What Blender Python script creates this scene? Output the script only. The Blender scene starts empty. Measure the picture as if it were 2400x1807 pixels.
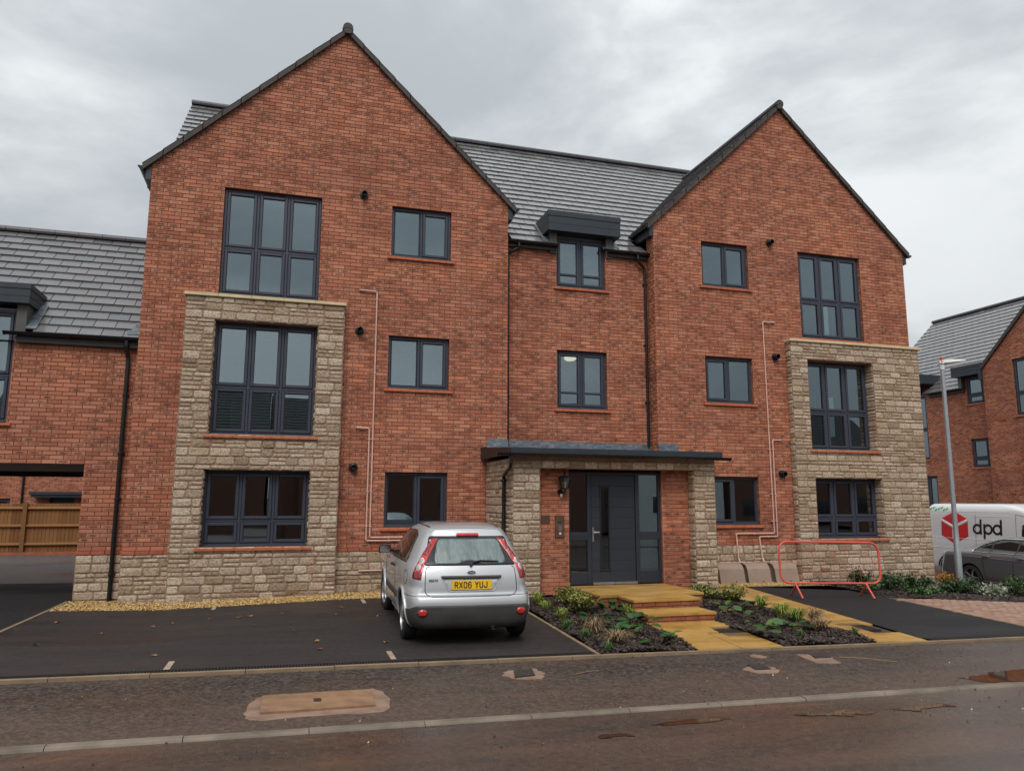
import bpy, bmesh, math, random
import numpy as np
from mathutils import Vector, Matrix
from mathutils.bvhtree import BVHTree
from mathutils.geometry import delaunay_2d_cdt

SC = bpy.context.scene
COL = SC.collection
RND = random.Random(7)
PI = math.pi

# ------------------------------------------------------------------ camera
CAM = Vector((0.0, -14.75, 1.75))
YAW, PITCH, ROLL = 0.2904, 0.1508, 0.003
cam_d = bpy.data.cameras.new('camera')
cam_d.sensor_fit = 'HORIZONTAL'
cam_d.sensor_width = 36.0
cam_d.lens = 36.0 * 1765.3 / 2400.0
cam_d.clip_start = 0.05
cam_d.clip_end = 3000
cam = bpy.data.objects.new('camera', cam_d)
COL.objects.link(cam)
_f = Vector((math.sin(YAW) * math.cos(PITCH), math.cos(YAW) * math.cos(PITCH), math.sin(PITCH)))
_r = Vector((math.cos(YAW), -math.sin(YAW), 0))
_u = _r.cross(_f)
_r2 = math.cos(ROLL) * _r + math.sin(ROLL) * _u
_u2 = -math.sin(ROLL) * _r + math.cos(ROLL) * _u
cam.matrix_world = Matrix(((_r2.x, _u2.x, -_f.x, CAM.x), (_r2.y, _u2.y, -_f.y, CAM.y), (_r2.z, _u2.z, -_f.z, CAM.z), (0, 0, 0, 1)))
SC.camera = cam

# ------------------------------------------------------------------ sky and sun
SUN_ELEV, SUN_AZ = math.radians(52), math.radians(200)      # azimuth clockwise from +Y
world = bpy.data.worlds.new('World')
SC.world = world
world.use_nodes = True
nt = world.node_tree
nt.nodes.clear()
def wn(t, **k):
    n = nt.nodes.new(t)
    for a, b in k.items():
        setattr(n, a, b)
    return n
def wl(a, ao, b, bi):
    nt.links.new(a.outputs[ao], b.inputs[bi])
sky = wn('ShaderNodeTexSky', sky_type='NISHITA', sun_disc=False, sun_elevation=SUN_ELEV, sun_rotation=SUN_AZ, dust_density=3.0)
bg1 = wn('ShaderNodeBackground')
bg1.inputs['Strength'].default_value = 0.10
wl(sky, 0, bg1, 0)
tc = wn('ShaderNodeTexCoord')
sx = wn('ShaderNodeSeparateXYZ')
wl(tc, 'Generated', sx, 0)
zz = wn('ShaderNodeMath', operation='MAXIMUM'); zz.inputs[1].default_value = 0.0
wl(sx, 2, zz, 0)
mp = wn('ShaderNodeMapping')
mp.inputs['Location'].default_value = (0.3, 3.9, 0.21)
mp.inputs['Scale'].default_value = (1, 1, 1.9)
wl(tc, 'Generated', mp, 0)
n1 = wn('ShaderNodeTexNoise'); n1.inputs['Scale'].default_value = 1.7; n1.inputs['Detail'].default_value = 8; n1.inputs['Roughness'].default_value = 0.56; n1.inputs['Distortion'].default_value = 0.25
wl(mp, 0, n1, 'Vector')
cr = wn('ShaderNodeValToRGB')
cr.color_ramp.interpolation = 'B_SPLINE'
e = cr.color_ramp.elements
e[0].position = 0.38; e[0].color = (0.46, 0.495, 0.52, 1)
e[1].position = 0.61; e[1].color = (0.95, 0.98, 0.99, 1)
m_ = e.new(0.50); m_.color = (0.60, 0.635, 0.66, 1)
wl(n1, 0, cr, 0)
# an overcast sky is brighter overhead than at the horizon
ov = wn('ShaderNodeMath', operation='MULTIPLY_ADD'); ov.inputs[1].default_value = 0.55; ov.inputs[2].default_value = 0.57
wl(zz, 0, ov, 0)
bg2 = wn('ShaderNodeBackground')
wl(cr, 0, bg2, 0); wl(ov, 0, bg2, 1)
mx = wn('ShaderNodeMixShader'); mx.inputs[0].default_value = 0.93
wl(bg1, 0, mx, 1); wl(bg2, 0, mx, 2)
wo = wn('ShaderNodeOutputWorld')
wl(mx, 0, wo, 0)

sun_d = bpy.data.lights.new('sun', 'SUN')
sun_d.energy = 1.5
sun_d.angle = math.radians(32)
sun_d.color = (1.0, 0.97, 0.93)
sun = bpy.data.objects.new('sun', sun_d)
COL.objects.link(sun)
_sd = Vector((math.sin(SUN_AZ) * math.cos(SUN_ELEV), math.cos(SUN_AZ) * math.cos(SUN_ELEV), math.sin(SUN_ELEV)))
sun.rotation_euler = _sd.to_track_quat('Z', 'Y').to_euler()
SC.view_settings.view_transform = 'Standard'
SC.view_settings.look = 'None'
SC.view_settings.exposure = 0.38
SC.view_settings.gamma = 1.0
SC.cycles.use_denoising = True
SC.cycles.max_bounces = 6
SC.cycles.transparent_max_bounces = 12

# ------------------------------------------------------------------ terrain height
HX = [-30, -3.3, -1.84, .94, 2, 5, 9, 11, 12.2, 13.5, 14.8, 16, 17.5, 20, 30, 200]
HZ = [-.05, -.05, -.07, .045, .07, .10, .14, .15, .10, 0, -.07, -.2, -.33, -.38, -.38, -.38]
def H(x, y):
    b = min(max((y + 6.2) / 5.2, 0), 1)
    return -0.0155 * min(max(x, -30), 30) + float(np.interp(x, HX, HZ)) * b
def depth(p):
    return (Vector(p) - CAM).dot(_f)
def inframe(p, mrg=0.0):
    v = Vector(p) - CAM
    d = v.dot(_f)
    if d < 0.3:
        return False
    x = v.dot(_r2) / d * 1765.3 / 1200; y = v.dot(_u2) / d * 1765.3 / 903.5
    return abs(x) < 1 + mrg and abs(y) < 1 + mrg

# ------------------------------------------------------------------ mesh builder
class MB:
    def __init__(s):
        s.v = []; s.f = []; s.m = []; s.r = []; s.uv = []
    def quad(s, a, b, c, d, m=0, r=0.5, uv=None):
        i = len(s.v); s.v += [tuple(a), tuple(b), tuple(c), tuple(d)]
        s.f.append((i, i + 1, i + 2, i + 3)); s.m.append(m); s.r.append(r)
        s.uv.append(uv or ((0, 0), (1, 0), (1, 1), (0, 1)))
    def tri(s, a, b, c, m=0, r=0.5):
        i = len(s.v); s.v += [tuple(a), tuple(b), tuple(c)]
        s.f.append((i, i + 1, i + 2)); s.m.append(m); s.r.append(r); s.uv.append(((0, 0), (1, 0), (1, 1)))
    def poly(s, pts, m=0, r=0.5):
        i = len(s.v); s.v += [tuple(p) for p in pts]
        s.f.append(tuple(range(i, i + len(pts)))); s.m.append(m); s.r.append(r); s.uv.append(tuple((p[0], p[1]) for p in pts))
    def hexa(s, p, m=0, r=0.5):
        # p: 8 points, 0-3 bottom loop (ccw seen from above), 4-7 top loop
        i = len(s.v); s.v += [tuple(q) for q in p]
        for f in ((3, 2, 1, 0), (4, 5, 6, 7), (0, 1, 5, 4), (1, 2, 6, 5), (2, 3, 7, 6), (3, 0, 4, 7)):
            s.f.append(tuple(i + k for k in f)); s.m.append(m); s.r.append(r); s.uv.append(((0, 0), (1, 0), (1, 1), (0, 1)))
    def box(s, x0, x1, y0, y1, z0, z1, m=0, r=0.5):
        s.hexa([(x0, y0, z0), (x1, y0, z0), (x1, y1, z0), (x0, y1, z0), (x0, y0, z1), (x1, y0, z1), (x1, y1, z1), (x0, y1, z1)], m, r)
    def bbox(s, P, u0, u1, n0, n1, z0, z1, bev=0.0, m=0, r=0.5):
        # a box in plane coordinates (n = outward); the front edge chamfered by bev
        if bev <= 0:
            q = [P(u0, n1, z0), P(u1, n1, z0), P(u1, n0, z0), P(u0, n0, z0), P(u0, n1, z1), P(u1, n1, z1), P(u1, n0, z1), P(u0, n0, z1)]
            s.hexa(q, m, r); return
        b = bev
        L0 = [P(u0, n0, z0), P(u1, n0, z0), P(u1, n0, z1), P(u0, n0, z1)]
        L1 = [P(u0, n1 - b, z0), P(u1, n1 - b, z0), P(u1, n1 - b, z1), P(u0, n1 - b, z1)]
        L2 = [P(u0 + b, n1, z0 + b), P(u1 - b, n1, z0 + b), P(u1 - b, n1, z1 - b), P(u0 + b, n1, z1 - b)]
        i = len(s.v); s.v += [tuple(q) for q in L0 + L1 + L2]
        fs = [(8, 9, 10, 11), (3, 2, 1, 0)]
        for a in range(4):
            c = (a + 1) % 4
            fs += [(a, c, 4 + c, 4 + a), (4 + a, 4 + c, 8 + c, 8 + a)]
        for f in fs:
            s.f.append(tuple(i + k for k in f)); s.m.append(m); s.r.append(r); s.uv.append(((0, 0), (1, 0), (1, 1), (0, 1)))
    def tube(s, path, rad, n=8, m=0, closed=False, cap=True):
        path = [Vector(p) for p in path]; N = len(path); base = len(s.v)
        rads = rad if isinstance(rad, (list, tuple)) else [rad] * N
        up = None
        for i, p in enumerate(path):
            if closed:
                t = (path[(i + 1) % N] - path[i - 1]).normalized()
            else:
                t = (path[min(i + 1, N - 1)] - path[max(i - 1, 0)]).normalized()
            if up is None:
                up = Vector((0, 0, 1)) if abs(t.z) < .9 else Vector((1, 0, 0))
            a = t.cross(up)
            if a.length < 1e-4:
                a = t.cross(Vector((0.3, 1, 0.2)))
            a.normalize(); b = a.cross(t).normalized(); up = b
            for k in range(n):
                an = 2 * PI * k / n
                s.v.append(tuple(p + (a * math.cos(an) + b * math.sin(an)) * rads[i]))
        for i in range(N if closed else N - 1):
            j = (i + 1) % N
            for k in range(n):
                l = (k + 1) % n
                s.f.append((base + i * n + k, base + i * n + l, base + j * n + l, base + j * n + k)); s.m.append(m); s.r.append(.5); s.uv.append(((0, 0), (1, 0), (1, 1), (0, 1)))
        if cap and not closed:
            for i, rv in ((0, False), (N - 1, True)):
                ix = [base + i * n + k for k in range(n)]
                s.f.append(tuple(ix if rv else ix[::-1])); s.m.append(m); s.r.append(.5); s.uv.append(tuple((0, 0) for _ in ix))
    def lathe(s, c, prof, axis='z', n=20, m=0, a0=0, a1=2 * PI):
        # prof: list of (radius, height along axis)
        c = Vector(c); full = abs(a1 - a0 - 2 * PI) < 1e-6; base = len(s.v); M = n if full else n + 1
        for (r, h) in prof:
            for k in range(M):
                a = a0 + (a1 - a0) * k / n
                ca, sa = r * math.cos(a), r * math.sin(a)
                q = {'z': (ca, sa, h), 'y': (ca, h, sa), 'x': (h, ca, sa)}[axis]
                s.v.append(tuple(c + Vector(q)))
        for i in range(len(prof) - 1):
            for k in range(n):
                l = (k + 1) % M
                f = (base + i * M + k, base + i * M + l, base + (i + 1) * M + l, base + (i + 1) * M + k)
                s.f.append(f if axis != 'y' else f[::-1]); s.m.append(m); s.r.append(.5); s.uv.append(((0, 0), (1, 0), (1, 1), (0, 1)))
    def prism(s, pts, d, m=0, r=.5):
        # pts: planar polygon, d: extrusion vector
        d = Vector(d); pts = [Vector(p) for p in pts]; n = len(pts); i = len(s.v)
        s.v += [tuple(p) for p in pts] + [tuple(p + d) for p in pts]
        fs = [tuple(range(i + n - 1, i - 1, -1)), tuple(range(i + n, i + 2 * n))] + [(i + k, i + (k + 1) % n, i + n + (k + 1) % n, i + n + k) for k in range(n)]
        for f in fs:
            s.f.append(f); s.m.append(m); s.r.append(r); s.uv.append(tuple((0, 0) for _ in f))
    def mesh(s, name, mats, smooth=False, recalc=False):
        me = bpy.data.meshes.new(name)
        me.from_pydata(s.v, [], s.f)
        for mt in mats:
            me.materials.append(MAT[mt] if isinstance(mt, str) else mt)
        nf = len(s.f)
        if nf:
            me.polygons.foreach_set('material_index', np.array(s.m, dtype=np.int32))
            a = me.attributes.new('rnd', 'FLOAT', 'FACE'); a.data.foreach_set('value', np.array(s.r, dtype=np.float32))
            ul = me.uv_layers.new(name='UVMap')
            ul.data.foreach_set('uv', np.array([c for t in s.uv for c in t], dtype=np.float32).ravel())
            if smooth:
                me.polygons.foreach_set('use_smooth', np.ones(nf, dtype=bool))
        if recalc:
            bm = bmesh.new(); bm.from_mesh(me)
            bmesh.ops.remove_doubles(bm, verts=bm.verts, dist=1e-5)
            bmesh.ops.recalc_face_normals(bm, faces=bm.faces); bm.to_mesh(me); bm.free()
        me.update()
        return me
    def build(s, name, mats, parent=None, smooth=False, recalc=False, **tags):
        if isinstance(mats, str):
            mats = [mats]
        o = bpy.data.objects.new(name, s.mesh(name, mats, smooth, recalc))
        return attach(o, parent, **tags)

WLOC = {}
def attach(o, parent=None, label=None, category=None, group=None, kind=None):
    COL.objects.link(o)
    if parent is not None:
        o.parent = parent
        l = WLOC.get(parent.name)
        if l is not None:
            o.matrix_parent_inverse = Matrix.Translation(-l)
    return tag(o, label, category, group, kind)
def tag(o, label=None, category=None, group=None, kind=None):
    if label: o['label'] = label
    if category: o['category'] = category
    if group: o['group'] = group
    if kind: o['kind'] = kind
    return o
def thing(name, label, category, loc=(0, 0, 0), group=None):
    o = bpy.data.objects.new(name, None)
    o.location = loc; o.empty_display_size = .3
    WLOC_key = attach(o, None, label, category, group)
    WLOC[o.name] = Vector(loc)
    return o
def sub(name, parent):
    # an empty that is a part holding sub-parts (world-identity)
    o = bpy.data.objects.new(name, None)
    return attach(o, parent)
class PL:
    # a vertical plane: origin O, U along, N outward
    def __init__(s, O, U, N):
        s.O = Vector(O); s.U = Vector(U); s.N = Vector(N)
    def __call__(s, u, n, z):
        return s.O + s.U * u + s.N * n + Vector((0, 0, z))

class PLS(PL):
    # the same plane drawn in a slightly smaller measure about eye height
    def __init__(s, O, U, N, k):
        super().__init__(O, U, N); s.k = k
    def __call__(s, u, n, z):
        return s.O + s.U * (u * s.k) + s.N * n + Vector((0, 0, 1.75 + (z - 1.75) * s.k))

# ------------------------------------------------------------------ materials
MAT = {}
class NT:
    def __init__(s, name):
        m = bpy.data.materials.new(name); m.use_nodes = True
        s.m = m; s.t = m.node_tree; s.t.nodes.clear(); MAT[name] = m
        s.out = s.n('ShaderNodeOutputMaterial'); s.b = s.n('ShaderNodeBsdfPrincipled'); s.l(s.b, 0, s.out, 0)
    def n(s, t, **k):
        q = s.t.nodes.new(t)
        for a, b in k.items(): setattr(q, a, b)
        return q
    def l(s, a, ao, b, bi):
        s.t.links.new(a.outputs[ao] if not hasattr(a, 'is_output') else a, b.inputs[bi])
    def math(s, op, a, b=None, c=None, clamp=False):
        q = s.n('ShaderNodeMath', operation=op); q.use_clamp = clamp
        for i, x in enumerate((a, b, c)):
            if x is None: continue
            if isinstance(x, (int, float)): q.inputs[i].default_value = x
            else: s.t.links.new(x, q.inputs[i])
        return q.outputs[0]
    def noise(s, vec, scale, detail=4, rough=.55, dist=0.0, out=0):
        q = s.n('ShaderNodeTexNoise'); q.inputs['Scale'].default_value = scale; q.inputs['Detail'].default_value = detail; q.inputs['Roughness'].default_value = rough; q.inputs['Distortion'].default_value = dist
        if vec is not None: s.t.links.new(vec, q.inputs['Vector'])
        return q.outputs[out]
    def ramp(s, fac, stops, interp='LINEAR'):
        q = s.n('ShaderNodeValToRGB'); q.color_ramp.interpolation = interp; e = q.color_ramp.elements
        while len(e) < len(stops): e.new(0.5)
        for k, (p, c) in enumerate(stops):
            e[k].position = p; e[k].color = (*c, 1) if len(c) == 3 else c
        s.t.links.new(fac, q.inputs[0]); return q.outputs[0]
    def mix(s, fac, a, b, mode='MIX'):
        q = s.n('ShaderNodeMix', data_type='RGBA', blend_type=mode)
        for i, x in ((0, fac), (6, a), (7, b)):
            if isinstance(x, (int, float)): q.inputs[i].default_value = x
            elif isinstance(x, tuple): q.inputs[i].default_value = (*x, 1)
            else: s.t.links.new(x, q.inputs[i])
        return q.outputs[2]
    def sep(s, v):
        q = s.n('ShaderNodeSeparateXYZ'); s.t.links.new(v, q.inputs[0]); return q.outputs
    def pos(s):
        return s.n('ShaderNodeNewGeometry').outputs['Position']
    def map(s, vec, scale=(1, 1, 1), loc=(0, 0, 0)):
        q = s.n('ShaderNodeMapping'); q.inputs['Scale'].default_value = scale; q.inputs['Location'].default_value = loc
        s.t.links.new(vec, q.inputs[0]); return q.outputs[0]
    def attr(s, name):
        return s.n('ShaderNodeAttribute', attribute_name=name).outputs['Fac']
    def uv(s):
        return s.n('ShaderNodeUVMap', uv_map='UVMap').outputs[0]
    def col(s, c):
        if isinstance(c, tuple): s.b.inputs['Base Color'].default_value = (*c, 1)
        else: s.t.links.new(c, s.b.inputs['Base Color'])
    def rough(s, r):
        if isinstance(r, (int, float)): s.b.inputs['Roughness'].default_value = r
        else: s.t.links.new(r, s.b.inputs['Roughness'])
    def bump(s, h, strength=.5, dist=.01):
        q = s.n('ShaderNodeBump'); q.inputs['Strength'].default_value = strength; q.inputs['Distance'].default_value = dist
        s.t.links.new(h, q.inputs['Height']); s.t.links.new(q.outputs[0], s.b.inputs['Normal'])
    def set(s, **k):
        for a, b in k.items(): s.b.inputs[a.replace('_', ' ')].default_value = b

def simple(name, col, rough=.5, metal=0.0, var=0.12, vscale=6.0, bump=0.0, bscale=60.0, spec=0.5, coat=0.0):
    q = NT(name); p = q.pos()
    n = q.noise(p, vscale, 4)
    dark = tuple(max(0, c * (1 - var)) for c in col); lite = tuple(min(1, c * (1 + var)) for c in col)
    q.col(q.ramp(n, [(.3, dark), (.7, lite)]))
    q.rough(q.math('MULTIPLY_ADD', n, .16, rough - .08))
    q.set(Metallic=metal); q.b.inputs['Specular IOR Level'].default_value = spec
    if coat: q.set(Coat_Weight=coat); q.b.inputs['Coat Roughness'].default_value = .04
    if bump: q.bump(q.noise(p, bscale, 3), bump, .004)
    return q

# brick: face-local uv + random per brick
q = NT('brick')
r0 = q.attr('rnd'); uv = q.uv(); P_ = q.pos()
r1 = q.math('FRACT', q.math('MULTIPLY', r0, 7.13)); r2 = q.math('FRACT', q.math('MULTIPLY', r0, 23.7))
base = q.ramp(r0, [(0, (.345, .124, .070)), (.3, (.43, .162, .094)), (.7, (.485, .198, .119)), (.94, (.525, .236, .148)), (1, (.55, .20, .100))])
su = q.sep(uv)
wob = q.noise(P_, 26, 3, .7)
eu = q.math('POWER', q.math('MULTIPLY', q.math('ABSOLUTE', q.math('SUBTRACT', su[0], .5)), 2.1), 2.0)
ev = q.math('POWER', q.math('MULTIPLY', q.math('ABSOLUTE', q.math('SUBTRACT', su[1], .5)), 2.2), 2.0)
d = q.math('ADD', q.math('ADD', eu, ev), q.math('MULTIPLY_ADD', wob, 2.0, -1.0))
area = q.noise(P_, .55, 3)
amt = q.math('ADD', r1, q.math('MULTIPLY_ADD', area, 1.1, -.60))
sel = q.math('SMOOTH_MIN', q.math('MULTIPLY', q.math('SUBTRACT', amt, .30), 2.3, clamp=True), .95, .1)
msk = q.math('MULTIPLY', q.math('MULTIPLY', q.math('SUBTRACT', .95, d), 1.1, clamp=True), sel, clamp=True)
c1 = q.mix(msk, base, (.082, .052, .040))
fine = q.noise(P_, 140, 3, .7)
c2 = q.mix(q.math('MULTIPLY', fine, .5), c1, q.mix(1.0, c1, (.62, .56, .54), 'MULTIPLY'))
pale = q.math('MULTIPLY', q.math('SUBTRACT', q.noise(P_, 2.3, 5, .65), .55), 2.4, clamp=True)
c3 = q.mix(q.math('MULTIPLY', pale, .34), c2, (.52, .36, .27))
st_ = q.noise(q.map(P_, (1.6, 1.6, .30), (3, 1, 0)), 1.0, 5, .6); bt_ = q.noise(q.map(P_, (.30, .30, 1.3), (1, 8, 2)), 1.0, 3, .5)
c3 = q.mix(1.0, c3, q.ramp(st_, [(.32, (.86, .84, .84)), (.55, (1.04, 1.04, 1.04))]), 'MULTIPLY')
c3 = q.mix(1.0, c3, q.ramp(bt_, [(.36, (.93, .93, .95)), (.62, (1.15, 1.13, 1.10))]), 'MULTIPLY')
q.col(c3); q.rough(.82); q.b.inputs['Specular IOR Level'].default_value = .3
q.bump(q.noise(P_, 90, 4, .7), .5, .006)

q = simple('mortar', (.165, .055, .036), .9, var=.2, vscale=12, bump=.4)
q = simple('red_tile', (.47, .125, .05), .6, var=.18, vscale=9, bump=.3)
q = simple('course_brick', (.38, .10, .052), .75, var=.28, vscale=5, bump=.3)
# rough reconstituted stone
q = NT('stone')
P_ = q.pos(); r0 = q.attr('rnd')
base = q.ramp(r0, [(0, (.36, .268, .185)), (.3, (.48, .378, .277)), (.7, (.57, .462, .352)), (1, (.66, .555, .435))])
pit = q.noise(P_, 27, 6, .8)
pitc = q.ramp(pit, [(.38, (.27, .24, .21)), (.50, (.84, .82, .79)), (.60, (1.08, 1.07, 1.04))])
c1 = q.mix(.85, base, pitc, 'MULTIPLY')
big = q.noise(P_, 1.1, 4, .6)
c2 = q.mix(q.math('MULTIPLY', q.math('SUBTRACT', big, .48), 2.2, clamp=True), c1, q.mix(1.0, c1, (.80, .72, .60), 'MULTIPLY'))
rust = q.math('MULTIPLY', q.math('SUBTRACT', q.noise(q.map(P_, (1.3, 1.3, .7), (4, 2, 9)), 1.3, 5, .65), .56), 4.0, clamp=True)
c3 = q.mix(q.math('MULTIPLY', rust, .55), c2, q.mix(1.0, c2, (.95, .50, .26), 'MULTIPLY'))
q.col(c3); q.rough(.9); q.b.inputs['Specular IOR Level'].default_value = .2
q.bump(pit, .9, .014)
q = simple('stone_mortar', (.30, .185, .13), .95, var=.25, vscale=7, bump=.5, bscale=80)
q = simple('cap_stone', (.62, .50, .30), .8, var=.12, vscale=5, bump=.3)
# wet concrete roof tiles
q = NT('roof_tile')
P_ = q.pos(); r0 = q.attr('rnd')
q.col(q.mix(q.math('MULTIPLY', q.noise(P_, 3.0, 4), .5), q.ramp(r0, [(0, (.095, .093, .096)), (1, (.175, .168, .170))]), (.05, .046, .045)))
q.rough(q.math('ADD', q.math('MULTIPLY', r0, .16), q.math('MULTIPLY_ADD', q.noise(P_, 2.2, 4), .3, .14))); q.set(Coat_Weight=.7); q.b.inputs['Coat Roughness'].default_value = .16
q.b.inputs['Specular IOR Level'].default_value = .75
q.bump(q.noise(P_, 7, 3), .12, .02)
q = simple('ridge_tile', (.055, .05, .055), .45, var=.2)
q = simple('verge', (.060, .052, .047), .75, var=.25)
q = simple('underlay', (.012, .012, .012), .9)
q = simple('frame_grey', (.043, .048, .068), .38, var=.06, vscale=2)
q = simple('door_grey', (.026, .032, .044), .4, var=.06, vscale=2)
q = simple('gasket', (.012, .012, .014), .6)
q = simple('fascia_grey', (.028, .036, .046), .42, var=.08)
q = simple('fascia_dark', (.020, .017, .016), .5, var=.1)
q = simple('gutter_black', (.010, .010, .011), .28, var=.1)
q = simple('plaster', (.42, .40, .37), .9, var=.04)
q = simple('ceiling_white', (.6, .6, .58), .9, var=.03)
q = simple('white_board', (.72, .72, .70), .5, var=.03)
q = simple('carpet', (.12, .11, .10), .95)
# lead flashing
q = NT('lead')
P_ = q.pos()
st = q.noise(q.map(P_, (2.0, 1, 6)), 3.0, 5, .6, 1.2)
q.col(q.ramp(st, [(.3, (.07, .085, .105)), (.55, (.15, .175, .20)), (.75, (.30, .31, .32))])); q.rough(.45); q.set(Metallic=.35)
q.bump(q.noise(P_, 9, 3), .4, .02)
# glass: clear double glazing
q = NT('glass')
q.t.nodes.remove(q.b)
ge = q.n('ShaderNodeNewGeometry'); vd = q.n('ShaderNodeVectorMath', operation='DOT_PRODUCT'); q.l(ge, 'Normal', vd, 0); q.l(ge, 'Incoming', vd, 1)
sch = q.math('POWER', q.math('SUBTRACT', 1.0, q.math('ABSOLUTE', vd.outputs['Value']), clamp=True), 5.0)
fr = q.math('MULTIPLY_ADD', sch, .79, .21)
tr = q.n('ShaderNodeBsdfTransparent'); tr.inputs[0].default_value = (.62, .68, .68, 1)
gl = q.n('ShaderNodeBsdfAnisotropic'); gl.inputs['Roughness'].default_value = 0.0; gl.inputs[0].default_value = (.80, .93, 1.0, 1)
bp = q.n('ShaderNodeBump'); bp.inputs['Strength'].default_value = .03; bp.inputs['Distance'].default_value = .02
q.t.links.new(q.noise(q.pos(), .9, 2), bp.inputs['Height']); q.l(bp, 0, gl, 'Normal')
ms = q.n('ShaderNodeMixShader'); q.t.links.new(fr, ms.inputs[0]); q.l(tr, 0, ms, 1); q.l(gl, 0, ms, 2); q.l(ms, 0, q.out, 0)
q = simple('cheek_grey', (.085, .080, .076), .5, var=.15)
q = NT('far_brick')
P_ = q.pos(); fb = q.n('ShaderNodeTexBrick'); fb.inputs['Scale'].default_value = 1.0; fb.inputs['Brick Width'].default_value = .225; fb.inputs['Row Height'].default_value = .075; fb.inputs['Mortar Size'].default_value = .01
for k_, c_ in (('Color1', (.24, .095, .06)), ('Color2', (.15, .07, .05)), ('Mortar', (.12, .06, .045))): fb.inputs[k_].default_value = (*c_, 1)
sx_ = q.sep(P_); cb = q.n('ShaderNodeCombineXYZ'); q.t.links.new(q.math('ADD', sx_[0], sx_[1]), cb.inputs[0]); q.t.links.new(sx_[2], cb.inputs[1]); q.t.links.new(cb.outputs[0], fb.inputs['Vector']); q.t.links.new(fb.outputs[0], q.b.inputs['Base Color']); q.rough(.9)
q = simple('copper_pink', (.68, .42, .34), .45, var=.08)
q = simple('meter_brown', (.30, .215, .16), .55, var=.08, bump=.1)
q = simple('terracotta', (.34, .19, .10), .8)
q = simple('steel', (.62, .62, .62), .3, metal=.9)
q = simple('galvanised', (.42, .45, .47), .42, metal=.6, var=.12, vscale=20)
q = simple('bronze_panel', (.13, .075, .055), .4, metal=.3)
q = simple('white_plastic', (.7, .7, .68), .45, var=.04)
q = simple('bulb', (.75, .75, .72), .3, var=.02)
q = simple('barrier_red', (.64, .095, .068), .42, var=.1)
q = simple('red_cap', (.5, .04, .03), .4)
# fence timber
q = NT('fence_wood')
P_ = q.pos(); r0 = q.attr('rnd')
g_ = q.noise(q.map(P_, (14, 14, 1.6)), 1.6, 5, .65, .6)
c_ = q.mix(r0, (.25, .105, .03), (.40, .19, .062))
q.col(q.mix(q.math('MULTIPLY', g_, .9), c_, (.10, .042, .014))); q.rough(.8)
# ------------- ground
def tarmac(name, dark, lite, stain, amount, rlo, rhi, grit=1.0, gscale=70, wetscale=.5, spec=.5, patch=None, spk=1.9, wet=None, chips=None, mud=None):
    q = NT(name); P_ = q.pos()
    g = q.math('ADD', q.math('MULTIPLY', q.noise(P_, gscale, 3, .75), .55), q.math('MULTIPLY', q.noise(q.map(P_, (1, 1, 1), (9, 1, 0)), gscale * .27, 3, .7), .45))
    if chips:
        vo = q.n('ShaderNodeTexVoronoi'); vo.inputs['Scale'].default_value = chips; q.t.links.new(P_, vo.inputs['Vector'])
        vs_ = q.sep(vo.outputs['Color']); g = q.math('ADD', q.math('MULTIPLY', g, .55), q.math('MULTIPLY_ADD', vs_[0], .34, .055))
    c = q.ramp(g, [(.38, dark), (.52, lite), (.66, tuple(min(1, x * spk) for x in lite))])
    s = q.noise(q.map(P_, (.38, 1.9, 1)), 1.0, 6, .62, .4)
    fac = q.math('MULTIPLY', q.math('SUBTRACT', s, .5 - .18 * amount), 2.4, clamp=True)
    c = q.mix(q.math('MULTIPLY', fac, min(1, .75 * amount)), c, q.mix(q.math('MULTIPLY', g, 1.0), stain, tuple(x * 1.7 for x in stain)))
    if mud:
        sy_ = q.sep(P_)[1]; my = q.math('ADD', q.math('MULTIPLY', q.math('SUBTRACT', mud[0], sy_), mud[1], clamp=True), q.math('MULTIPLY_ADD', q.noise(q.map(P_, (.35, 1.1, 1)), 1.1, 6, .65), 2.2, -1.25), clamp=True)
        c = q.mix(q.math('MULTIPLY', my, .62), c, q.mix(g, tuple(x * .55 for x in mud[2]), tuple(x * 1.5 for x in mud[2])))
    if patch:
        pm = q.math('MULTIPLY', q.math('SUBTRACT', q.noise(q.map(P_, (.5, 1.3, 1), (7, 3, 0)), 1.7, 5, .7), patch[1]), 6, clamp=True)
        c = q.mix(q.math('MULTIPLY', pm, patch[2]), c, patch[0])
    q.col(c)
    w = q.noise(q.map(P_, (.6, 1.2, 1), (2, 5, 0)), wetscale, 5, .6)
    rv = q.math('ADD', q.ramp(w, [(.35, (rlo,) * 3), (.65, (rhi,) * 3)]), q.math('MULTIPLY_ADD', g, .3, -.15))
    if wet:
        # standing film of water towards the low end of the street
        sx_ = q.sep(P_); k_ = q.math('ADD', q.math('MULTIPLY', q.math('SUBTRACT', sx_[0], wet[0]), wet[1], clamp=True), q.math('MULTIPLY_ADD', w, 1.6, -.9), clamp=True)
        rv = q.math('MULTIPLY', rv, q.math('MULTIPLY_ADD', k_, -.72, 1.0))
        q.t.links.new(q.math('MULTIPLY', k_, .8), q.b.inputs['Coat Weight']); q.b.inputs['Coat Roughness'].default_value = .30
    q.rough(rv)
    q.b.inputs['Specular IOR Level'].default_value = spec
    q.bump(g, .8 * grit, .012)
    return q
tarmac('road_tarmac', (.020, .0155, .0135), (.052, .038, .031), (.092, .052, .034), 1.0, .16, .52, .5, 60, .35, .5, ((.22, .085, .042), .60, .7), wet=(3.0, .16))
tarmac('footway_tarmac', (.011, .0095, .009), (.045, .034, .028), (.072, .046, .032), .85, .36, .78, 1.4, 36, .5, .45, ((.17, .090, .058), .63, .6), wet=(7.0, .25), chips=34, mud=(-6.75, 1.1, (.105, .068, .048)))
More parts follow.
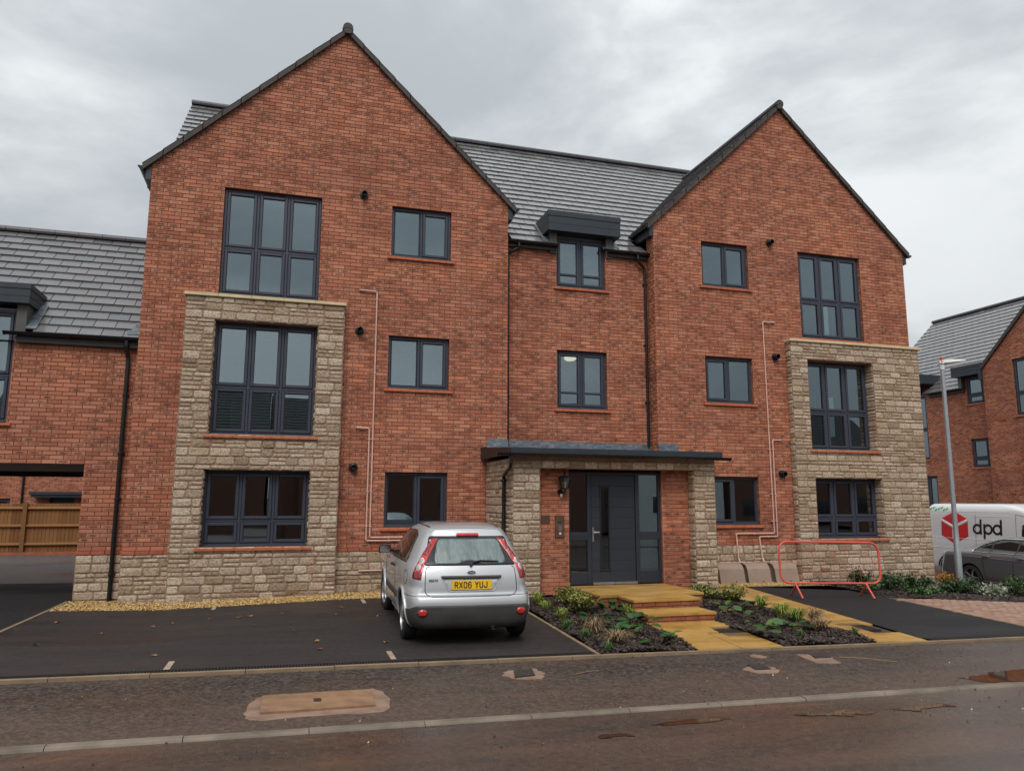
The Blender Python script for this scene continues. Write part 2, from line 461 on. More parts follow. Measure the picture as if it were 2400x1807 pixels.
tarmac('bay_tarmac', (.009, .0085, .0085), (.021, .019, .019), (.042, .030, .025), .8, .42, .85, .8, 60, .5, .38)
tarmac('drive_tarmac', (.008, .008, .009), (.018, .0175, .019), (.024, .021, .02), .25, .55, .85, .7, 70, .5, .3)
tarmac('court_tarmac', (.05, .05, .052), (.09, .09, .092), (.11, .10, .095), .6, .25, .5, .5, 60, .5, .5)
q = simple('earth', (.055, .038, .028), .95, var=.3, vscale=3, bump=.6, bscale=30)
q = simple('kerb_concrete', (.175, .14, .105), .7, var=.38, vscale=2.5, bump=.4, bscale=90)
q = simple('edging_concrete', (.23, .165, .10), .8, var=.22, vscale=4, bump=.4, bscale=90)
q = simple('far_tile', (.055, .053, .056), .75, var=.1)
q = simple('riser_brick', (.27, .088, .042), .7, var=.3, vscale=5, bump=.3)
q = simple('mark_block', (.36, .28, .19), .8, var=.2, vscale=9)
q = simple('concrete_pink', (.235, .148, .103), .85, var=.28, vscale=6, bump=.8, bscale=40)
q = simple('cover_rust', (.25, .14, .075), .7, var=.25, vscale=5, bump=.4, bscale=60)
q = simple('cover_dark', (.03, .026, .023), .55, var=.3, vscale=8, bump=.5, bscale=50)
q = simple('grate_plastic', (.012, .012, .013), .5)
q = NT('path_slab')
P_ = q.pos(); r0 = q.attr('rnd')
n_ = q.noise(q.map(P_, (1, 2.2, 1)), 1.4, 6, .65, .8)
c_ = q.ramp(n_, [(.28, (.22, .115, .028)), (.5, (.46, .265, .066)), (.75, (.58, .37, .125))])
q.col(q.mix(q.math('MULTIPLY', r0, .35), c_, (.42, .22, .06))); q.rough(q.math('MULTIPLY_ADD', n_, .5, .12)); q.bump(q.noise(P_, 30, 4), .3, .006)
q = NT('sett')
P_ = q.pos(); r0 = q.attr('rnd')
q.col(q.mix(q.math('MULTIPLY', q.noise(P_, 30, 4), .5), q.ramp(r0, [(0, (.30, .17, .115)), (.5, (.37, .22, .155)), (1, (.44, .29, .22))]), (.22, .12, .08))); q.rough(.6); q.bump(q.noise(P_, 60, 3), .4, .006)
q = NT('gravel')
r0 = q.attr('rnd')
q.col(q.ramp(r0, [(0, (.18, .09, .025)), (.25, (.42, .235, .06)), (.6, (.58, .36, .11)), (.88, (.68, .48, .20)), (1, (.70, .58, .38))])); q.rough(.6)
q = NT('bark')
r0 = q.attr('rnd')
q.col(q.ramp(r0, [(0, (.012, .009, .008)), (.5, (.030, .020, .016)), (.85, (.060, .038, .028)), (1, (.13, .075, .05))])); q.rough(.55)
q = NT('puddle_water')
q.col((.075, .036, .020)); q.rough(.02); q.b.inputs['Specular IOR Level'].default_value = .6
def leafmat(name, a, b, c, rough=.45):
    q = NT(name); r0 = q.attr('rnd')
    q.col(q.mix(q.math('MULTIPLY', q.noise(q.pos(), 60, 2), .5), q.ramp(r0, [(0, a), (.55, b), (1, c)]), a)); q.rough(rough)
    q.set(Transmission_Weight=0.0); q.b.inputs['Subsurface Weight'].default_value = 0.0
leafmat('leaf_variegated', (.06, .085, .015), (.25, .25, .045), (.52, .48, .18))
leafmat('leaf_bergenia', (.015, .05, .014), (.028, .092, .024), (.055, .15, .034), .3)
leafmat('leaf_dark', (.018, .045, .015), (.045, .10, .03), (.11, .18, .05))
leafmat('leaf_lime', (.10, .16, .02), (.24, .30, .035), (.42, .44, .08))
leafmat('leaf_tan', (.13, .08, .035), (.30, .20, .10), (.48, .36, .20), .7)
leafmat('leaf_silver', (.12, .15, .09), (.30, .34, .24), (.60, .62, .48))
leafmat('leaf_orange', (.26, .12, .02), (.50, .24, .03), (.62, .38, .08))
leafmat('leaf_fresh', (.025, .07, .013), (.06, .145, .026), (.15, .26, .055))
leafmat('leaf_fallen', (.14, .05, .018), (.34, .13, .035), (.52, .26, .08), .6)
simple('stem', (.07, .045, .025), .8)
# ------------- vehicles
q = NT('silver_paint')
P_ = q.pos()
q.col((.50, .51, .525)); q.set(Metallic=.45); q.rough(q.math('MULTIPLY_ADD', q.noise(P_, 3, 4), .14, .36)); q.set(Coat_Weight=.75); q.b.inputs['Coat Roughness'].default_value = .07
q = NT('grey_paint')
q.col((.20, .205, .215)); q.set(Metallic=.45); q.rough(.35); q.set(Coat_Weight=.9); q.b.inputs['Coat Roughness'].default_value = .04
q = NT('white_paint')
P_ = q.pos()
q.col(q.mix(q.math('MULTIPLY', q.noise(P_, 1.3, 5), .3), (.74, .75, .76), (.60, .58, .55))); q.rough(.3); q.set(Coat_Weight=.5)
simple('bumper_plastic', (.042, .040, .038), .6, var=.25, vscale=4, bump=.15)
simple('trim_black', (.016, .016, .017), .45)
simple('tyre', (.017, .016, .016), .8, var=.2, bump=.3)
simple('alloy', (.45, .45, .46), .32, metal=.8)
simple('chrome', (.75, .75, .76), .12, metal=1.0, var=.03)
simple('lamp_red', (.50, .018, .014), .12, var=.25, vscale=10, coat=.8)
simple('lamp_darkred', (.20, .008, .010), .12, var=.25, vscale=10, coat=.8)
simple('lamp_clear', (.42, .40, .40), .1, var=.2, vscale=40, coat=.8)
simple('lamp_white', (.72, .68, .66), .2, var=.05)
simple('plate_yellow', (.80, .48, .012), .35, var=.05)
simple('ink_black', (.010, .010, .010), .4)
simple('badge_blue', (.010, .014, .035), .2)
simple('dpd_red', (.62, .018, .022), .35, var=.05)
simple('leaf_print', (.06, .42, .14), .4)
q = NT('car_glass_dark'); q.col((.012, .013, .014)); q.rough(.05); q.b.inputs['Specular IOR Level'].default_value = .8
q = NT('car_glass_fog')
P_ = q.pos(); n_ = q.noise(q.map(P_, (9, 3, 2.2)), 1.6, 5, .65, .8)
q.col(q.ramp(n_, [(.3, (.10, .135, .135)), (.7, (.20, .25, .245))])); q.rough(q.math('MULTIPLY_ADD', n_, .35, .08)); q.b.inputs['Specular IOR Level'].default_value = .7
q = NT('rain_glass_black')
P_ = q.pos(); n_ = q.noise(P_, 130, 2, .6)
q.col(q.ramp(n_, [(.55, (.014, .015, .018)), (.7, (.06, .065, .07))])); q.rough(.12)
# ------------------------------------------------------------------ brickwork, stonework, tiles
class Pieces:
    # gathers look-alike pieces of one thing; the 300 nearest become objects, the rest one stuff part
    def __init__(s):
        s.items = []      # (centre, U, N, length, height, depth, rnd)
    def add(s, c, U, N, l, h, d, r):
        s.items.append((c, U, N, l, h, d, r))

_variants = {}
def brick_variant(k):
    if k not in _variants:
        mb = MB(); add_brick(mb, Vector((0, 0, 0)), Vector((1, 0, 0)), Vector((0, -1, 0)), .215, .065, .02, (k + .5) / 24)
        _variants[k] = mb.mesh('brick', ['brick'])
    return _variants[k]
def add_brick(mb, c, U, N, l, h, d, r, m=0):
    Z = Vector((0, 0, h / 2)); u = U * (l / 2); b = .0035
    ub = U * (l / 2 - b); Zb = Vector((0, 0, h / 2 - b)); bk = -N * d; fr = N * 0.0; rc = -N * b
    i = len(mb.v)
    mb.v += [tuple(c - ub - Zb), tuple(c + ub - Zb), tuple(c + ub + Zb), tuple(c - ub + Zb),
             tuple(c - u - Z + rc), tuple(c + u - Z + rc), tuple(c + u + Z + rc), tuple(c - u + Z + rc),
             tuple(c - u - Z + bk), tuple(c + u - Z + bk), tuple(c + u + Z + bk), tuple(c - u + Z + bk)]
    fu = ((0, 0), (1, 0), (1, 1), (0, 1))
    mb.f.append((i, i + 1, i + 2, i + 3)); mb.m.append(m); mb.r.append(r); mb.uv.append(fu)
    for a in range(4):
        e = (a + 1) % 4
        for o in (0, 4):
            mb.f.append((i + o + 4 + a, i + o + 4 + e, i + o + e, i + o + a)); mb.m.append(m); mb.r.append(r); mb.uv.append((fu[a], fu[e], fu[e], fu[a]))
def finish_bricks(pcs, wall, limit=300):
    mb = MB(); its = pcs.items
    order = sorted(range(len(its)), key=lambda i: depth(its[i][0]) + (0 if inframe(its[i][0]) and its[i][3] > .12 else 500))
    pick = set(i for i in order[:limit] if inframe(its[i][0]) and its[i][3] > .12)
    for i, (c, U, N, l, h, d, r) in enumerate(its):
        if i in pick:
            k = min(23, int(r * 24))
            o = bpy.data.objects.new('brick', brick_variant(k))
            X = U; Y = -N; Z = Vector((0, 0, 1))
            o.matrix_world = Matrix(((X.x * l / .215, Y.x, 0, c.x), (X.y * l / .215, Y.y, 0, c.y), (0, 0, h / .065, c.z), (0, 0, 0, 1)))
            attach(o, wall)
        else:
            add_brick(mb, c, U, N, l, h, d, r)
    return mb.build('brickwork', ['brick'], wall, kind='stuff')

def brick_courses(pcs, mort, P, z0, z1, spans, rng, u_off=0.0, hz=.075, keep_bond=True):
    # spans(z) -> list of (u0, u1) where there is wall at that height
    n = int(round((z1 - z0) / hz))
    for k in range(n):
        za = z0 + k * hz; zb = za + hz
        for (a, b) in spans((za + zb) / 2):
            if b - a < .02: continue
            mort.quad(P(a, -.009, za), P(b, -.009, za), P(b, -.009, zb), P(a, -.009, zb))
            off = u_off + (.1125 if k % 2 else 0.0)
            u = math.floor((a - off) / .225) * .225 + off
            while u < b:
                s, e = max(u, a), min(u + .225, b)
                sj = .0055 if s == u else .0; ej = .0055 if e == u + .225 else .0
                if e - s > .03:
                    c = P((s + sj + e - ej) / 2, rng.uniform(-.0015, .002), (za + zb) / 2)
                    pcs.add(c, P.U, P.N, e - s - sj - ej, .0645, .02, rng.random())
                u += .225

def jambs(pcs, mort, P, openings, rng, dep=.10, head=True):
    for (u0, u1, z0, z1) in openings:
        for (uu, sg) in ((u0, 1), (u1, -1)):
            Q = PL(P.O + P.U * uu * getattr(P, 'k', 1.0), -P.N if sg > 0 else P.N, P.U * sg)
            o_ = 0 if sg > 0 else -dep
            n = int(round((z1 - z0) / .075))
            for k in range(n):
                za = z0 + k * .075
                mort.quad(Q(o_, -.007, za), Q(o_ + dep, -.007, za), Q(o_ + dep, -.007, za + .075), Q(o_, -.007, za + .075))
                pcs.add(Q(o_ + dep / 2, 0, za + .0375), Q.U, Q.N, dep - .004, .066, .02, rng.random())
        if head: mort.quad(P(u0, 0, z1), P(u1, 0, z1), P(u1, -dep, z1), P(u0, -dep, z1))

def sub_spans(base, openings):
    # base(z) -> (a,b) ; returns spans(z)
    def f(z):
        r = base(z)
        sp = [r] if r else []
        for (u0, u1, z0, z1) in openings:
            if z0 < z < z1:
                nw = []
                for (a, b) in sp:
                    if u1 <= a or u0 >= b: nw.append((a, b)); continue
                    if u0 > a: nw.append((a, u0))
                    if u1 < b: nw.append((u1, b))
                sp = nw
        return sp
    return f

def add_stone(mb, c, U, N, l, h, d, r, rng):
    # a pillowed, rough-hewn block
    Z = Vector((0, 0, 1)); cr = min(.020, h * .24, l * .15)
    ring = []
    hl, hh = l / 2, h / 2
    for (sx, sy) in ((-1, -1), (1, -1), (1, 1), (-1, 1)):
        if sx * sy > 0: p = [(sx * hl, sy * (hh - cr)), (sx * (hl - cr), sy * hh)]
        else: p = [(sx * (hl - cr), sy * hh), (sx * hl, sy * (hh - cr))]
        if sy < 0 and sx < 0: p = [(-hl, -hh + cr), (-hl + cr, -hh)]
        if sy < 0 and sx > 0: p = [(hl - cr, -hh), (hl, -hh + cr)]
        if sy > 0 and sx > 0: p = [(hl, hh - cr), (hl - cr, hh)]
        if sy > 0 and sx < 0: p = [(-hl + cr, hh), (-hl, hh - cr)]
        ring += p
    ring = [(a + rng.uniform(-.004, .004), b + rng.uniform(-.004, .004)) for a, b in ring]
    i = len(mb.v)
    for a, b in ring: mb.v.append(tuple(c + U * a + Z * b - N * .02))
    s1 = .5 * min(h, l)
    for a, b in ring:
        mb.v.append(tuple(c + U * (a - math.copysign(min(abs(a), .006), a)) + Z * (b - math.copysign(min(abs(b), .006), b)) + N * (d * .35)))
    for a, b in ring:
        k = min(.016, h * .22)
        mb.v.append(tuple(c + U * (a - math.copysign(min(abs(a), k), a)) + Z * (b - math.copysign(min(abs(b), k), b)) + N * (d * rng.uniform(.65, 1.15))))
    mb.v.append(tuple(c + U * rng.uniform(-.15, .15) * l + N * d * rng.uniform(.85, 1.35)))
    fu = ((0, 0), (1, 0), (1, 1), (0, 1))
    for k in range(8):
        j = (k + 1) % 8
        for o in (0, 8):
            mb.f.append((i + o + k, i + o + j, i + o + 8 + j, i + o + 8 + k)); mb.m.append(0); mb.r.append(r); mb.uv.append(fu)
        mb.f.append((i + 16 + k, i + 16 + j, i + 24)); mb.m.append(0); mb.r.append(r); mb.uv.append(fu[:3])

def stone_courses(pcs, mort, P, z0, z1, spans, rng, band=None):
    z = z0
    toggle = 0
    while z < z1 - .04:
        h = rng.choice((.15, .15, .16, .15, .085)) if band is None else band
        if z + h > z1 - .06: h = z1 - z
        for (a, b) in spans(z + h / 2):
            if b - a < .02: continue
            mort.quad(P(a, -.004, z), P(b, -.004, z), P(b, -.004, z + h), P(a, -.004, z + h), r=rng.random())
            u = a
            while u < b - .005:
                l = rng.uniform(.20, .37)
                if b - u - l < .13: l = b - u
                if l > .46: l = l / 2
                if h > .12 and rng.random() < .30:
                    hs = (z, z + h / 2, z + h)
                    for q in range(2):
                        if l > .30 and rng.random() < .5:
                            k_ = rng.uniform(.4, .6) * l
                            for (s, e) in ((u, u + k_), (u + k_, u + l)):
                                pcs.add(P((s + e) / 2, 0, (hs[q] + hs[q + 1]) / 2), P.U, P.N, e - s - .012, h / 2 - .011, rng.uniform(.006, .012), rng.random())
                        else:
                            pcs.add(P(u + l / 2, 0, (hs[q] + hs[q + 1]) / 2), P.U, P.N, l - .012, h / 2 - .011, rng.uniform(.006, .012), rng.random())
                else:
                    pcs.add(P(u + l / 2, 0, z + h / 2), P.U, P.N, l - .013, h - .012, rng.uniform(.008, .017), rng.random())
                u += l
        z += h
def finish_stones(pcs, wall, rng, limit=300):
    mb = MB(); its = pcs.items
    order = sorted(range(len(its)), key=lambda i: depth(its[i][0]) + (0 if inframe(its[i][0]) and its[i][3] > .1 else 500))
    pick = set(i for i in order[:limit] if inframe(its[i][0]) and its[i][3] > .1)
    for i, it in enumerate(its):
        c, U, N, l, h, d, r = it
        if i in pick:
            m2 = MB(); add_stone(m2, Vector((0, 0, 0)), U, N, l, h, d, r, rng)
            o = bpy.data.objects.new('stone', m2.mesh('stone', ['stone'])); o.location = c
            attach(o, wall)
        else:
            add_stone(mb, c, U, N, l, h, d, r, rng)
    return mb.build('stonework', ['stone'], wall, kind='stuff')

def roof_slope(thing_o, A, B, T, rng, name='roof_slope', tile_w=.36, gauge=.31, objs=120, keep=None, mat='roof_tile'):
    """A, B: eaves ends (seen from outside left, right); T: vector from eaves up to the ridge."""
    A = Vector(A); B = Vector(B); T = Vector(T)
    L = (B - A).length; U = (B - A) / L; S = T.length; V = T / S; N = U.cross(V).normalized()
    deck = MB(); deck.hexa([A - N * .12, B - N * .12, B + T - N * .12, A + T - N * .12, A - N * .02, B - N * .02, B + T - N * .02, A + T - N * .02])
    rows = int(round(S / gauge)); g = S / rows
    ld = MB(); pcs = []
    for k in range(rows):
        u = -(tile_w / 2 if k % 2 else 0.0)
        while u < L:
            s, e = max(u, 0) + .006, min(u + tile_w, L) - .006
            if e - s > .02:
                c = A + U * ((s + e) / 2) + V * (k * g + g / 2)
                if keep is None or keep(c):
                    pcs.append((c, s, e, k * g, rng.random()))
            u += tile_w
    d_ = deck.build(name, ['underlay'], thing_o)
    if keep is not None:
        bpy.data.objects.remove(d_)
        dk = MB()
        d_ = None
    def mk(mb, s, e, v, r, off=Vector((0, 0, 0))):
        j = rng.uniform(-.004, .004); th = .028
        # a tile lies tilted: its tail proud of the course below
        a0, a1 = A + U * s, A + U * e
        tail = N * (.034 + j * .5); head = N * .004; y0 = V * (v - .012); y1 = V * (v + g + .04)
        mb.hexa([a0 + y0 + tail - N * th - off, a1 + y0 + tail - N * th - off, a1 + y1 + head - N * .012 - off, a0 + y1 + head - N * .012 - off,
                 a0 + y0 + tail - off, a1 + y0 + tail - off, a1 + y1 + head - off, a0 + y1 + head - off], 0, r)
    order = sorted(range(len(pcs)), key=lambda i: depth(pcs[i][0]) + (0 if inframe(pcs[i][0]) else 500))
    pick = set(i for i in order[:objs] if inframe(pcs[i][0]) and pcs[i][2] - pcs[i][1] > .15)
    rest = MB()
    holder = d_ if d_ is not None else sub(name, thing_o)
    if keep is not None:
        # under-layer follows the kept cells
        dk = MB()
        for (c, s, e, v, r) in pcs:
            a0, a1 = A + U * (s - .01), A + U * (e + .01)
            dk.quad(a0 + V * v - N * .02, a1 + V * v - N * .02, a1 + V * (v + g + .02) - N * .02, a0 + V * (v + g + .02) - N * .02)
        dk.build('roof_underlay', ['underlay'], holder)
    for i, (c, s, e, v, r) in enumerate(pcs):
        if i in pick:
            m2 = MB(); mk(m2, s, e, v, r, c)
            o = bpy.data.objects.new('roof_tile', m2.mesh('roof_tile', [mat])); o.location = c
            attach(o, holder)
        else:
            mk(rest, s, e, v, r)
    if rest.f:
        rest.build('roof_tiles', [mat], holder, kind='stuff')
    return holder

def ridge(thing_o, a, b, rad=.12, step=.45, name='ridge_tile'):
    a = Vector(a); b = Vector(b); L = (b - a).length; n = max(1, int(L / step)); D = (b - a) / L
    side = D.cross(Vector((0, 0, 1))).normalized()
    for k in range(n):
        m2 = MB(); p0 = D * (k * L / n + .004); p1 = D * ((k + 1) * L / n - .004)
        K = 8; r_ = rad * (1.0)
        pts = []
        for i in range(K + 1):
            an = PI * (-.12 + 1.24 * i / K)
            pts.append(side * math.cos(an) * r_ + Vector((0, 0, math.sin(an) * r_ * .85)))
        m2.prism([p0 + q for q in pts], p1 - p0)
        m2.build(name, ['ridge_tile'], thing_o).location = a
# ------------------------------------------------------------------ windows
def window(th, P, u0, u1, z0, z1, cols=2, transom=None, sash=None, sill=True, setback=.075, vent=False, room=True, bar=None, ru=None, hole=None, rm=.45, rc=.22, rng=RND, sillh=.065, room_dep=2.6, name='window', curtain=False, light=False):
    W = sub(name, th)
    n = -setback; fw = .055; dp = .07
    fr = MB()
    fr.bbox(P, u0 + .004, u0 + fw, n - dp, n, z0 + .004, z1 - .004, .006)
    fr.bbox(P, u1 - fw, u1 - .004, n - dp, n, z0 + .004, z1 - .004, .006)
    fr.bbox(P, u0 + fw, u1 - fw, n - dp, n - .001, z1 - fw, z1 - .004, .006)
    fr.bbox(P, u0 + fw, u1 - fw, n - dp, n - .001, z0 + .004, z0 + fw, .006)
    # projecting cill nose
    fr.bbox(P, u0 + .006, u1 - .006, n - dp, n + .05, z0 - .004, z0 + .030, .004)
    cw = (u1 - u0 - 2 * fw) / cols; mw = .05
    for c in range(1, cols):
        um = u0 + fw + cw * c
        fr.bbox(P, um - mw / 2, um + mw / 2, n - dp, n - .002, z0 + fw, z1 - fw, .006)
    if transom:
        fr.bbox(P, u0 + fw, u1 - fw, n - dp, n - .003, transom - .025, transom + .025, .006)
    fr.build('frame', ['frame_grey'], W)
    sash = sash or [True] * cols
    for c in range(cols):
        a = u0 + fw + cw * c + (mw / 2 if c else 0); b = u0 + fw + cw * (c + 1) - (mw / 2 if c < cols - 1 else 0)
        rows = [(z0 + fw, z1 - fw)]
        if transom: rows = [(z0 + fw, transom - .025), (transom + .025, z1 - fw)]
        for (za, zb) in rows:
            sw = .058 if sash[c] else .016
            s = MB(); nn = n + (.014 if sash[c] else -.012)
            g = .004
            s.bbox(P, a + g, a + sw, n - dp + .01, nn, za + g, zb - g, .008)
            s.bbox(P, b - sw, b - g, n - dp + .01, nn, za + g, zb - g, .008)
            s.bbox(P, a + sw, b - sw, n - dp + .01, nn - .001, za + g, za + sw, .008)
            s.bbox(P, a + sw, b - sw, n - dp + .01, nn - .001, zb - sw, zb - g, .008)
            if bar:
                zc = za + (zb - za) * bar
                s.bbox(P, a + sw, b - sw, n - dp + .01, nn - .002, zc - .022, zc + .022, .006)
            s.build('sash', ['frame_grey'], W)
            k = MB(); e = .008
            t_ = [rng.uniform(-.0016, .0016) for _ in range(2)]
            cn = [(a + sw, t_[0] + t_[1], za + sw), (b - sw, -t_[0] + t_[1], za + sw), (b - sw, -t_[0] - t_[1], zb - sw), (a + sw, t_[0] - t_[1], zb - sw)]
            k.hexa([P(cn[i][0], n - .026 + cn[i][1] - d_, cn[i][2]) for d_, i in ((0, 0), (0, 1), (.004, 1), (.004, 0), (0, 3), (0, 2), (.004, 2), (.004, 3))])
            k.build('pane', ['glass'], W)
            # rubber bead round the pane
            m = MB(); t = .007
            A_, B_, C_, D_ = a + sw, b - sw, za + sw, zb - sw
            m.bbox(P, A_, A_ + t, n - .026, n - .016, C_, D_); m.bbox(P, B_ - t, B_, n - .026, n - .016, C_, D_)
            m.bbox(P, A_ + t, B_ - t, n - .026, n - .017, C_, C_ + t); m.bbox(P, A_ + t, B_ - t, n - .026, n - .017, D_ - t, D_)
            m.build('gasket', ['gasket'], W)
    if vent:
        v = MB(); um = (u0 + u1) / 2
        v.bbox(P, um - .2, um + .2, n, n + .012, z1 - .040, z1 - .022, .003); v.build('trickle_vent', ['gasket'], W)
    if sill:
        a, b = u0 - .075, u1 + .075; m_ = max(3, int(round((b - a) / .165))); w = (b - a) / m_
        for i in range(m_):
            s = MB(); x0, x1 = a + i * w + .003, a + (i + 1) * w - .003
            nb, nf = -setback, .045 + rng.uniform(-.002, .002); h = sillh
            s.hexa([P(x0, nf, z0 - h), P(x1, nf, z0 - h), P(x1, nb, z0 - h), P(x0, nb, z0 - h), P(x0, nf, z0 - .022), P(x1, nf, z0 - .022), P(x1, nb, z0 - .004), P(x0, nb, z0 - .004)])
            s.build('sill_tile', ['red_tile'], W)
    if room:
        r = MB(); a, b, f0, c1, dn = u0 - rm, u1 + rm, z0 - .25, z1 + rc, n - dp
        if ru: b = ru
        d = dn - room_dep
        r.quad(P(a, d, f0), P(b, d, f0), P(b, d, c1), P(a, d, c1), 0)
        r.quad(P(a, dn, f0), P(a, d, f0), P(a, d, c1), P(a, dn, c1), 0)
        if hole:
            h0, h1, h2, h3 = hole      # depth range behind the wall face, height range
            for (q0, q1, y0, y1) in ((dn, -h0, f0, c1), (-h1, d, f0, c1), (-h0, -h1, f0, h2), (-h0, -h1, h3, c1)):
                r.quad(P(b, q0, y0), P(b, q1, y0), P(b, q1, y1), P(b, q0, y1), 0)
        else: r.quad(P(b, dn, f0), P(b, d, f0), P(b, d, c1), P(b, dn, c1), 0)
        r.quad(P(a, dn, f0), P(b, dn, f0), P(b, d, f0), P(a, d, f0), 2)
        r.quad(P(a, dn, c1), P(b, dn, c1), P(b, d, c1), P(a, d, c1), 1)
        # inside face of the outer wall round the opening
        for (x0, x1, y0, y1) in ((a, u0, f0, c1), (u1, b, f0, c1), (u0, u1, f0, z0), (u0, u1, z1, c1)):
            r.quad(P(x0, dn, y0), P(x1, dn, y0), P(x1, dn, y1), P(x0, dn, y1), 0)
        # white window board and plastered reveals
        r.bbox(P, u0, u1, dn - .14, dn - .002, z0 - .01, z0 + .015, m=3)
        # a door in the far wall
        ud = a + (b - a) * rng.uniform(.2, .5)
        r.bbox(P, ud, ud + .8, d + .002, d + .03, f0, f0 + 2.0, m=3)
        r.build('room', ['plaster', 'ceiling_white', 'carpet', 'white_board'], W)
    return W

# ------------------------------------------------------------------ the apartment building
rb = random.Random(11)
BLD = thing('apartment_building', 'red brick apartment block with two tall gables, stone bays and grey windows', 'building', (6.0, 0, 0))
front = PL((0, 0, 0), (1, 0, 0), (0, -1, 0))
midp = PL((0, .35, 0), (1, 0, 0), (0, -1, 0))
L0, L1, R0, R1 = -2.66, 4.31, 7.73, 14.70
ZP = .85                 # top of the stone plinth
ZE, ZA = 7.93, 11.25     # gable eaves and apex
LM, RM = (L0 + L1) / 2, (R0 + R1) / 2
SL = (ZA - ZE) / ((L1 - L0) / 2)
bays = {'L': (-1.89, .965), 'R': (11.09, 14.77)}
opA = (-1.36, .46, 5.575, 7.675); opB = (1.85, 3.08, 6.625, 7.675); opC = (1.85, 3.08, 3.925, 4.975); opD = (1.85, 3.08, 1.225, 2.275)
opG = (8.95, 10.18, 6.625, 7.675); opI = (8.95, 10.18, 3.925, 4.975); opJ = (8.98, 10.20, 1.225, 2.275); opH = (11.57, 13.36, 5.575, 7.675)
opE = (-1.375, .478, 2.92, 5.035); opF = (-1.405, .448, .91, 2.275)
opEr = (11.55, 13.38, 2.92, 5.015); opFr = (11.59, 13.44, .91, 2.265)
opM1 = (5.53, 6.70, 6.40, 7.55); opM2 = (5.53, 6.70, 3.70, 4.975)
walls = MB(); pcs = Pieces()
def gable_base(a, b):
    mid = (a + b) / 2
    def f(z):
        if z > ZA + .02: return None
        if z <= ZE: return (a, b)
        k = (ZA - z) / SL
        return (mid - k - .07, mid + k + .07)
    return f
def hide_bay(a, b):
    return (a + .05, b - .05, .0, 5.44)
spL = sub_spans(gable_base(L0, L1), [opA, opB, opC, opD, hide_bay(*bays['L'])])
spR = sub_spans(gable_base(R0, R1), [opG, opH, opI, opJ, (bays['R'][0] + .05, 99, 0, 5.44)])
brick_courses(pcs, walls, front, ZP, 11.275, spL, rb, L0)
brick_courses(pcs, walls, front, ZP, 11.275, spR, rb, R0)
spM = sub_spans(lambda z: (L1, R0), [(opM1[0], opM1[1], opM1[2], 9), opM2])
brick_courses(pcs, walls, midp, ZP + 1.5, 7.30, spM, rb, 4.4)
# returns of the gables beside the middle wall
retR = PL((R0, .35, 0), (0, -1, 0), (-1, 0, 0)); retL = PL((L1, 0, 0), (0, 1, 0), (1, 0, 0))
brick_courses(pcs, walls, retR, ZP, 7.90, lambda z: [(0, .35)], rb, .1)
brick_courses(pcs, walls, retL, ZP, 7.90, lambda z: [(0, .35)], rb, 0)
# right flank, above and beside the stone
flank = PL((R1, 0, 0), (0, 1, 0), (1, 0, 0))
brick_courses(pcs, walls, flank, ZP, 7.90, sub_spans(lambda z: (0 if z > 5.44 else 1.3, 9.6), [(2.55, 3.35, 6.1, 7.45), (2.55, 3.35, 3.4, 4.75)]), rb, 0)
# raked bricks and jambs of the openings
jambs(pcs, walls, front, [opA, opB, opC, opD, opG, opH, opI, opJ], rb)
jambs(pcs, walls, midp, [opM2], rb)
jambs(pcs, walls, midp, [(opM1[0], opM1[1], opM1[2], 7.30)], rb, head=False)
WALL = walls.build('wall', ['mortar'], BLD)
finish_bricks(pcs, WALL)
# projecting red course on top of the plinth
pc = MB()
for (P_, a, b) in ((front, L0 - .012, bays['L'][0]), (front, bays['L'][1], L1), (front, R0, bays['R'][0])):
    u = a
    while u < b - .01:
        e = min(u + .225, b); s = MB()
        s.bbox(P_, u + .004, e - .004, -.02, .018, ZP - .062, ZP - .002, .004); s.build('plinth_brick', ['course_brick'], WALL); u = e
# ------------- stone
plinth = PL((0, -.004, 0), (1, 0, 0), (0, -1, 0))
def stone_part(limit, fn):
    sp = Pieces(); sm = MB(); fn(sp, sm); o = sm.build('stone_facing', ['stone_mortar'], BLD); finish_stones(sp, o, rb, limit); return o
stone_part(40, lambda sp, sm: stone_courses(sp, sm, plinth, -.20, ZP - .065, lambda z: [(L0 - .01, bays['L'][0] + .02)], rb))
stone_part(40, lambda sp, sm: stone_courses(sp, sm, plinth, -.20, ZP - .065, lambda z: [(bays['L'][1] - .02, 4.1)], rb))
stone_part(20, lambda sp, sm: stone_courses(sp, sm, plinth, -.25, ZP - .065, lambda z: [(8.0, bays['R'][0] + .02)], rb))
BY = -.17
bayp = PL((0, BY, 0), (1, 0, 0), (0, -1, 0))
bl, br = bays['L']
def bay_sp(a, b, ops):
    return sub_spans(lambda z: (a, b), ops)
rl, rr = bays['R']
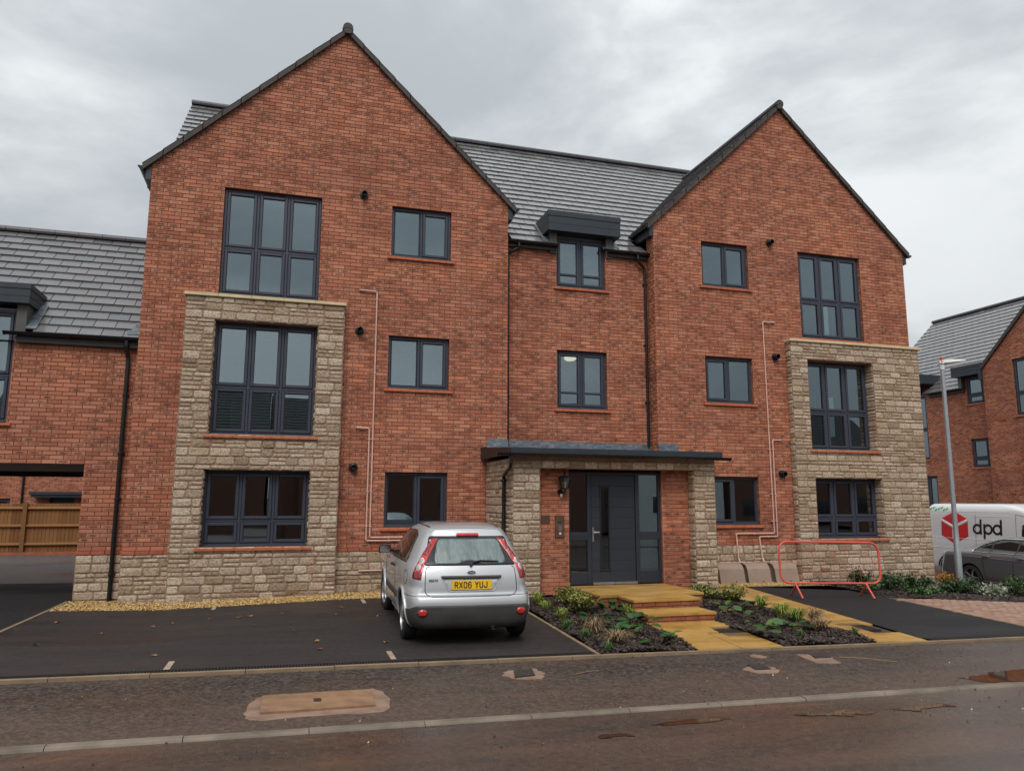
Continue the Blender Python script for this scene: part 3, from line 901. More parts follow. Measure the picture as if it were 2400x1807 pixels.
def bay_stone(sp, sm, a, b, oF, oE, zb, zt, rets):
    for (z0, z1, op) in ((zb, oF[2], []), (oF[2], oF[3], [oF]), (oF[3], oE[2], []), (oE[2], oE[3], [oE]), (oE[3], zt, [])):
        stone_courses(sp, sm, bayp, z0, z1, bay_sp(a, b, op), rb)
    for (x, sg, w) in rets:
        Q = PL((x, BY if sg > 0 else 0.0, 0), (0, 1 if sg > 0 else -1, 0), (sg, 0, 0)); stone_courses(sp, sm, Q, zb, zt, lambda z: [(0, w)], rb)
    for (u0, u1, z0, z1) in (oF, oE):
        for (uu, sg) in ((u0, 1), (u1, -1)):
            Q = PL((uu, BY if sg > 0 else .10, 0), (0, 1 if sg > 0 else -1, 0), (sg, 0, 0)); stone_courses(sp, sm, Q, z0, z1, lambda z: [(0, .10 - BY)], rb)
        sm.quad((u0, BY, z1), (u1, BY, z1), (u1, .10, z1), (u0, .10, z1))
stone_part(150, lambda sp, sm: bay_stone(sp, sm, bl, br, opF, opE, -.20, 5.46, ((bl, -1, -BY), (br, 1, -BY))))
stone_part(60, lambda sp, sm: bay_stone(sp, sm, rl, rr, opFr, opEr, -.45, 5.42, ((rl, -1, -BY), (rr, 1, 1.5))))
# (porch stones are appended below before finishing)
# stone caps on the bays
for (a, b, z, zt, back) in ((bl - .03, br + .03, 5.46, 5.52, .02), (rl - .03, rr + .09, 5.42, 5.48, .02)):
    n = 5
    for i in range(n):
        s = MB(); w = (b - a) / n
        s.bbox(bayp, a + i * w + .002, a + (i + 1) * w - .002, -.185, .045, z, zt, .006); s.build('cap_stone', ['cap_stone'], BLD)
s = MB(); s.box(rr - .02, rr + .09, .017, 1.45, 5.42, 5.478); s.build('cap_stone', ['cap_stone'], BLD)
# air bricks
for (x, z, P_) in ((.10, .075, bayp), (1.75, .10, plinth), (11.6, .20, bayp), (14.0, -.03, bayp)):
    s = MB()
    for k in range(4): s.bbox(P_, x, x + .22, 0, .022, z + k * .018, z + k * .018 + .011, .002)
    s.bbox(P_, x, x + .22, -.02, .012, z, z + .068, 0); s.build('air_brick', ['terracotta'], BLD)
# ------------- porch
PF, PI_ = -1.85, -1.62
px = (3.98, 4.50, 7.68, 8.15)
PK = .9748
pf = PLS((0, PF, 0), (1, 0, 0), (0, -1, 0), PK); pin = PLS((0, PI_, 0), (1, 0, 0), (0, -1, 0), PK)
porch_m = MB(); psp = Pieces()
stone_courses(psp, porch_m, pf, -.25, 2.33, lambda z: [(px[0], px[1]), (px[2], px[3])], rb)
stone_courses(psp, porch_m, pf, 2.33, 2.345 + .135, lambda z: [(px[0], px[3])], rb, band=.15)
porch_m.quad(pf(px[0], 0, 2.48), pf(px[3], 0, 2.48), pf(px[3], 0, 2.60), pf(px[0], 0, 2.60))
Q = PL((px[0] * PK, 0, 0), (0, -1, 0), (-1, 0, 0)); stone_courses(psp, porch_m, Q, -.2, 2.5, lambda z: [(0, -PF)], rb)
Q = PL((px[3] * PK, PF, 0), (0, 1, 0), (1, 0, 0)); stone_courses(psp, porch_m, Q, -.2, 2.5, lambda z: [(0, -PF)], rb)
Q = PL((px[1] * PK, PF, 0), (0, 1, 0), (1, 0, 0)); stone_courses(psp, porch_m, Q, -.1, 2.315, lambda z: [(0, .23)], rb)
Q = PL((px[2] * PK, PI_, 0), (0, -1, 0), (-1, 0, 0)); stone_courses(psp, porch_m, Q, -.1, 2.315, lambda z: [(0, .23)], rb)
porch_m.quad((px[0] * PK, PF, 2.317), (px[3] * PK, PF, 2.317), (px[3] * PK, PI_, 2.317), (px[0] * PK, PI_, 2.317))
PORCH = porch_m.build('porch', ['stone_mortar'], BLD)
dx0, dx1, dz0, dz1 = 5.15, 7.10, .18, 2.30
pb = Pieces(); pm_ = MB()
brick_courses(pb, pm_, pin, .025, 2.35, lambda z: [(px[1], dx0), (dx1, px[2] + .02)], rb, px[1])
jambs(pb, pm_, pin, [(dx0, dx1, dz0, dz0 + 28 * .075)], rb, .08)
BW = pm_.build('porch_wall', ['mortar'], BLD)
finish_bricks(pb, BW, 0)
finish_stones(psp, PORCH, rb, 80)
# canopy roof of the porch
c = MB()
c.hexa([(3.78, -1.98, 2.585), (8.05, -1.98, 2.585), (8.05, 0.34, 2.585), (3.78, .34, 2.585), (3.78, -1.98, 2.665), (8.05, -1.98, 2.665), (8.05, .34, 2.82), (3.78, .34, 2.82)])
CAN = c.build('porch_roof', ['fascia_dark'], BLD)
c = MB(); c.box(3.80, 8.03, -2.005, -1.982, 2.565, 2.672); c.build('fascia', ['fascia_grey'], CAN)
c = MB()
c.hexa([(3.755, -1.98, 2.55), (3.778, -1.98, 2.55), (3.778, 0.0, 2.55), (3.755, 0.0, 2.55), (3.755, -1.98, 2.675), (3.778, -1.98, 2.675), (3.778, 0, 2.79), (3.755, 0, 2.79)]); c.build('bargeboard', ['fascia_dark'], CAN)
def half_gutter(th, a, b, r=.055, name='gutter'):
    a = Vector(a); b = Vector(b); D = (b - a).normalized(); side = D.cross(Vector((0, 0, 1))).normalized(); K = 8
    o = []; i_ = []
    for k in range(K + 1):
        an = PI + PI * k / K
        o.append(side * math.cos(an) * r + Vector((0, 0, math.sin(an) * r)))
        i_.append(side * math.cos(an) * (r - .006) + Vector((0, 0, math.sin(an) * (r - .006))))
    m = MB(); m.prism([a + q for q in o + i_[::-1]], b - a)
    for e, dd in ((a, -1), (b, 1)):
        m.prism([e + q for q in o], D * .006 * dd)
    n = max(2, int((b - a).length / .9))
    for k in range(n + 1):
        p = a + (b - a) * (k / n); m.tube([p + side * math.cos(PI + PI * t / 6) * (r + .004) + Vector((0, 0, math.sin(PI + PI * t / 6) * (r + .004))) for t in range(7)], .008, 5)
    return m.build(name, ['gutter_black'], th)
half_gutter(BLD, (3.52, -2.07, 2.57), (8.15, -2.07, 2.56))
# lead flashing
for (P_, a, b, z0, z1) in ((front, 3.88, 4.32, 2.79, 2.98), (midp, 4.33, 5.1, 2.80, 2.985), (midp, 5.105, 6.0, 2.80, 2.985), (midp, 6.005, 6.9, 2.80, 2.98), (midp, 6.905, 7.72, 2.80, 2.975), (front, 7.72, 8.20, 2.79, 2.975)):
    s = MB(); K = 8
    for k in range(K):
        a_, b_ = a + (b - a) * k / K, a + (b - a) * (k + 1) / K
        w = [.008 + .010 * rb.random() for _ in range(2)]
        s.hexa([P_(a_, .03, z0), P_(b_, .03, z0), P_(b_, -.01, z0), P_(a_, -.01, z0), P_(a_, .012, z1), P_(b_, .012, z1), P_(b_, -.01, z1), P_(a_, -.01, z1)])
    s.build('lead_flashing', ['lead'], BLD)
# ------------- windows
window(BLD, front, *opA, cols=3, transom=6.50, vent=True)
window(BLD, front, *opB, sash=[False, True]); window(BLD, front, *opC, sash=[False, True]); window(BLD, front, *opD, sash=[False, True])
window(BLD, bayp, *opE, cols=3, transom=3.81, vent=True, setback=.20); window(BLD, bayp, *opF, cols=3, transom=1.36, vent=True, setback=.20)
window(BLD, front, *opG, sash=[False, True]); window(BLD, front, *opI, sash=[True, False]); window(BLD, front, *opJ, sash=[True, False])
window(BLD, front, *opH, cols=3, transom=6.50, vent=True, ru=14.58, hole=(2.55, 3.35, 6.1, 7.45), room_dep=4.2)
window(BLD, bayp, *opEr, cols=3, transom=3.82, vent=True, setback=.24, ru=14.58, hole=(2.72, 3.52, 3.4, 4.75), room_dep=4.2); window(BLD, flank, 2.55, 3.35, 6.1, 7.45, cols=1, room=False); window(BLD, flank, 2.55, 3.35, 3.4, 4.75, cols=1, room=False); window(BLD, bayp, *opFr, cols=3, transom=1.36, vent=True, setback=.24)
window(BLD, midp, *opM1, cols=2, bar=.24, rm=.04, rc=.06, room_dep=1.6); M2W = window(BLD, midp, *opM2, cols=2, bar=.26)
q = NT('lamp_glow'); q.col((1, .9, .7)); q.set(Emission_Strength=1.5); q.b.inputs['Emission Color'].default_value = (1, .82, .52, 1)
s = MB(); s.lathe((6.2, 1.3, 0), [(0, 4.93), (.10, 4.945), (.14, 4.98), (.14, 5.02), (.03, 5.03), (.03, 5.19)], 'z', 18); s.build('ceiling_lamp', ['lamp_glow'], M2W, smooth=True)
# ------------- entrance
D = sub('entrance', BLD); n0 = -.06
s = MB(); fwid = .06
for (a, b, z0, z1) in ((dx0, dx0 + .05, dz0, dz1), (5.55, 5.63, dz0, dz1), (6.56, 6.64, dz0, dz1), (dx1 - .05, dx1, dz0, dz1)):
    s.bbox(pin, a, b, n0 - .08, n0, z0, z1, .006)
for (a, b) in ((dx0 + .05, 5.55), (6.64, dx1 - .05)):
    for (z0, z1) in ((dz0, .42), (1.0, 1.15), (2.24, dz1)):
        s.bbox(pin, a, b, n0 - .08, n0 - .002, z0, z1, .006)
s.bbox(pin, 5.63, 6.56, n0 - .08, n0 - .003, 2.23, dz1, .006); s.build('frame', ['door_grey'], D)
for (a, b) in ((dx0 + .05, 5.55), (6.64, dx1 - .05)):
    for (z0, z1) in ((.42, 1.0), (1.15, 2.24)):
        s = MB(); s.bbox(pin, a, b, n0 - .04, n0 - .035, z0, z1); s.build('pane', ['glass'], D)
zb = [.225, .42, .62, .82, 1.02, 1.22, 1.42, 1.62, 1.82, 2.02, 2.225]
for i in range(len(zb) - 1):
    s = MB()
    a, b = zb[i] + .0012, zb[i + 1] - .0012
    s.bbox(pin, 5.64, 5.815, n0 - .06, n0 - .02, a, b, .0025); s.bbox(pin, 6.02, 6.55, n0 - .06, n0 - .02, a, b, .0025)
    if i == 0 or i == len(zb) - 2: s.bbox(pin, 5.815, 6.02, n0 - .06, n0 - .021, a, b, .004)
    s.build('door_board', ['door_grey'], D)
s = MB()
for (a, b, z0, z1) in ((5.815, 5.84, .42, 2.02), (5.995, 6.02, .42, 2.02), (5.84, 5.995, .42, .455), (5.84, 5.995, 1.985, 2.02)): s.bbox(pin, a, b, n0 - .06, n0 - .008, z0, z1, .005)
s.build('vision_frame', ['gasket'], D)
s = MB(); s.bbox(pin, 5.84, 5.995, n0 - .035, n0 - .03, .455, 1.985); s.build('pane', ['glass'], D)
s = MB(); s.bbox(pin, 5.655, 5.685, n0 - .02, n0 - .008, .97, 1.24, .003); s.tube([pin(5.67, n0 - .01, 1.15), pin(5.67, n0 + .045, 1.15), pin(5.77, n0 + .05, 1.15)], .011, 8); s.lathe(pin(5.675, n0 + .03, 1.15), [(.03, .0), (.03, .008), (0, .008)], 'y', 12)
s.build('door_handle', ['steel'], D)
s = MB()
for k in range(3): s.bbox(pin, 5.64, 6.56, n0 - .03, n0 + .02 + .008 * (2 - k), dz0 + .002 + k * .014, dz0 + .012 + k * .014, .002)
s.build('threshold', ['steel'], D)
s = MB(); a, b, d_ = dx0, dx1, n0 - .08
for q in ([pin(a, d_ - 3, dz0), pin(b, d_ - 3, dz0), pin(b, d_ - 3, 2.5), pin(a, d_ - 3, 2.5)], [pin(a, d_, dz0), pin(a, d_ - 3, dz0), pin(a, d_ - 3, 2.5), pin(a, d_, 2.5)], [pin(b, d_, dz0), pin(b, d_ - 3, dz0), pin(b, d_ - 3, 2.5), pin(b, d_, 2.5)], [pin(a, d_, 2.5), pin(b, d_, 2.5), pin(b, d_ - 3, 2.5), pin(a, d_ - 3, 2.5)]): s.quad(*q, 0)
s.quad(pin(a, d_, dz0), pin(b, d_, dz0), pin(b, d_ - 3, dz0), pin(a, d_ - 3, dz0), 1)
s.build('hallway', ['plaster', 'carpet'], D)
# intercom and small plate
s = MB(); s.bbox(pin, 4.87, 5.05, 0, .025, 1.06, 1.47, .006); IC = s.build('intercom_panel', ['bronze_panel'], BLD)
for i in range(4):
    for j in range(3):
        s = MB(); s.bbox(pin, 4.932 + j * .022, 4.945 + j * .022, .025, .029, 1.20 + i * .024, 1.219 + i * .024, .002); s.build('keypad_button', ['steel'], IC)
s = MB(); s.bbox(pin, 4.945, 4.985, .025, .03, 1.115, 1.155, .003); s.build('fob_reader', ['white_plastic'], IC)
s = MB(); s.bbox(pin, 4.915, 5.005, .025, .027, 1.335, 1.350, 0); s.build('speaker_slot', ['ink_black'], IC)
s = MB(); s.bbox(pin, 4.59, 4.77, 0, .012, 1.32, 1.47, .004); s.build('door_plate', ['bronze_panel'], BLD)
# wall lantern (a thing that hangs on the wall)
LN = thing('wall_lantern', 'black hexagonal wall lantern with bulb beside the entrance door', 'wall light', (4.88, PI_, 1.83))
lx, ly = 4.89, PI_ - .15
s = MB(); s.lathe((4.85, PI_ - .012, 1.90), [(.0, -.012), (.055, -.010), (.055, .012)], 'y', 16); s.tube([(4.85, PI_ - .01, 1.90), (4.86, PI_ - .08, 1.87), (lx, ly, 1.90), (lx, ly, 1.955)], .016, 8); s.build('bracket', ['gutter_black'], LN)
s = MB(); s.lathe((lx, ly, 1.95), [(.0, 0), (.07, 0), (.078, .02), (.0, .02)], 'z', 6); s.build('base', ['gutter_black'], LN)
s = MB()
for k in range(6):
    a = 2 * PI * k / 6; s.tube([(lx + .072 * math.cos(a), ly + .072 * math.sin(a), 1.965), (lx + .110 * math.cos(a), ly + .110 * math.sin(a), 2.135)], .006, 5)
s.build('cage', ['gutter_black'], LN)
s = MB(); s.lathe((lx, ly, 0), [(.138, 2.13), (.134, 2.145), (.082, 2.185), (.022, 2.205), (.016, 2.225), (.024, 2.235), (.0, 2.27)], 'z', 6); s.build('cap', ['gutter_black'], LN)
s = MB(); s.lathe((lx, ly, 0), [(.0, 2.10), (.034, 2.085), (.038, 2.06), (.018, 2.01), (.015, 1.97)], 'z', 12); s.build('bulb', ['bulb'], LN, smooth=True)
s = MB()
for k in range(6):
    a, b = 2 * PI * k / 6, 2 * PI * (k + 1) / 6
    s.quad((lx + .069 * math.cos(a), ly + .069 * math.sin(a), 1.97), (lx + .069 * math.cos(b), ly + .069 * math.sin(b), 1.97), (lx + .106 * math.cos(b), ly + .106 * math.sin(b), 2.13), (lx + .106 * math.cos(a), ly + .106 * math.sin(a), 2.13))
s.build('glazing', ['glass'], LN)
s = MB(); s.lathe((4.85, PI_ - .07, 1.83), [(.0, -.03), (.02, -.025), (.022, .01), (.03, .03)], 'z', 10); s.build('sensor', ['white_plastic'], LN, smooth=True)
# ------------- roof
MS = .953
EZ, EY = 7.33, .28
RZ, RY = 11.80, 4.98
def main_z(y): return EZ + (y - EY) * MS
mainT = Vector((0, RY - EY, RZ - EZ))
def keep_main(c):
    for xm in (LM, RM):
        if abs(c.x - xm) < 3.68 and c.z < ZA + .12 - abs(c.x - xm) * SL - .34: return False
    if opM1[0] - .10 < c.x < opM1[1] + .10 and c.z < 7.86: return False
    return True
roof_slope(BLD, (L0 - .08, EY, EZ), (R1 + .08, EY, EZ), mainT, rb, objs=190, keep=keep_main)
s = MB(); s.quad((R1 + .08, 9.7, EZ), (L0 - .08, 9.7, EZ), (L0 - .08, RY, RZ), (R1 + .08, RY, RZ)); s.build('rear_slope', ['roof_tile'], BLD)
ridge(BLD, (L0 - .08, RY, RZ + .02), (R1 + .08, RY, RZ + .02))
for (xm, objs) in ((LM, 0), (RM, 60)):
    hw = (L1 - L0) / 2 + .14; apex = ZA + .13; ez = apex - hw * SL
    yb = RY
    def keepg(c, xm=xm): return main_z(c.y) < c.z + .34 or c.y < .2
    T = Vector((hw, 0, apex - ez))
    yf = -.055
    roof_slope(BLD, (xm - hw, yb, ez), (xm - hw, yf, ez), Vector((hw, 0, apex - ez)), rb, objs=objs, keep=keepg)
    roof_slope(BLD, (xm + hw, yf, ez), (xm + hw, yb, ez), Vector((-hw, 0, apex - ez)), rb, objs=0, keep=keepg)
    yv = EY + (apex - EZ) / MS
    ridge(BLD, (xm, yf - .0, apex + .0), (xm, min(yv, RY), apex + .0), rad=.112)
    # dry verge units stepping down both slopes, and the undercloak
    nst = 11
    for sg in (-1, 1):
        for k in range(nst):
            a0, a1 = k / nst, (k + 1) / nst + .004
            s = MB()
            p = lambda t, dz: Vector((xm + sg * hw * t, 0, apex - (apex - ez) * t + dz))
            q0, q1 = p(a0, .005), p(a1, .022)
            o_ = [q0 + Vector((0, 0, -.108)), q1 + Vector((0, 0, -.125)), q1, q0]
            s.prism([Vector((v.x, yf - .02, v.z)) for v in o_], (0, .05, 0))
            s.prism([Vector((v.x, yf - .02, v.z)) for v in (q0 + Vector((0, 0, -.01)), q1 + Vector((0, 0, -.01)), q1 + Vector((0, 0, .012)), q0 + Vector((0, 0, .012)))], (0, .16, 0))
            s.build('verge_unit', ['verge'], BLD)
    s = MB(); s.lathe((xm, yf - .055, apex + .0), [(.0, -.012), (.098, -.012), (.102, .0), (.102, .05)], 'y', 20, a0=-.45, a1=PI + .45)
    s.prism([(xm - .065, yf - .06, apex - .13), (xm + .065, yf - .06, apex - .13), (xm + .10, yf - .06, apex + .02), (xm - .10, yf - .06, apex + .02)], (0, .05, 0)); s.build('ridge_end_cap', ['verge'], BLD)
    # eaves: box end, gutter and its outlet along both sides
    for sg in (-1, 1):
        xe = xm + sg * (L1 - L0) / 2
        s = MB(); s.box(min(xe, xe + sg * .10), max(xe, xe + sg * .10), -.01, 1.0, 7.66, ez + .10); s.build('eaves_box', ['fascia_grey'], BLD)
        y1 = EY + (ez - EZ) / MS
        half_gutter(BLD, (xe + sg * .17, -.06, ez - .035), (xe + sg * .17, y1 - .05 if (sg > 0) == (xm == LM) else 5.0, ez - .035))
# main eaves gutters, soffits and downpipes
for (a, b) in ((L1 + .01, opM1[0] - .02), (opM1[1] + .02, R0 - .01)):
    half_gutter(BLD, (a, .22, EZ - .02), (b, .22, EZ - .02), .06)
    s = MB(); s.box(a, b, .265, .34, 7.18, 7.30); s.build('fascia', ['fascia_dark'], BLD)
def downpipe(th, pts, r=.034, clips=(), name='downpipe', mat='gutter_black'):
    s = MB(); s.tube(pts, r, 10)
    for p in clips:
        p = Vector(p); s.lathe(p, [(r + .008, -.018), (r + .010, 0), (r + .008, .018)], 'z', 10); s.box(p.x - r - .02, p.x + r + .02, p.y + r - .006, p.y + r + .03, p.z - .012, p.z + .012)
    return s.build(name, [mat], th, smooth=False)
downpipe(BLD, [(4.62, .22, 7.27), (4.62, .22, 7.18), (4.60, .24, 7.13), (4.44, .29, 7.05), (4.40, .30, 7.0), (4.40, .30, 2.95)], clips=[(4.40, .30, z) for z in (6.6, 5.2, 3.9)])
downpipe(BLD, [(7.45, .22, 7.27), (7.45, .22, 7.16), (7.47, .24, 7.10), (7.62, .29, 7.0), (7.655, .30, 6.95), (7.655, .30, 2.93)], clips=[(7.655, .30, z) for z in (6.6, 5.2, 3.9)])
downpipe(BLD, [(3.78, -2.06, 2.52), (3.78, -2.06, 2.40), (3.79, -2.0, 2.33), (3.815, -1.50, 2.20), (3.825, -1.44, 2.13), (3.825, -1.44, .02)], clips=[(3.825, -1.44, z) for z in (2.1, 1.35, .6)])
# dormer over the middle top window
s = MB(); s.box(5.28, 6.97, .14, 1.6, 7.60, 8.03); DO = s.build('dormer_box', ['fascia_grey'], BLD)
for (a, b, z0, z1, y) in ((5.26, 6.99, 7.93, 8.05, .115), (5.272, 6.978, 7.765, 7.925, .128), (5.272, 6.978, 7.60, 7.758, .128)):
    s = MB(); s.box(a, b, y, y + .02, z0, z1); s.build('fascia_board', ['fascia_grey'], DO)
    for xx in (5.26, 6.975):
        s = MB(); s.box(xx, xx + .018, y + .021, 1.3, z0, z1); s.build('fascia_board', ['fascia_grey'], DO)
for (a, b) in ((opM1[0] - .17, opM1[0] - .002), (opM1[1] + .002, opM1[1] + .17)):
    s = MB(); s.box(a, b, .30, 1.2, 7.14, 7.60); s.build('dormer_cheek', ['cheek_grey'], DO)
for sg, xx in ((-1, opM1[0] - .17), (1, opM1[1] + .17)):
    s = MB(); q0 = Vector((xx, EY + .02, EZ + .055)); q1 = Vector((xx, EY + .62, EZ + .055 + .6 * MS)); w = Vector((sg * .16, 0, 0))
    s.hexa([q0, q0 + w, q1 + w, q1, q0 + Vector((0, -.005, .012)), q0 + w + Vector((0, -.005, .012)), q1 + w + Vector((0, -.005, .012)), q1 + Vector((0, -.005, .012))]); s.build('lead_flashing', ['lead'], DO)
# plain rear and left flank walls close the block
s = MB(); s.quad((R1, 9.6, -.6), (L0, 9.6, -.6), (L0, 9.6, 7.3), (R1, 9.6, 7.3)); s.quad((L0 + .01, 9.6, -.6), (L0 + .01, 0.01, -.6), (L0 + .01, 0.01, 7.9), (L0 + .01, 9.6, 7.9))
for xx in (L0 + .01, R1 - .01):
    s.poly([(xx, 0.3, 7.3), (xx, 9.6, 7.3), (xx, RY, RZ - .05)])
s.build('rear_wall', ['course_brick'], BLD)
for xj in (3.985, 8.055):
    s = MB(); s.bbox(front, xj - .006, xj + .006, -.01, .004, 2.99, 7.85 if xj < 5 else 7.85); s.build('movement_joint', ['course_brick'], BLD)
# ------------- flue terminals and condensate pipes
for (x, z) in ((1.27, 7.83), (1.27, 5.03), (1.24, 2.36), (10.78, 7.81), (10.79, 5.05), (10.82, 2.35)):
    s = MB(); s.lathe((x, 0, z), [(.0, -.02), (.045, -.03), (.045, -.10), (.062, -.10), (.062, -.125), (.052, -.13), (.052, -.035), (.085, -.03), (.088, .0)], 'y', 20); s.build('flue_terminal', ['gutter_black'], BLD)
def waste(pts, clips):
    s = MB(); s.tube(pts, .0150, 8)
    for (x, z, hor) in clips:
        if hor: s.box(x - .008, x + .008, -.055, 0, z - .024, z + .024)
        else: s.box(x - .024, x + .024, -.055, 0, z - .008, z + .008)
    s.build('waste_pipe', ['copper_pink'], BLD)
yq = -.035
waste([(1.25, .01, 5.85), (1.25, yq, 5.85), (1.56, yq, 5.845), (1.59, yq, 5.82), (1.59, yq, 1.06), (1.61, yq, 1.04), (2.9, yq, 1.04)], [(1.59, z, 0) for z in (5.68, 4.2, 2.9, 1.9, 1.25)] + [(1.95, 1.04, 1)])
waste([(1.27, .01, 3.12), (1.27, yq, 3.12), (1.50, yq, 3.115), (1.52, yq, 3.09), (1.52, yq, 1.00), (1.54, yq, .98), (2.9, yq, .98)], [(1.52, z, 0) for z in (2.9, 1.9, 1.25)] + [(1.95, .98, 1)])
waste([(1.40, yq, .43), (2.05, yq, .43)], [])
waste([(10.80, .01, 5.87), (10.80, yq, 5.87), (10.50, yq, 5.865), (10.48, yq, 5.84), (10.52, yq, 1.05), (10.50, yq, 1.035), (9.57, yq, 1.035), (9.545, yq, 1.02), (9.55, yq - .05, .5), (9.56, yq - .10, .42)], [(10.49, z, 0) for z in (5.6, 4.4, 2.9, 1.9, 1.3)] + [(10.0, 1.035, 1)])
waste([(10.82, .01, 3.12), (10.82, yq, 3.12), (10.61, yq, 3.115), (10.59, yq, 3.09), (10.60, yq, .98), (10.58, yq, .965), (10.15, yq, .965), (10.13, yq, .945), (10.15, yq - .05, .5), (10.16, yq - .10, .42)], [(10.59, z, 0) for z in (2.9, 1.9, 1.3)] + [(10.35, .965, 1)])
# semi-sunk gas meter boxes
GB = 'gas meter boxes at the wall foot'
def meter(x, y, w, z, label, ext=.45):
    t = thing('meter_box', label, 'meter box', (x + w / 2, y, z), GB)
    prof = [(0, 0), (-.30, 0), (-.31, .10), (-.245, .40), (-.19, .475), (-.10, .505), (0, .51)]
    s = MB(); s.prism([(x + .03, y + p[0] + .02 if p[0] < 0 else y, z + p[1] - (.02 if p[1] > .4 else 0)) for p in prof], (w - .06, 0, 0)); s.build('housing', ['meter_brown'], t, recalc=True)
    s = MB(); pl = [(-.335, .10), (-.265, .405), (-.20, .49), (-.105, .52), (-.02, .525)]
    q_ = [Vector((x, y + a, z + b)) for a, b in pl] + [Vector((x, y + a + .02, z + b - .02)) for a, b in pl[::-1]]
    s.prism(q_, (w, 0, 0)); s.build('lid', ['meter_brown'], t, recalc=True)
    s = MB(); s.lathe((x + w * .62, y - .328, z + .15), [(.0, -.008), (.012, -.006), (.012, .01)], 'y', 10); s.build('lock', ['ink_black'], t)
meter(8.93, -.02, .60, H(9.2, -.2) - .10, 'brown gas meter box against the wall, nearest the porch pier')
meter(9.62, -.02, .56, H(9.9, -.2) - .10, 'brown gas meter box, middle of the three by the plinth')
meter(10.30, -.02, .58, H(10.6, -.2) - .10, 'brown gas meter box of the three partly behind the red barrier')
meter(1.98, -.02, .58, H(2.2, -.2) - .02, 'brown gas meter box half hidden behind the silver car')
# ------------------------------------------------------------------ left wing with the drive-through
rw = random.Random(5)
WG = thing('coach_house', 'lower brick coach house with tiled roof and drive-through opening at the left edge', 'house', (-6, .2, 0))
wp = PL((0, .2, 0), (1, 0, 0), (0, -1, 0))
WX = -10.5
opW = (-5.90, -4.67, 3.06, 5.05)
arch = (-8.2, -3.40, -1, 2.38)
pcs = Pieces(); m = MB()
brick_courses(pcs, m, wp, ZP, 4.50 + .05, sub_spans(lambda z: (WX, L0), [opW, arch]), rw, -3.40)
jambs(pcs, m, wp, [(opW[0], opW[1], 3.06, 4.5)], rw)
# return of the pier inside the passage
rp = PL((-3.40, 6.0, 0), (0, -1, 0), (-1, 0, 0)); brick_courses(pcs, m, rp, ZP, 2.38, lambda z: [(0, 5.8)], rw, 0)
WW = m.build('wall', ['mortar'], WG)
finish_bricks(pcs, WW)
sp = Pieces(); m = MB()
wpl = PL((0, .196, 0), (1, 0, 0), (0, -1, 0))
stone_courses(sp, m, wpl, -.15, ZP - .065, lambda z: [(-3.41, L0)], rw)
WS = m.build('stone_facing', ['stone_mortar'], WG); finish_stones(sp, WS, rw)
sp = Pieces(); m = MB()
Q = PL((-3.404, 6.0, 0), (0, -1, 0), (-1, 0, 0)); stone_courses(sp, m, Q, -.15, ZP - .065, lambda z: [(0, 5.8)], rw)
WS = m.build('stone_facing', ['stone_mortar'], WG); finish_stones(sp, WS, rw)
u = -3.412
while u < L0 - .02:
    e = min(u + .225, L0); s = MB(); s.bbox(wp, u + .004, e - .004, -.02, .018, ZP - .062, ZP - .002, .004); s.build('plinth_brick', ['course_brick'], WW); u = e
# passage soffit, lintel and far beam
s = MB(); s.box(-8.2, -3.40, .21, 6.0, 2.385, 2.50); s.build('passage_soffit', ['fascia_dark'], WG)
s = MB(); s.box(-8.2, -3.41, 5.8, 6.0, 2.27, 2.384); s.build('beam', ['fascia_dark'], WG)
s = MB(); s.quad((-8.2, .2, -.2), (-8.2, 6, -.2), (-8.2, 6, 2.4), (-8.2, .2, 2.4)); s.quad((WX, 6, -.2), (-8.2, 6, -.2), (-8.2, 6, 4.5), (WX, 6, 4.5)); s.quad((-8.2, 6, 2.4), (L0, 6, 2.4), (L0, 6, 4.5), (-8.2, 6, 4.5)); s.quad((-3.39, 6, -.2), (L0, 6, -.2), (L0, 6, 2.4), (-3.39, 6, 2.4)); s.build('rear_wall', ['course_brick'], WG)
window(WG, wp, *opW, cols=2, transom=3.88, rng=rw, rm=.04, rc=.05, room_dep=1.2)
WT = Vector((0, 2.88, 2.73))
def keep_w(c): return not (opW[0] - .2 < c.x < opW[1] + .14 and c.z < 5.35)
roof_slope(WG, (WX, .12, 4.64), (L0 - .005, .12, 4.64), WT, rw, objs=190, keep=keep_w, gauge=.285)
s = MB(); s.quad((L0, 5.9, 4.64), (WX, 5.9, 4.64), (WX, 3.0, 7.37), (L0, 3.0, 7.37)); s.build('rear_slope', ['roof_tile'], WG)
ridge(WG, (WX, 3.0, 7.38), (L0 - .01, 3.0, 7.38), rad=.11)
half_gutter(WG, (-4.80, .06, 4.63), (L0 - .03, .06, 4.63), .06)
half_gutter(WG, (WX, .06, 4.63), (-6.02, .06, 4.63), .06)
s = MB(); s.box(WX, -6.0, .105, .19, 4.46, 4.60); s.build('fascia', ['fascia_dark'], WG)
s = MB(); s.box(-4.62, L0 - .01, .105, .19, 4.46, 4.60); s.build('fascia', ['fascia_dark'], WG)
downpipe(WG, [(-2.86, .06, 4.58), (-2.86, .06, 4.48), (-2.85, .08, 4.42), (-2.83, .13, 4.28), (-2.825, .135, 4.22), (-2.825, .135, -.02)], r=.038, clips=[(-2.825, .135, z) for z in (3.6, 2.55, 1.75, .45)])
s = MB(); s.box(-6.15, -4.47, .06, 1.2, 5.15, 5.46); WD = s.build('dormer_box', ['fascia_grey'], WG)
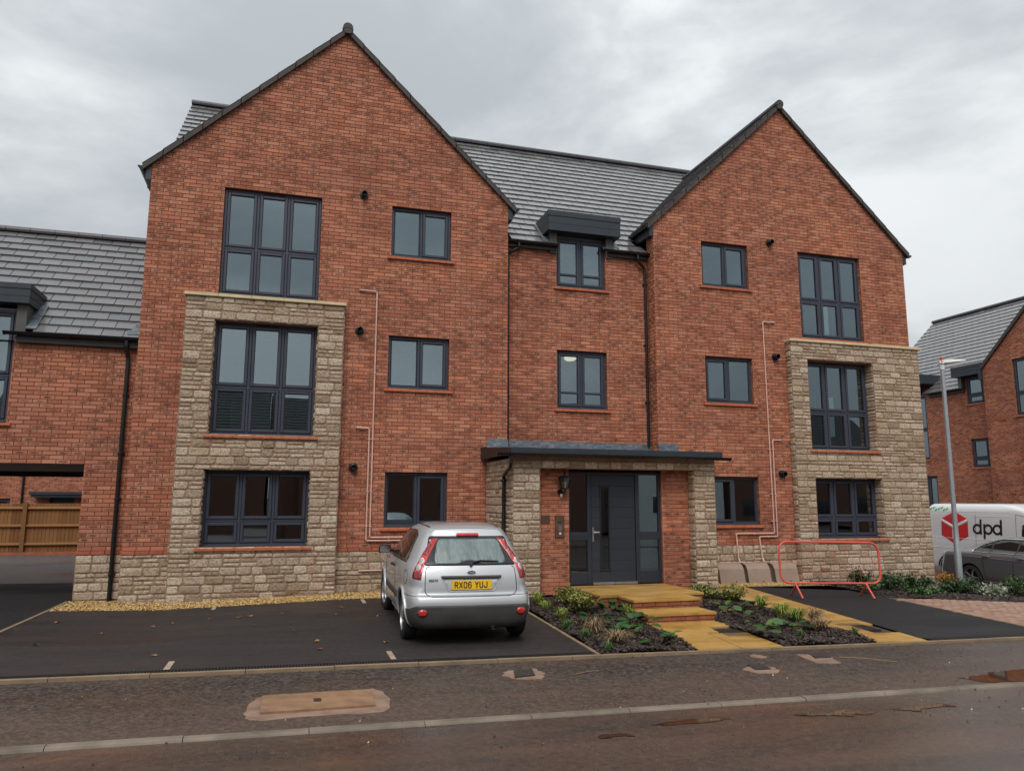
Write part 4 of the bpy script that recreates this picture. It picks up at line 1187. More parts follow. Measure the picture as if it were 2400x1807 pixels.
for (a, b, z0, z1, y) in ((-6.17, -4.45, 5.41, 5.50, .035), (-6.16, -4.46, 5.275, 5.405, .048), (-6.16, -4.46, 5.15, 5.268, .048)):
    s = MB(); s.box(a, b, y, y + .02, z0, z1); s.build('fascia_board', ['fascia_grey'], WD)
    s = MB(); s.box(b - .018, b, y + .021, 1.1, z0, z1); s.build('fascia_board', ['fascia_grey'], WD)
s = MB(); s.box(opW[1] + .002, opW[1] + .16, .17, .9, 4.56, 5.15); s.build('dormer_cheek', ['cheek_grey'], WD)
s = MB(); q0 = Vector((opW[1] + .16, .14, 4.705)); q1 = Vector((opW[1] + .16, .74, 4.705 + .6 * .948)); w = Vector((.17, 0, 0)); k_ = Vector((0, -.005, .012))
s.hexa([q0, q0 + w, q1 + w, q1, q0 + k_, q0 + w + k_, q1 + w + k_, q1 + k_]); s.build('lead_flashing', ['lead'], WD)
s = MB()
for k in range(4):
    q0 = Vector((L0 - .22 + k * .045, .16 + k * .10, 4.64 + .06 + k * .10 * .95)); s.hexa([q0, q0 + Vector((.2 - k * .045, 0, 0)), q0 + Vector((.2 - k * .045, .1, .095)), q0 + Vector((0, .1, .095)), q0 + Vector((0, -.01, .02)), q0 + Vector((.2 - k * .045, -.01, .02)), q0 + Vector((.2 - k * .045, .09, .115)), q0 + Vector((0, .09, .115))])
s.build('lead_soakers', ['lead'], WG)

# ------------------------------------------------------------------ courtyard beyond the passage: fence and a house
FN = thing('timber_fence', 'brown close-boarded timber fence seen through the drive-through', 'fence', (-7, 12.3, 0))
rf = random.Random(3)
fz = .10; ft = 1.60; fy = 12.3
x = -12.0
bm_ = [MB() for _ in range(4)]
for k, b_ in enumerate(bm_): pass
while x < -3.6:
    w = .115; s = MB()
    s.hexa([(0, fy - .004, fz), (w, fy - .016, fz), (w, fy, fz), (0, fy, fz), (0, fy - .004, ft + rf.uniform(-.01, .01)), (w, fy - .016, ft + rf.uniform(-.01, .01)), (w, fy, ft), (0, fy, ft)], 0, rf.random())
    o = s.build('board', ['fence_wood'], FN); o.location = (x, 0, 0); x += .107
for z in (.36, .92, 1.46):
    s = MB(); s.prism([(-12, fy - .017, z - .045), (-12, fy - .075, z - .03), (-12, fy - .075, z - .005), (-12, fy - .017, z + .045)], (8.4, 0, 0), r=.6); s.build('arris_rail', ['fence_wood'], FN)
for xp in (-10.7, -7.72, -4.75):
    s = MB(); s.box(xp, xp + .11, fy - .115, fy - .005, fz - .05, ft + .03, r=.35); s.build('post', ['fence_wood'], FN)
s = MB(); s.box(-12.5, -3.5, 11.95, 12.05, -.05, .13); s.build('brick_edging', ['course_brick'], None, label='red brick edging strip along the courtyard tarmac below the fence', category='edging')

HB = thing('rear_house', 'red brick house with grey door canopy behind the timber fence', 'house', (-11, 20, 0))
bp = PL((0, 20, 0), (1, 0, 0), (0, -1, 0)); pcs = Pieces(); m = MB()
opb = [(-13.5, -10.43, .3, 1.75), (-9.1, -7.0, -.5, 1.80)]
brick_courses(pcs, m, bp, -.5, 5.2, sub_spans(lambda z: (-16, 2), opb), rf)
hb = m.build('wall', ['mortar'], HB); finish_bricks(pcs, hb, 0)
window(HB, bp, -13.5, -10.43, .3, 1.75, cols=3, rng=rf)
s = MB(); s.box(-9.55, -6.5, 19.35, 20, 1.80, 1.90); s.box(-9.6, -6.45, 19.3, 20, 1.905, 2.02); s.build('door_canopy', ['fascia_grey'], HB)
s = MB(); s.box(-9.1, -7.0, 20.25, 20.3, -.5, 1.8); s.build('door', ['door_grey'], HB)
s = MB(); s.box(-8.15, -7.75, 20.0, 20.2, -.5, 1.79); s.build('pier', ['course_brick'], HB)
downpipe(HB, [(-10.02, 19.95, 5.2), (-10.02, 19.95, 0)], r=.045)
roof_slope(HB, (-16, 19.7, 5.15), (2, 19.7, 5.15), Vector((0, 3.5, 3.3)), rf, objs=0)
s = MB(); s.quad((2, 26.6, 5.15), (-16, 26.6, 5.15), (-16, 23.2, 8.45), (2, 23.2, 8.45)); s.quad((-16, 26, -.5), (2, 26, -.5), (2, 26, 5.2), (-16, 26, 5.2)); s.build('rear', ['course_brick'], HB)

# ------------------------------------------------------------------ building across the side street (right)
rr_ = random.Random(9)
RBD = thing('neighbour_building', 'red brick building with dark tiled roof and dormers behind the lamp post', 'building', (28, 9, -.7))
mp_ = PL((28, 0, 0), (0, -1, 0), (-1, 0, 0))       # u = -y
gp_ = PL((27.65, 0, 0), (0, -1, 0), (-1, 0, 0))
pcs = Pieces(); m = MB()
o1 = (-10.45, -8.95, 5.85, 7.02); o2 = (-10.45, -8.95, 3.15, 4.35); o3 = (-13.6, -12.65, 3.6, 6.55); o4 = (-13.4, -12.35, .7, 2.9)
o5 = (-7.95, -6.15, 5.1, 7.35)
z0b = -.8
def snap(o): return (o[0], o[1], z0b + round((o[2] - z0b) / .075) * .075, z0b + round((o[3] - z0b) / .075) * .075)
o1, o2, o3, o4, o5 = [snap(o) for o in (o1, o2, o3, o4, o5)]
brick_courses(pcs, m, mp_, z0b, 6.55, sub_spans(lambda z: (-16.2, -8.9), [(o1[0], o1[1], o1[2], 9), o2, (o3[0], o3[1], o3[2], 9), o4]), rr_)
gz, ga = 7.20, 10.5
def gsp(z):
    if z > ga - .1: return None
    if z < gz: return (-9.3, -2.3)
    k = (ga - z) / (ga - gz) * 3.5
    return (-5.8 - k, -5.8 + k)
brick_courses(pcs, m, gp_, z0b, ga, sub_spans(gsp, [o5]), rr_)
Q = PL((27.65, 9.3, 0), (1, 0, 0), (0, 1, 0)); 
jambs(pcs, m, mp_, [o1, o2, o3, o4], rr_); jambs(pcs, m, gp_, [o5], rr_)
RWL = m.build('wall', ['mortar'], RBD); finish_bricks(pcs, RWL, 0)
window(RBD, mp_, *o1, cols=2, transom=6.25, rng=rr_, rm=.04, rc=.05, room_dep=1.2); window(RBD, mp_, *o2, cols=2, transom=3.55, rng=rr_); window(RBD, mp_, *o3, cols=2, transom=5.0, rng=rr_, rm=.04, rc=.05, room_dep=1.2); window(RBD, mp_, *o4, cols=2, transom=1.4, rng=rr_); window(RBD, gp_, *o5, cols=3, transom=6.0, rng=rr_)
def keep_r(c):
    u = -c.y
    if abs(u + 5.8) < 3.68 and c.z < ga + .12 - abs(u + 5.8) * (ga - gz) / 3.5: return False
    for o in (o1, o3):
        if o[0] - .1 < u < o[1] + .1 and c.z < 7.25: return False
    return True
roof_slope(RBD, (27.9, 16.3, 6.6), (27.9, -2, 6.6), Vector((4.75, 0, 4.5)), rr_, objs=190, keep=keep_r)
ridge(RBD, (32.65, 16.3, 11.12), (32.65, -2, 11.12), rad=.13)
s = MB(); s.quad((37.4, -2, 6.6), (37.4, 16.3, 6.6), (32.65, 16.3, 11.1), (32.65, -2, 11.1)); s.quad((28.01, 16.2, -.8), (37, 16.2, -.8), (37, 16.2, 6.6), (28.01, 16.2, 6.6)); s.poly([(28.01, 16.2, 6.6), (37, 16.2, 6.6), (32.65, 16.2, 11.0)]); s.build('flank_wall', ['course_brick'], RBD)
hw = 3.62; ap = ga + .12; ez = ap - hw * (ga - gz) / 3.5
def keepg2(c): return 6.6 + (c.x - 27.9) * .947 < c.z + .03
for sg in (-1, 1):
    if sg < 0: roof_slope(RBD, (32.5, 5.8 + hw, ez), (27.58, 5.8 + hw, ez), Vector((0, -hw, ap - ez)), rr_, objs=0, keep=keepg2) if False else roof_slope(RBD, (32.5, 5.8 + hw, ez), (27.58, 5.8 + hw, ez), Vector((0, -hw, ap - ez)), rr_, objs=0, keep=keepg2)
    else: roof_slope(RBD, (27.58, 5.8 - hw, ez), (32.5, 5.8 - hw, ez), Vector((0, hw, ap - ez)), rr_, objs=0, keep=keepg2)
    s = MB(); q0 = Vector((27.56, 5.8, ap + .03)); q1 = Vector((27.56, 5.8 - sg * hw, ez + .03)); dn = Vector((0, 0, -.17)); s.prism([q0, q1, q1 + dn, q0 + dn], (.05, 0, 0)); s.build('verge', ['verge'], RBD)
s = MB(); s.box(27.55, 27.98, 9.3, 9.42, 6.75, ez + .1); s.build('eaves_box', ['fascia_grey'], RBD)
half_gutter(RBD, (27.84, 12.3, 6.58), (27.84, 10.6, 6.58), .06)
s = MB(); s.box(27.9, 27.98, 10.5, 12.4, 6.42, 6.56); s.build('fascia', ['fascia_dark'], RBD)
for (y0, y1) in ((8.9, 10.85), (12.4, 13.9)):
    s = MB(); s.box(27.68, 29, y0, y1, 7.06, 7.48); rd = s.build('dormer_box', ['fascia_grey'], RBD)
    for (z0, z1, xo) in ((7.38, 7.50, 27.655), (7.22, 7.372, 27.665), (7.06, 7.212, 27.665)):
        s = MB(); s.box(xo, xo + .012, y0 - .01, y1 + .01, z0, z1); s.build('fascia_board', ['fascia_grey'], rd)
    s = MB(); s.box(27.85, 28.8, y1 - .3, y1 - .14, 6.55, 7.06); s.build('dormer_cheek', ['cheek_grey'], rd)
for (u, z, P_) in ((-9.22 + .1, 5.0 - .15, mp_), (-8.6, 5.0, gp_), (-9.2, 2.05, gp_), (-8.5, 2.05, gp_)):
    s = MB(); s.bbox(P_, u, u + .17, 0, .03, z, z + .17, .005); s.build('wall_vent', ['course_brick'], RBD)

# ------------------------------------------------------------------ houses over the road (seen mirrored in the panes)
ro = random.Random(21)
def opposite(x0, x1, y, ze, zr, label, gable=None, wallmat='far_brick', door=True):
    t = thing('opposite_house', label, 'house', ((x0 + x1) / 2, y, 0), 'houses over the road mirrored in the panes')
    s = MB(); s.box(x0, x1, y - 8, y, -.3, ze); w = s.build('wall', [wallmat], t)
    roof_slope(t, (x1 + .1, y + .25, ze - .05), (x0 - .1, y + .25, ze - .05), Vector((0, -4.2, zr - ze)), ro, objs=0, tile_w=3.0, mat='far_tile')
    s = MB(); s.quad((x0, y - 8.3, ze), (x1, y - 8.3, ze), (x1, y - 3.95, zr), (x0, y - 3.95, zr))
    for xx in (x0, x1): s.poly([(xx, y, ze), (xx, y - 8, ze), (xx, y - 3.95, zr)])
    s.build('rear_slope', ['roof_tile'], t)
    if gable:
        g0, g1 = gable; gm = (g0 + g1) / 2; gh = (g1 - g0) / 2
        s = MB(); s.prism([(g0, y + .5, -.3), (g1, y + .5, -.3), (g1, y + .5, ze), (gm, y + .5, ze + gh), (g0, y + .5, ze)], (0, -4.5, 0)); s.build('gable', [wallmat], t)
        for sg in (-1, 1):
            s = MB(); a = Vector((gm, y + .6, ze + gh + .12)); b = Vector((gm + sg * (gh + .2), y + .6, ze - .1)); s.prism([a, b, b + Vector((0, 0, .12)), a + Vector((0, 0, .12))], (0, -4.4, 0)); s.build('gable_roof', ['roof_tile'], t)
        xs = [gm - .6]
        for z in (.9, 3.6):
            s = MB(); s.box(gm - .7, gm + .7, y + .5, y + .54, z, z + 1.2); s.build('window', ['white_board'], t)
            s = MB(); s.box(gm - .62, gm - .04, y + .54, y + .55, z + .08, z + 1.12); s.box(gm + .04, gm + .62, y + .54, y + .55, z + .08, z + 1.12); s.build('pane', ['car_glass_dark'], t)
    for xw in np.arange(x0 + 1.2, x1 - 1.5, 3.2):
        if gable and gable[0] - 1.6 < xw < gable[1] + .2: continue
        for z in (.9, 3.5):
            s = MB(); s.box(xw, xw + 1.3, y, y + .03, z, z + 1.15); s.build('window_frame', ['frame_grey'], t)
            s = MB(); s.box(xw + .07, xw + .62, y + .03, y + .035, z + .07, z + 1.08); s.box(xw + .68, xw + 1.23, y + .03, y + .035, z + .07, z + 1.08); s.build('pane', ['car_glass_dark'], t)
    s = MB(); s.box(x0 + 3.0, x0 + 3.95, y, y + .04, 0, 2.1); s.build('door', ['door_grey'], t)
opposite(-16, -1.2, -33, 5.4, 9.2, 'brick terrace over the road with plain tiled roof, mirrored in left panes')
opposite(-1.0, 8.0, -33.5, 5.2, 8.8, 'brick house over the road with a front gable, mirrored in panes', gable=(.5, 5.0))
opposite(8.6, 19.6, -33.2, 5.2, 8.8, 'brick house over the road with wide gable, mirrored in the door glass', gable=(13, 18.5))
opposite(20.4, 30, -33, 5.2, 8.8, 'pale fronted house over the road, mirrored in the right sidelight', gable=(21, 25.5), wallmat='white_board')
opposite(-34, -18, -33, 5.2, 8.8, 'long brick terrace over the road far to the left')
opposite(31, 46, -33, 5.2, 8.8, 'long brick terrace over the road far to the right')
# ------------------------------------------------------------------ ground
def sheet(name, quad, off, mat, n=None, m=None, kind='structure', parent=None, skirt=0.0, zfun=None, **tags):
    # quad: four (x, y) corners, counter-clockwise from above; draped on the terrain
    p = [Vector((a[0], a[1], 0)) for a in quad]
    n = n or max(2, int(max((p[1] - p[0]).length, (p[2] - p[3]).length) / .4)); m = m or max(2, int(max((p[3] - p[0]).length, (p[2] - p[1]).length) / .4))
    n, m = min(n, 160), min(m, 160)
    mb = MB(); hf = zfun or H
    def pt(i, j):
        a, b = i / n, j / m
        q = p[0] * (1 - a) * (1 - b) + p[1] * a * (1 - b) + p[2] * a * b + p[3] * (1 - a) * b
        return (q.x, q.y, hf(q.x, q.y) + off)
    for j in range(m + 1):
        for i in range(n + 1): mb.v.append(pt(i, j))
    for j in range(m):
        for i in range(n):
            k = j * (n + 1) + i
            mb.f.append((k, k + 1, k + n + 2, k + n + 1)); mb.m.append(0); mb.r.append(.5); mb.uv.append(((0, 0), (1, 0), (1, 1), (0, 1)))
    if skirt:
        per = [(i, 0) for i in range(n)] + [(n, j) for j in range(m)] + [(n - i, m) for i in range(n)] + [(0, m - j) for j in range(m)]
        for k in range(len(per)):
            a, b = pt(*per[k]), pt(*per[(k + 1) % len(per)])
            mb.quad((a[0], a[1], a[2] - skirt), (b[0], b[1], b[2] - skirt), b, a)
    return mb.build(name, [mat], parent, smooth=False, kind=kind, **tags)
def drape(mb, pts, off, mat=0, th=None, r=.5):
    # a small polygon with real thickness following the terrain
    top = [(x, y, H(x, y) + off) for x, y in pts]
    if th:
        n = len(top); i = len(mb.v); mb.v += [(x, y, z - th) for x, y, z in top] + top
        for f in [tuple(range(i + n, i + 2 * n))] + [(i + k, i + (k + 1) % n, i + n + (k + 1) % n, i + n + k) for k in range(n)]:
            mb.f.append(f); mb.m.append(mat); mb.r.append(r); mb.uv.append(tuple((0, 0) for _ in f))
    else: mb.poly(top, mat, r)
# terrain to the horizon
xs = [-900, -120, -40, -30] + HX[1:14] + [24, 30, 40, 120, 900]; xs = sorted(set(xs)); ys = [-900, -120, -40, -20, -6.2, -3.5, -1.0, 4, 12, 30, 120, 900]
g = MB(); nx = len(xs)
for y in ys:
    for x in xs: g.v.append((x, y, H(x, y) - .16))
for j in range(len(ys) - 1):
    for i in range(nx - 1):
        k = j * nx + i; g.f.append((k, k + 1, k + nx + 1, k + nx)); g.m.append(0); g.r.append(.5); g.uv.append(((0, 0), (1, 0), (1, 1), (0, 1)))
g.build('ground', ['earth'], kind='structure')
YK0, YK1, YE0, YE1, YD = -8.37, -8.28, -6.20, -6.13, -5.98
sheet('road', [(-45, -19), (45, -19), (45, YK0), (-45, YK0)], -.045, 'road_tarmac', 120, 30)
PV = sheet('pavement', [(-45, YK1), (45, YK1), (45, YE0), (-45, YE0)], -.030, 'footway_tarmac', 140, 8)
sheet('far_pavement', [(-45, -26), (45, -26), (45, -19.1), (-45, -19.1)], -.02, 'footway_tarmac', 60, 8)
# kerb stones and the edging strip, stone by stone
K = sub('kerb', None); tag(K, kind='structure')
rk = random.Random(4)
x = -9.15 + .3
while x < 13.5:
    s = MB(); e = x + .912; c = (x + e) / 2; dz = rk.uniform(-.004, .005)
    pr = [(YK0 + .004, -.16), (YK0, -.052), (YK0 + .012, -.033), (YK0 + .03, -.024), (YK1, -.022), (YK1, -.16)]
    zz_ = [H(x, -8.3), H(e, -8.3)]
    A_ = [Vector((x + .003, y, zz_[0] + z + dz)) for y, z in pr]; B_ = [Vector((e - .003, y, zz_[1] + z + dz)) for y, z in pr]
    for i in range(len(pr) - 1): s.quad(A_[i], B_[i], B_[i + 1], A_[i + 1])
    s.poly(A_); s.poly(B_[::-1]); s.build('kerb_stone', ['kerb_concrete'], K); x = e
E_ = sub('edging_strip', None); tag(E_, kind='structure')
x = -9.3
while x < 13.5:
    s = MB(); e = x + .90; dz = rk.uniform(-.002, .004)
    s.hexa([(x + .003, YE0, H(x, -6.2) - .12), (e - .003, YE0, H(e, -6.2) - .12), (e - .003, YE1, H(e, -6.2) - .12), (x + .003, YE1, H(x, -6.2) - .12), (x + .003, YE0, H(x, -6.2) + .003 + dz), (e - .003, YE0, H(e, -6.2) + .003 + dz), (e - .003, YE1, H(e, -6.2) + .003 + dz), (x + .003, YE1, H(x, -6.2) + .003 + dz)])
    s.build('edging_stone', ['edging_concrete'], E_); x = e
for (a, b) in (((-3.475, YE1), (-3.475, .18)), ((3.655, YE1), (3.80, -2.4))):
    s = MB(); n = 7
    for i in range(n):
        p0 = Vector((*a, 0)).lerp(Vector((*b, 0)), i / n); p1 = Vector((*a, 0)).lerp(Vector((*b, 0)), (i + 1) / n); s = MB(); w = .025
        s.hexa([(p0.x - w, p0.y + .003, H(p0.x, p0.y) - .1), (p0.x + w, p0.y + .003, H(p0.x, p0.y) - .1), (p1.x + w, p1.y - .003, H(p1.x, p1.y) - .1), (p1.x - w, p1.y - .003, H(p1.x, p1.y) - .1), (p0.x - w, p0.y + .003, H(p0.x, p0.y) + .012), (p0.x + w, p0.y + .003, H(p0.x, p0.y) + .012), (p1.x + w, p1.y - .003, H(p1.x, p1.y) + .012), (p1.x - w, p1.y - .003, H(p1.x, p1.y) + .012)])
        s.build('edging_stone', ['edging_concrete'], E_)
# channel drains
def drain(x0, x1, label):
    t = thing('channel_drain', label, 'drain', ((x0 + x1) / 2, -6.05, H((x0 + x1) / 2, -6.05)))
    s = MB(); n = 20
    for i in range(n):
        a, b = x0 + (x1 - x0) * i / n, x0 + (x1 - x0) * (i + 1) / n
        s.quad((a, YE1 + .003, H(a, -6.05) - .03), (b, YE1 + .003, H(b, -6.05) - .03), (b, YD, H(b, -6.05) - .03), (a, YD, H(a, -6.05) - .03))
        for y in (YE1 + .003, YE1 + .045, YD - .055, YD - .012):
            s.hexa([(a, y, H(a, -6.05) - .03), (b, y, H(b, -6.05) - .03), (b, y + .010, H(b, -6.05) - .03), (a, y + .010, H(a, -6.05) - .03), (a, y, H(a, -6.05) + .002), (b, y, H(b, -6.05) + .002), (b, y + .010, H(b, -6.05) + .002), (a, y + .010, H(a, -6.05) + .002)])
    s.build('channel', ['grate_plastic'], t)
    s = MB(); x = x0
    while x < x1:
        z = H(x, -6.05); s.box(x, x + .014, YE1 + .004, YD - .003, z - .02, z + .004); x += .032
    s.build('grating', ['grate_plastic'], t, kind='stuff')
drain(-9, 3.62, 'black slotted channel drain along the front of the parking bays')
drain(8.62, 12.5, 'black slotted channel drain at the foot of the right-hand drive')
# parking bays, drive and court
sheet('parking_bays', [(-3.45, YD), (3.64, YD), (3.78, -1.0), (-3.45, -1.0)], 0, 'bay_tarmac', 24, 18)
sheet('driveway', [(-10, YD), (-3.50, YD), (-3.50, 3.4), (-10, 3.4)], -.004, 'drive_tarmac', 20, 26)
sheet('courtyard', [(-14, 3.4), (-2.5, 3.4), (-2.5, 11.95), (-14, 11.95)], -.006, 'court_tarmac', 30, 24)
sheet('courtyard_bed', [(-14, 12.05), (-2.5, 12.05), (-2.5, 30), (-14, 30)], .05, 'bark')
sheet('side_drive', [(8.56, YD), (11.0, YD), (11.12, -2.4), (9.18, -.86)], .0, 'drive_tarmac', 16, 24)
s = MB(); tp = [(11.12, -2.4), (11.10, -1.6), (9.18, -.86)]; drape(s, tp, .001); 
for i in range(0): pass
s.build('side_drive', ['drive_tarmac'], kind='structure')
sheet('side_street', [(17.6, -6), (27, -6), (27, 30), (17.6, 30)], -.03, 'footway_tarmac', 20, 60)
# bay marker blocks set in the tarmac
BMG = 'marker blocks of the parking bays'
for (x, y0, y1, lb) in ((-1.08, -5.97, -5.55, 'buff marker block in the tarmac, front, left of the car'), (1.26, -5.93, -5.50, 'buff marker block in the tarmac in front of the car, road side'), (-1.02, -1.30, -.95, 'buff marker block by the gravel, left bay line'), (1.38, -1.50, -1.05, 'buff marker block by the gravel close to the car wing mirror')):
    s = MB(); drape(s, [(x - .03, y0), (x + .03, y0), (x + .03, y1), (x - .03, y1)], .006, 0, .05); s.build('bay_marker', ['mark_block'], label=lb, category='marker', group=BMG)
# gravel margins
def gravel(name, x0, x1, y0, y1, count, seed, lip=.0):
    r = random.Random(seed); mb = MB()
    n = 30
    for i in range(n):
        a, b = x0 + (x1 - x0) * i / n, x0 + (x1 - x0) * (i + 1) / n
        mb.quad((a, y0, H(a, y0) - .01), (b, y0, H(b, y0) - .01), (b, y1, H(b, y1) + .01), (a, y1, H(a, y1) + .01), 1)
    for _ in range(count):
        x, y = r.uniform(x0, x1), r.uniform(y0, y1); s_ = r.uniform(.008, .019)
        z = H(x, y) + r.uniform(0, .016); a = r.uniform(0, PI); ca, sa = math.cos(a) * s_, math.sin(a) * s_; h = s_ * r.uniform(.4, .7); k = r.uniform(.55, .9)
        i = len(mb.v); j = [r.uniform(.8, 1.2) for _ in range(6)]
        mb.v += [(x + ca * j[0], y + sa * j[0], z), (x - sa * k * j[1], y + ca * k * j[1], z + h * .2), (x - ca * j[2], y - sa * j[2], z), (x + sa * k * j[3], y - ca * k * j[3], z + h * .1), (x + s_ * .2, y, z + h * j[4]), (x - s_ * .2, y + s_ * .1, z + h * j[5])]
        rv = r.random()
        for f in ((0, 1, 4), (1, 5, 4), (1, 2, 5), (2, 3, 5), (3, 4, 5), (3, 0, 4)):
            mb.f.append(tuple(i + q for q in f)); mb.m.append(0); mb.r.append(rv); mb.uv.append(((0, 0), (1, 0), (1, 1)))
    mb.build(name, ['gravel', 'earth'], kind='stuff', label='golden gravel margin along the foot of the wall', category='gravel')
gravel('gravel', -3.44, 3.9, -1.0, .16, 13000, 1)
gravel('gravel', 8.3, 11.3, -.86, 0.0, 4200, 2)
# ------------- paths of buff slabs
def slabs(name, quad, cols, rows, seed, skip=(), off=.004):
    r = random.Random(seed); root = sub(name, None); tag(root, kind='structure')
    p = [Vector((*a, 0)) for a in quad]
    for j in range(rows):
        for i in range(cols):
            if (i, j) in skip: continue
            c = []
            for (a, b) in ((i, j), (i + 1, j), (i + 1, j + 1), (i, j + 1)):
                a = a / cols; b = b / rows
                c.append(p[0] * (1 - a) * (1 - b) + p[1] * a * (1 - b) + p[2] * a * b + p[3] * (1 - a) * b)
            ctr = sum(c, Vector()) / 4; c = [q + (ctr - q).normalized() * .006 for q in c]
            s = MB(); dz = r.uniform(-.002, .003); drape(s, [(q.x, q.y) for q in c], off + dz, 0, .04, r.random()); s.build('paving_slab', ['path_slab'], root)
    return root
sheet('path_base', [(5.0, YE1), (6.2, YE1), (6.40, -4.25), (5.20, -4.25)], -.02, 'earth')
slabs('entrance_path', [(5.0, YE1), (6.22, YE1), (6.40, -4.25), (5.20, -4.25)], 2, 4, 1, skip=((1, 2),))
s = MB(); drape(s, [(5.6 + .03, -5.1), (5.93, -5.1), (5.99, -4.62), (5.7, -4.62)], .004, 0, .03, .4); s.build('paving_slab', ['path_slab'], bpy.data.objects['entrance_path'])
sheet('path_base', [(7.68, YE1), (8.52, YE1), (9.16, -.86), (8.02, -1.3)], -.02, 'earth')
slabs('side_path', [(7.68, YE1), (8.52, YE1), (9.16, -.86), (8.05, -1.1)], 2, 9, 2, skip=((1, 1), ))
def grate(quad, label):
    p = [Vector((*a, 0)) for a in quad]; ctr = sum(p, Vector()) / 4
    t = thing('drain_grate', label, 'grate', (ctr.x, ctr.y, H(ctr.x, ctr.y)), 'black grates in the paths')
    s = MB(); drape(s, quad, -.012, 0, .03); s.build('tray', ['grate_plastic'], t)
    s = MB()
    for k in range(13):
        f = (k + .1) / 13; g_ = (k + .62) / 13
        a, b, c, d = p[0].lerp(p[1], f), p[0].lerp(p[1], g_), p[3].lerp(p[2], g_), p[3].lerp(p[2], f); drape(s, [(q.x, q.y) for q in (a, b, c, d)], .006, 0, .012)
    for k in range(11):
        f = (k + .1) / 11; g_ = (k + .62) / 11
        a, b, c, d = p[0].lerp(p[3], f), p[1].lerp(p[2], f), p[1].lerp(p[2], g_), p[0].lerp(p[3], g_); drape(s, [(q.x, q.y) for q in (a, b, c, d)], .003, 0, .010)
    s.build('mesh', ['cover_dark'], t)
grate([(5.88, -5.42), (6.30, -5.45), (6.28, -4.93), (5.93, -4.91)], 'black square grate at the edge of the entrance path')
grate([(8.0, -5.36), (8.46, -5.36), (8.50, -4.84), (8.06, -4.82)], 'black square grate in the buff side path beside the drive')
# ------------- entrance steps
ST = thing('entrance_steps', 'buff slab and brick steps with landing before the entrance door', 'steps', (6, -2.8, 0))
def stepblock(x0, x1, y0, y1, zt, zb, nx, ny, seed):
    r = random.Random(seed)
    for i in range(nx):
        for j in range(ny):
            s = MB(); a, b = x0 + (x1 - x0) * i / nx, x0 + (x1 - x0) * (i + 1) / nx; c, d = y0 + (y1 - y0) * j / ny, y0 + (y1 - y0) * (j + 1) / ny
            s.bbox(PL((0, 0, 0), (1, 0, 0), (0, -1, 0)), a + .002, b - .002, -(d - .002), -(c + .002), zt - .035, zt + r.uniform(-.001, .001), 0, 0, r.random()); s.build('tread_slab', ['path_slab'], ST)
    # risers: bricks on front and both sides
    for (P_, L) in ((PL((x0 + .02, y0 + .02, 0), (1, 0, 0), (0, -1, 0)), x1 - x0 - .04), (PL((x0 + .02, y1, 0), (0, -1, 0), (-1, 0, 0)), y1 - y0 - .02), (PL((x1 - .02, y0 + .02, 0), (0, 1, 0), (1, 0, 0)), y1 - y0 - .02)):
        z = zt - .037
        while z > zb:
            u = -.1 * r.random()
            while u < L:
                a, b = max(u, 0), min(u + .225, L)
                if b - a > .02:
                    s = MB(); add_brick(s, P_((a + b) / 2, 0, z - .036), P_.U, P_.N, b - a - .008, .064, .06, r.random() * .5); s.build('riser_brick', ['riser_brick'], ST)
                u += .225
            z -= .075
    s = MB(); s.box(x0 + .03, x1 - .03, y0 + .03, y1, zb, zt - .036); s.build('core', ['mortar'], ST)
stepblock(4.99, 6.90, -3.08, -1.63, .214, -.06, 3, 3, 1)
stepblock(5.29, 6.48, -3.70, -3.082, .212, -.10, 2, 1, 2)
stepblock(5.23, 6.39, -4.29, -3.702, .080, -.14, 2, 1, 3)
# ------------- planting beds of bark chips
def bedz(x, y): return H(x, y) + .02 + .02 * math.sin(x * 5.1 + y * 3.3) + (.02 if y > -3.2 and x < 7.6 else 0)
def bark(name, quad, count, seed, label):
    r = random.Random(seed); p = [Vector((*a, 0)) for a in quad]
    sheet('bed_soil', quad, -.01, 'bark', zfun=bedz)
    mb = MB()
    for _ in range(count):
        a, b = r.random(), r.random()
        q = p[0] * (1 - a) * (1 - b) + p[1] * a * (1 - b) + p[2] * a * b + p[3] * (1 - a) * b
        z = bedz(q.x, q.y) + r.uniform(-.005, .02); L, W = r.uniform(.018, .05), r.uniform(.008, .018); an = r.uniform(0, PI); t = r.uniform(-.5, .5); t2 = r.uniform(-.5, .5)
        u = Vector((math.cos(an), math.sin(an), t)).normalized() * L; v = Vector((-math.sin(an), math.cos(an), t2)).normalized() * W; c = Vector((q.x, q.y, z)); n_ = u.cross(v).normalized() * .006
        i = len(mb.v); mb.v += [tuple(c - u - v * .6), tuple(c + u * .9 - v), tuple(c + u + v * .5), tuple(c - u * .8 + v), tuple(c + n_)]
        rv = r.random()
        for f in ((0, 1, 4), (1, 2, 4), (2, 3, 4), (3, 0, 4)):
            mb.f.append(tuple(i + k for k in f)); mb.m.append(0); mb.r.append(rv); mb.uv.append(((0, 0), (1, 0), (1, 1)))
    mb.build(name, ['bark'], kind='stuff', label=label, category='bark mulch')
bark('bark_mulch', [(3.69, YE1), (4.98, YE1), (5.27, -3.3), (3.83, -3.3)], 6500, 1, 'dark bark mulch in the bed left of the entrance path')
bark('bark_mulch', [(3.83, -3.3), (5.3, -3.3), (5.05, -1.62), (3.88, -1.86)], 3800, 2, 'dark bark mulch beside the porch pier and steps')
bark('bark_mulch', [(6.24, YE1), (7.66, YE1), (7.90, -3.3), (6.42, -3.3)], 6500, 3, 'dark bark mulch in the bed between the two paths')
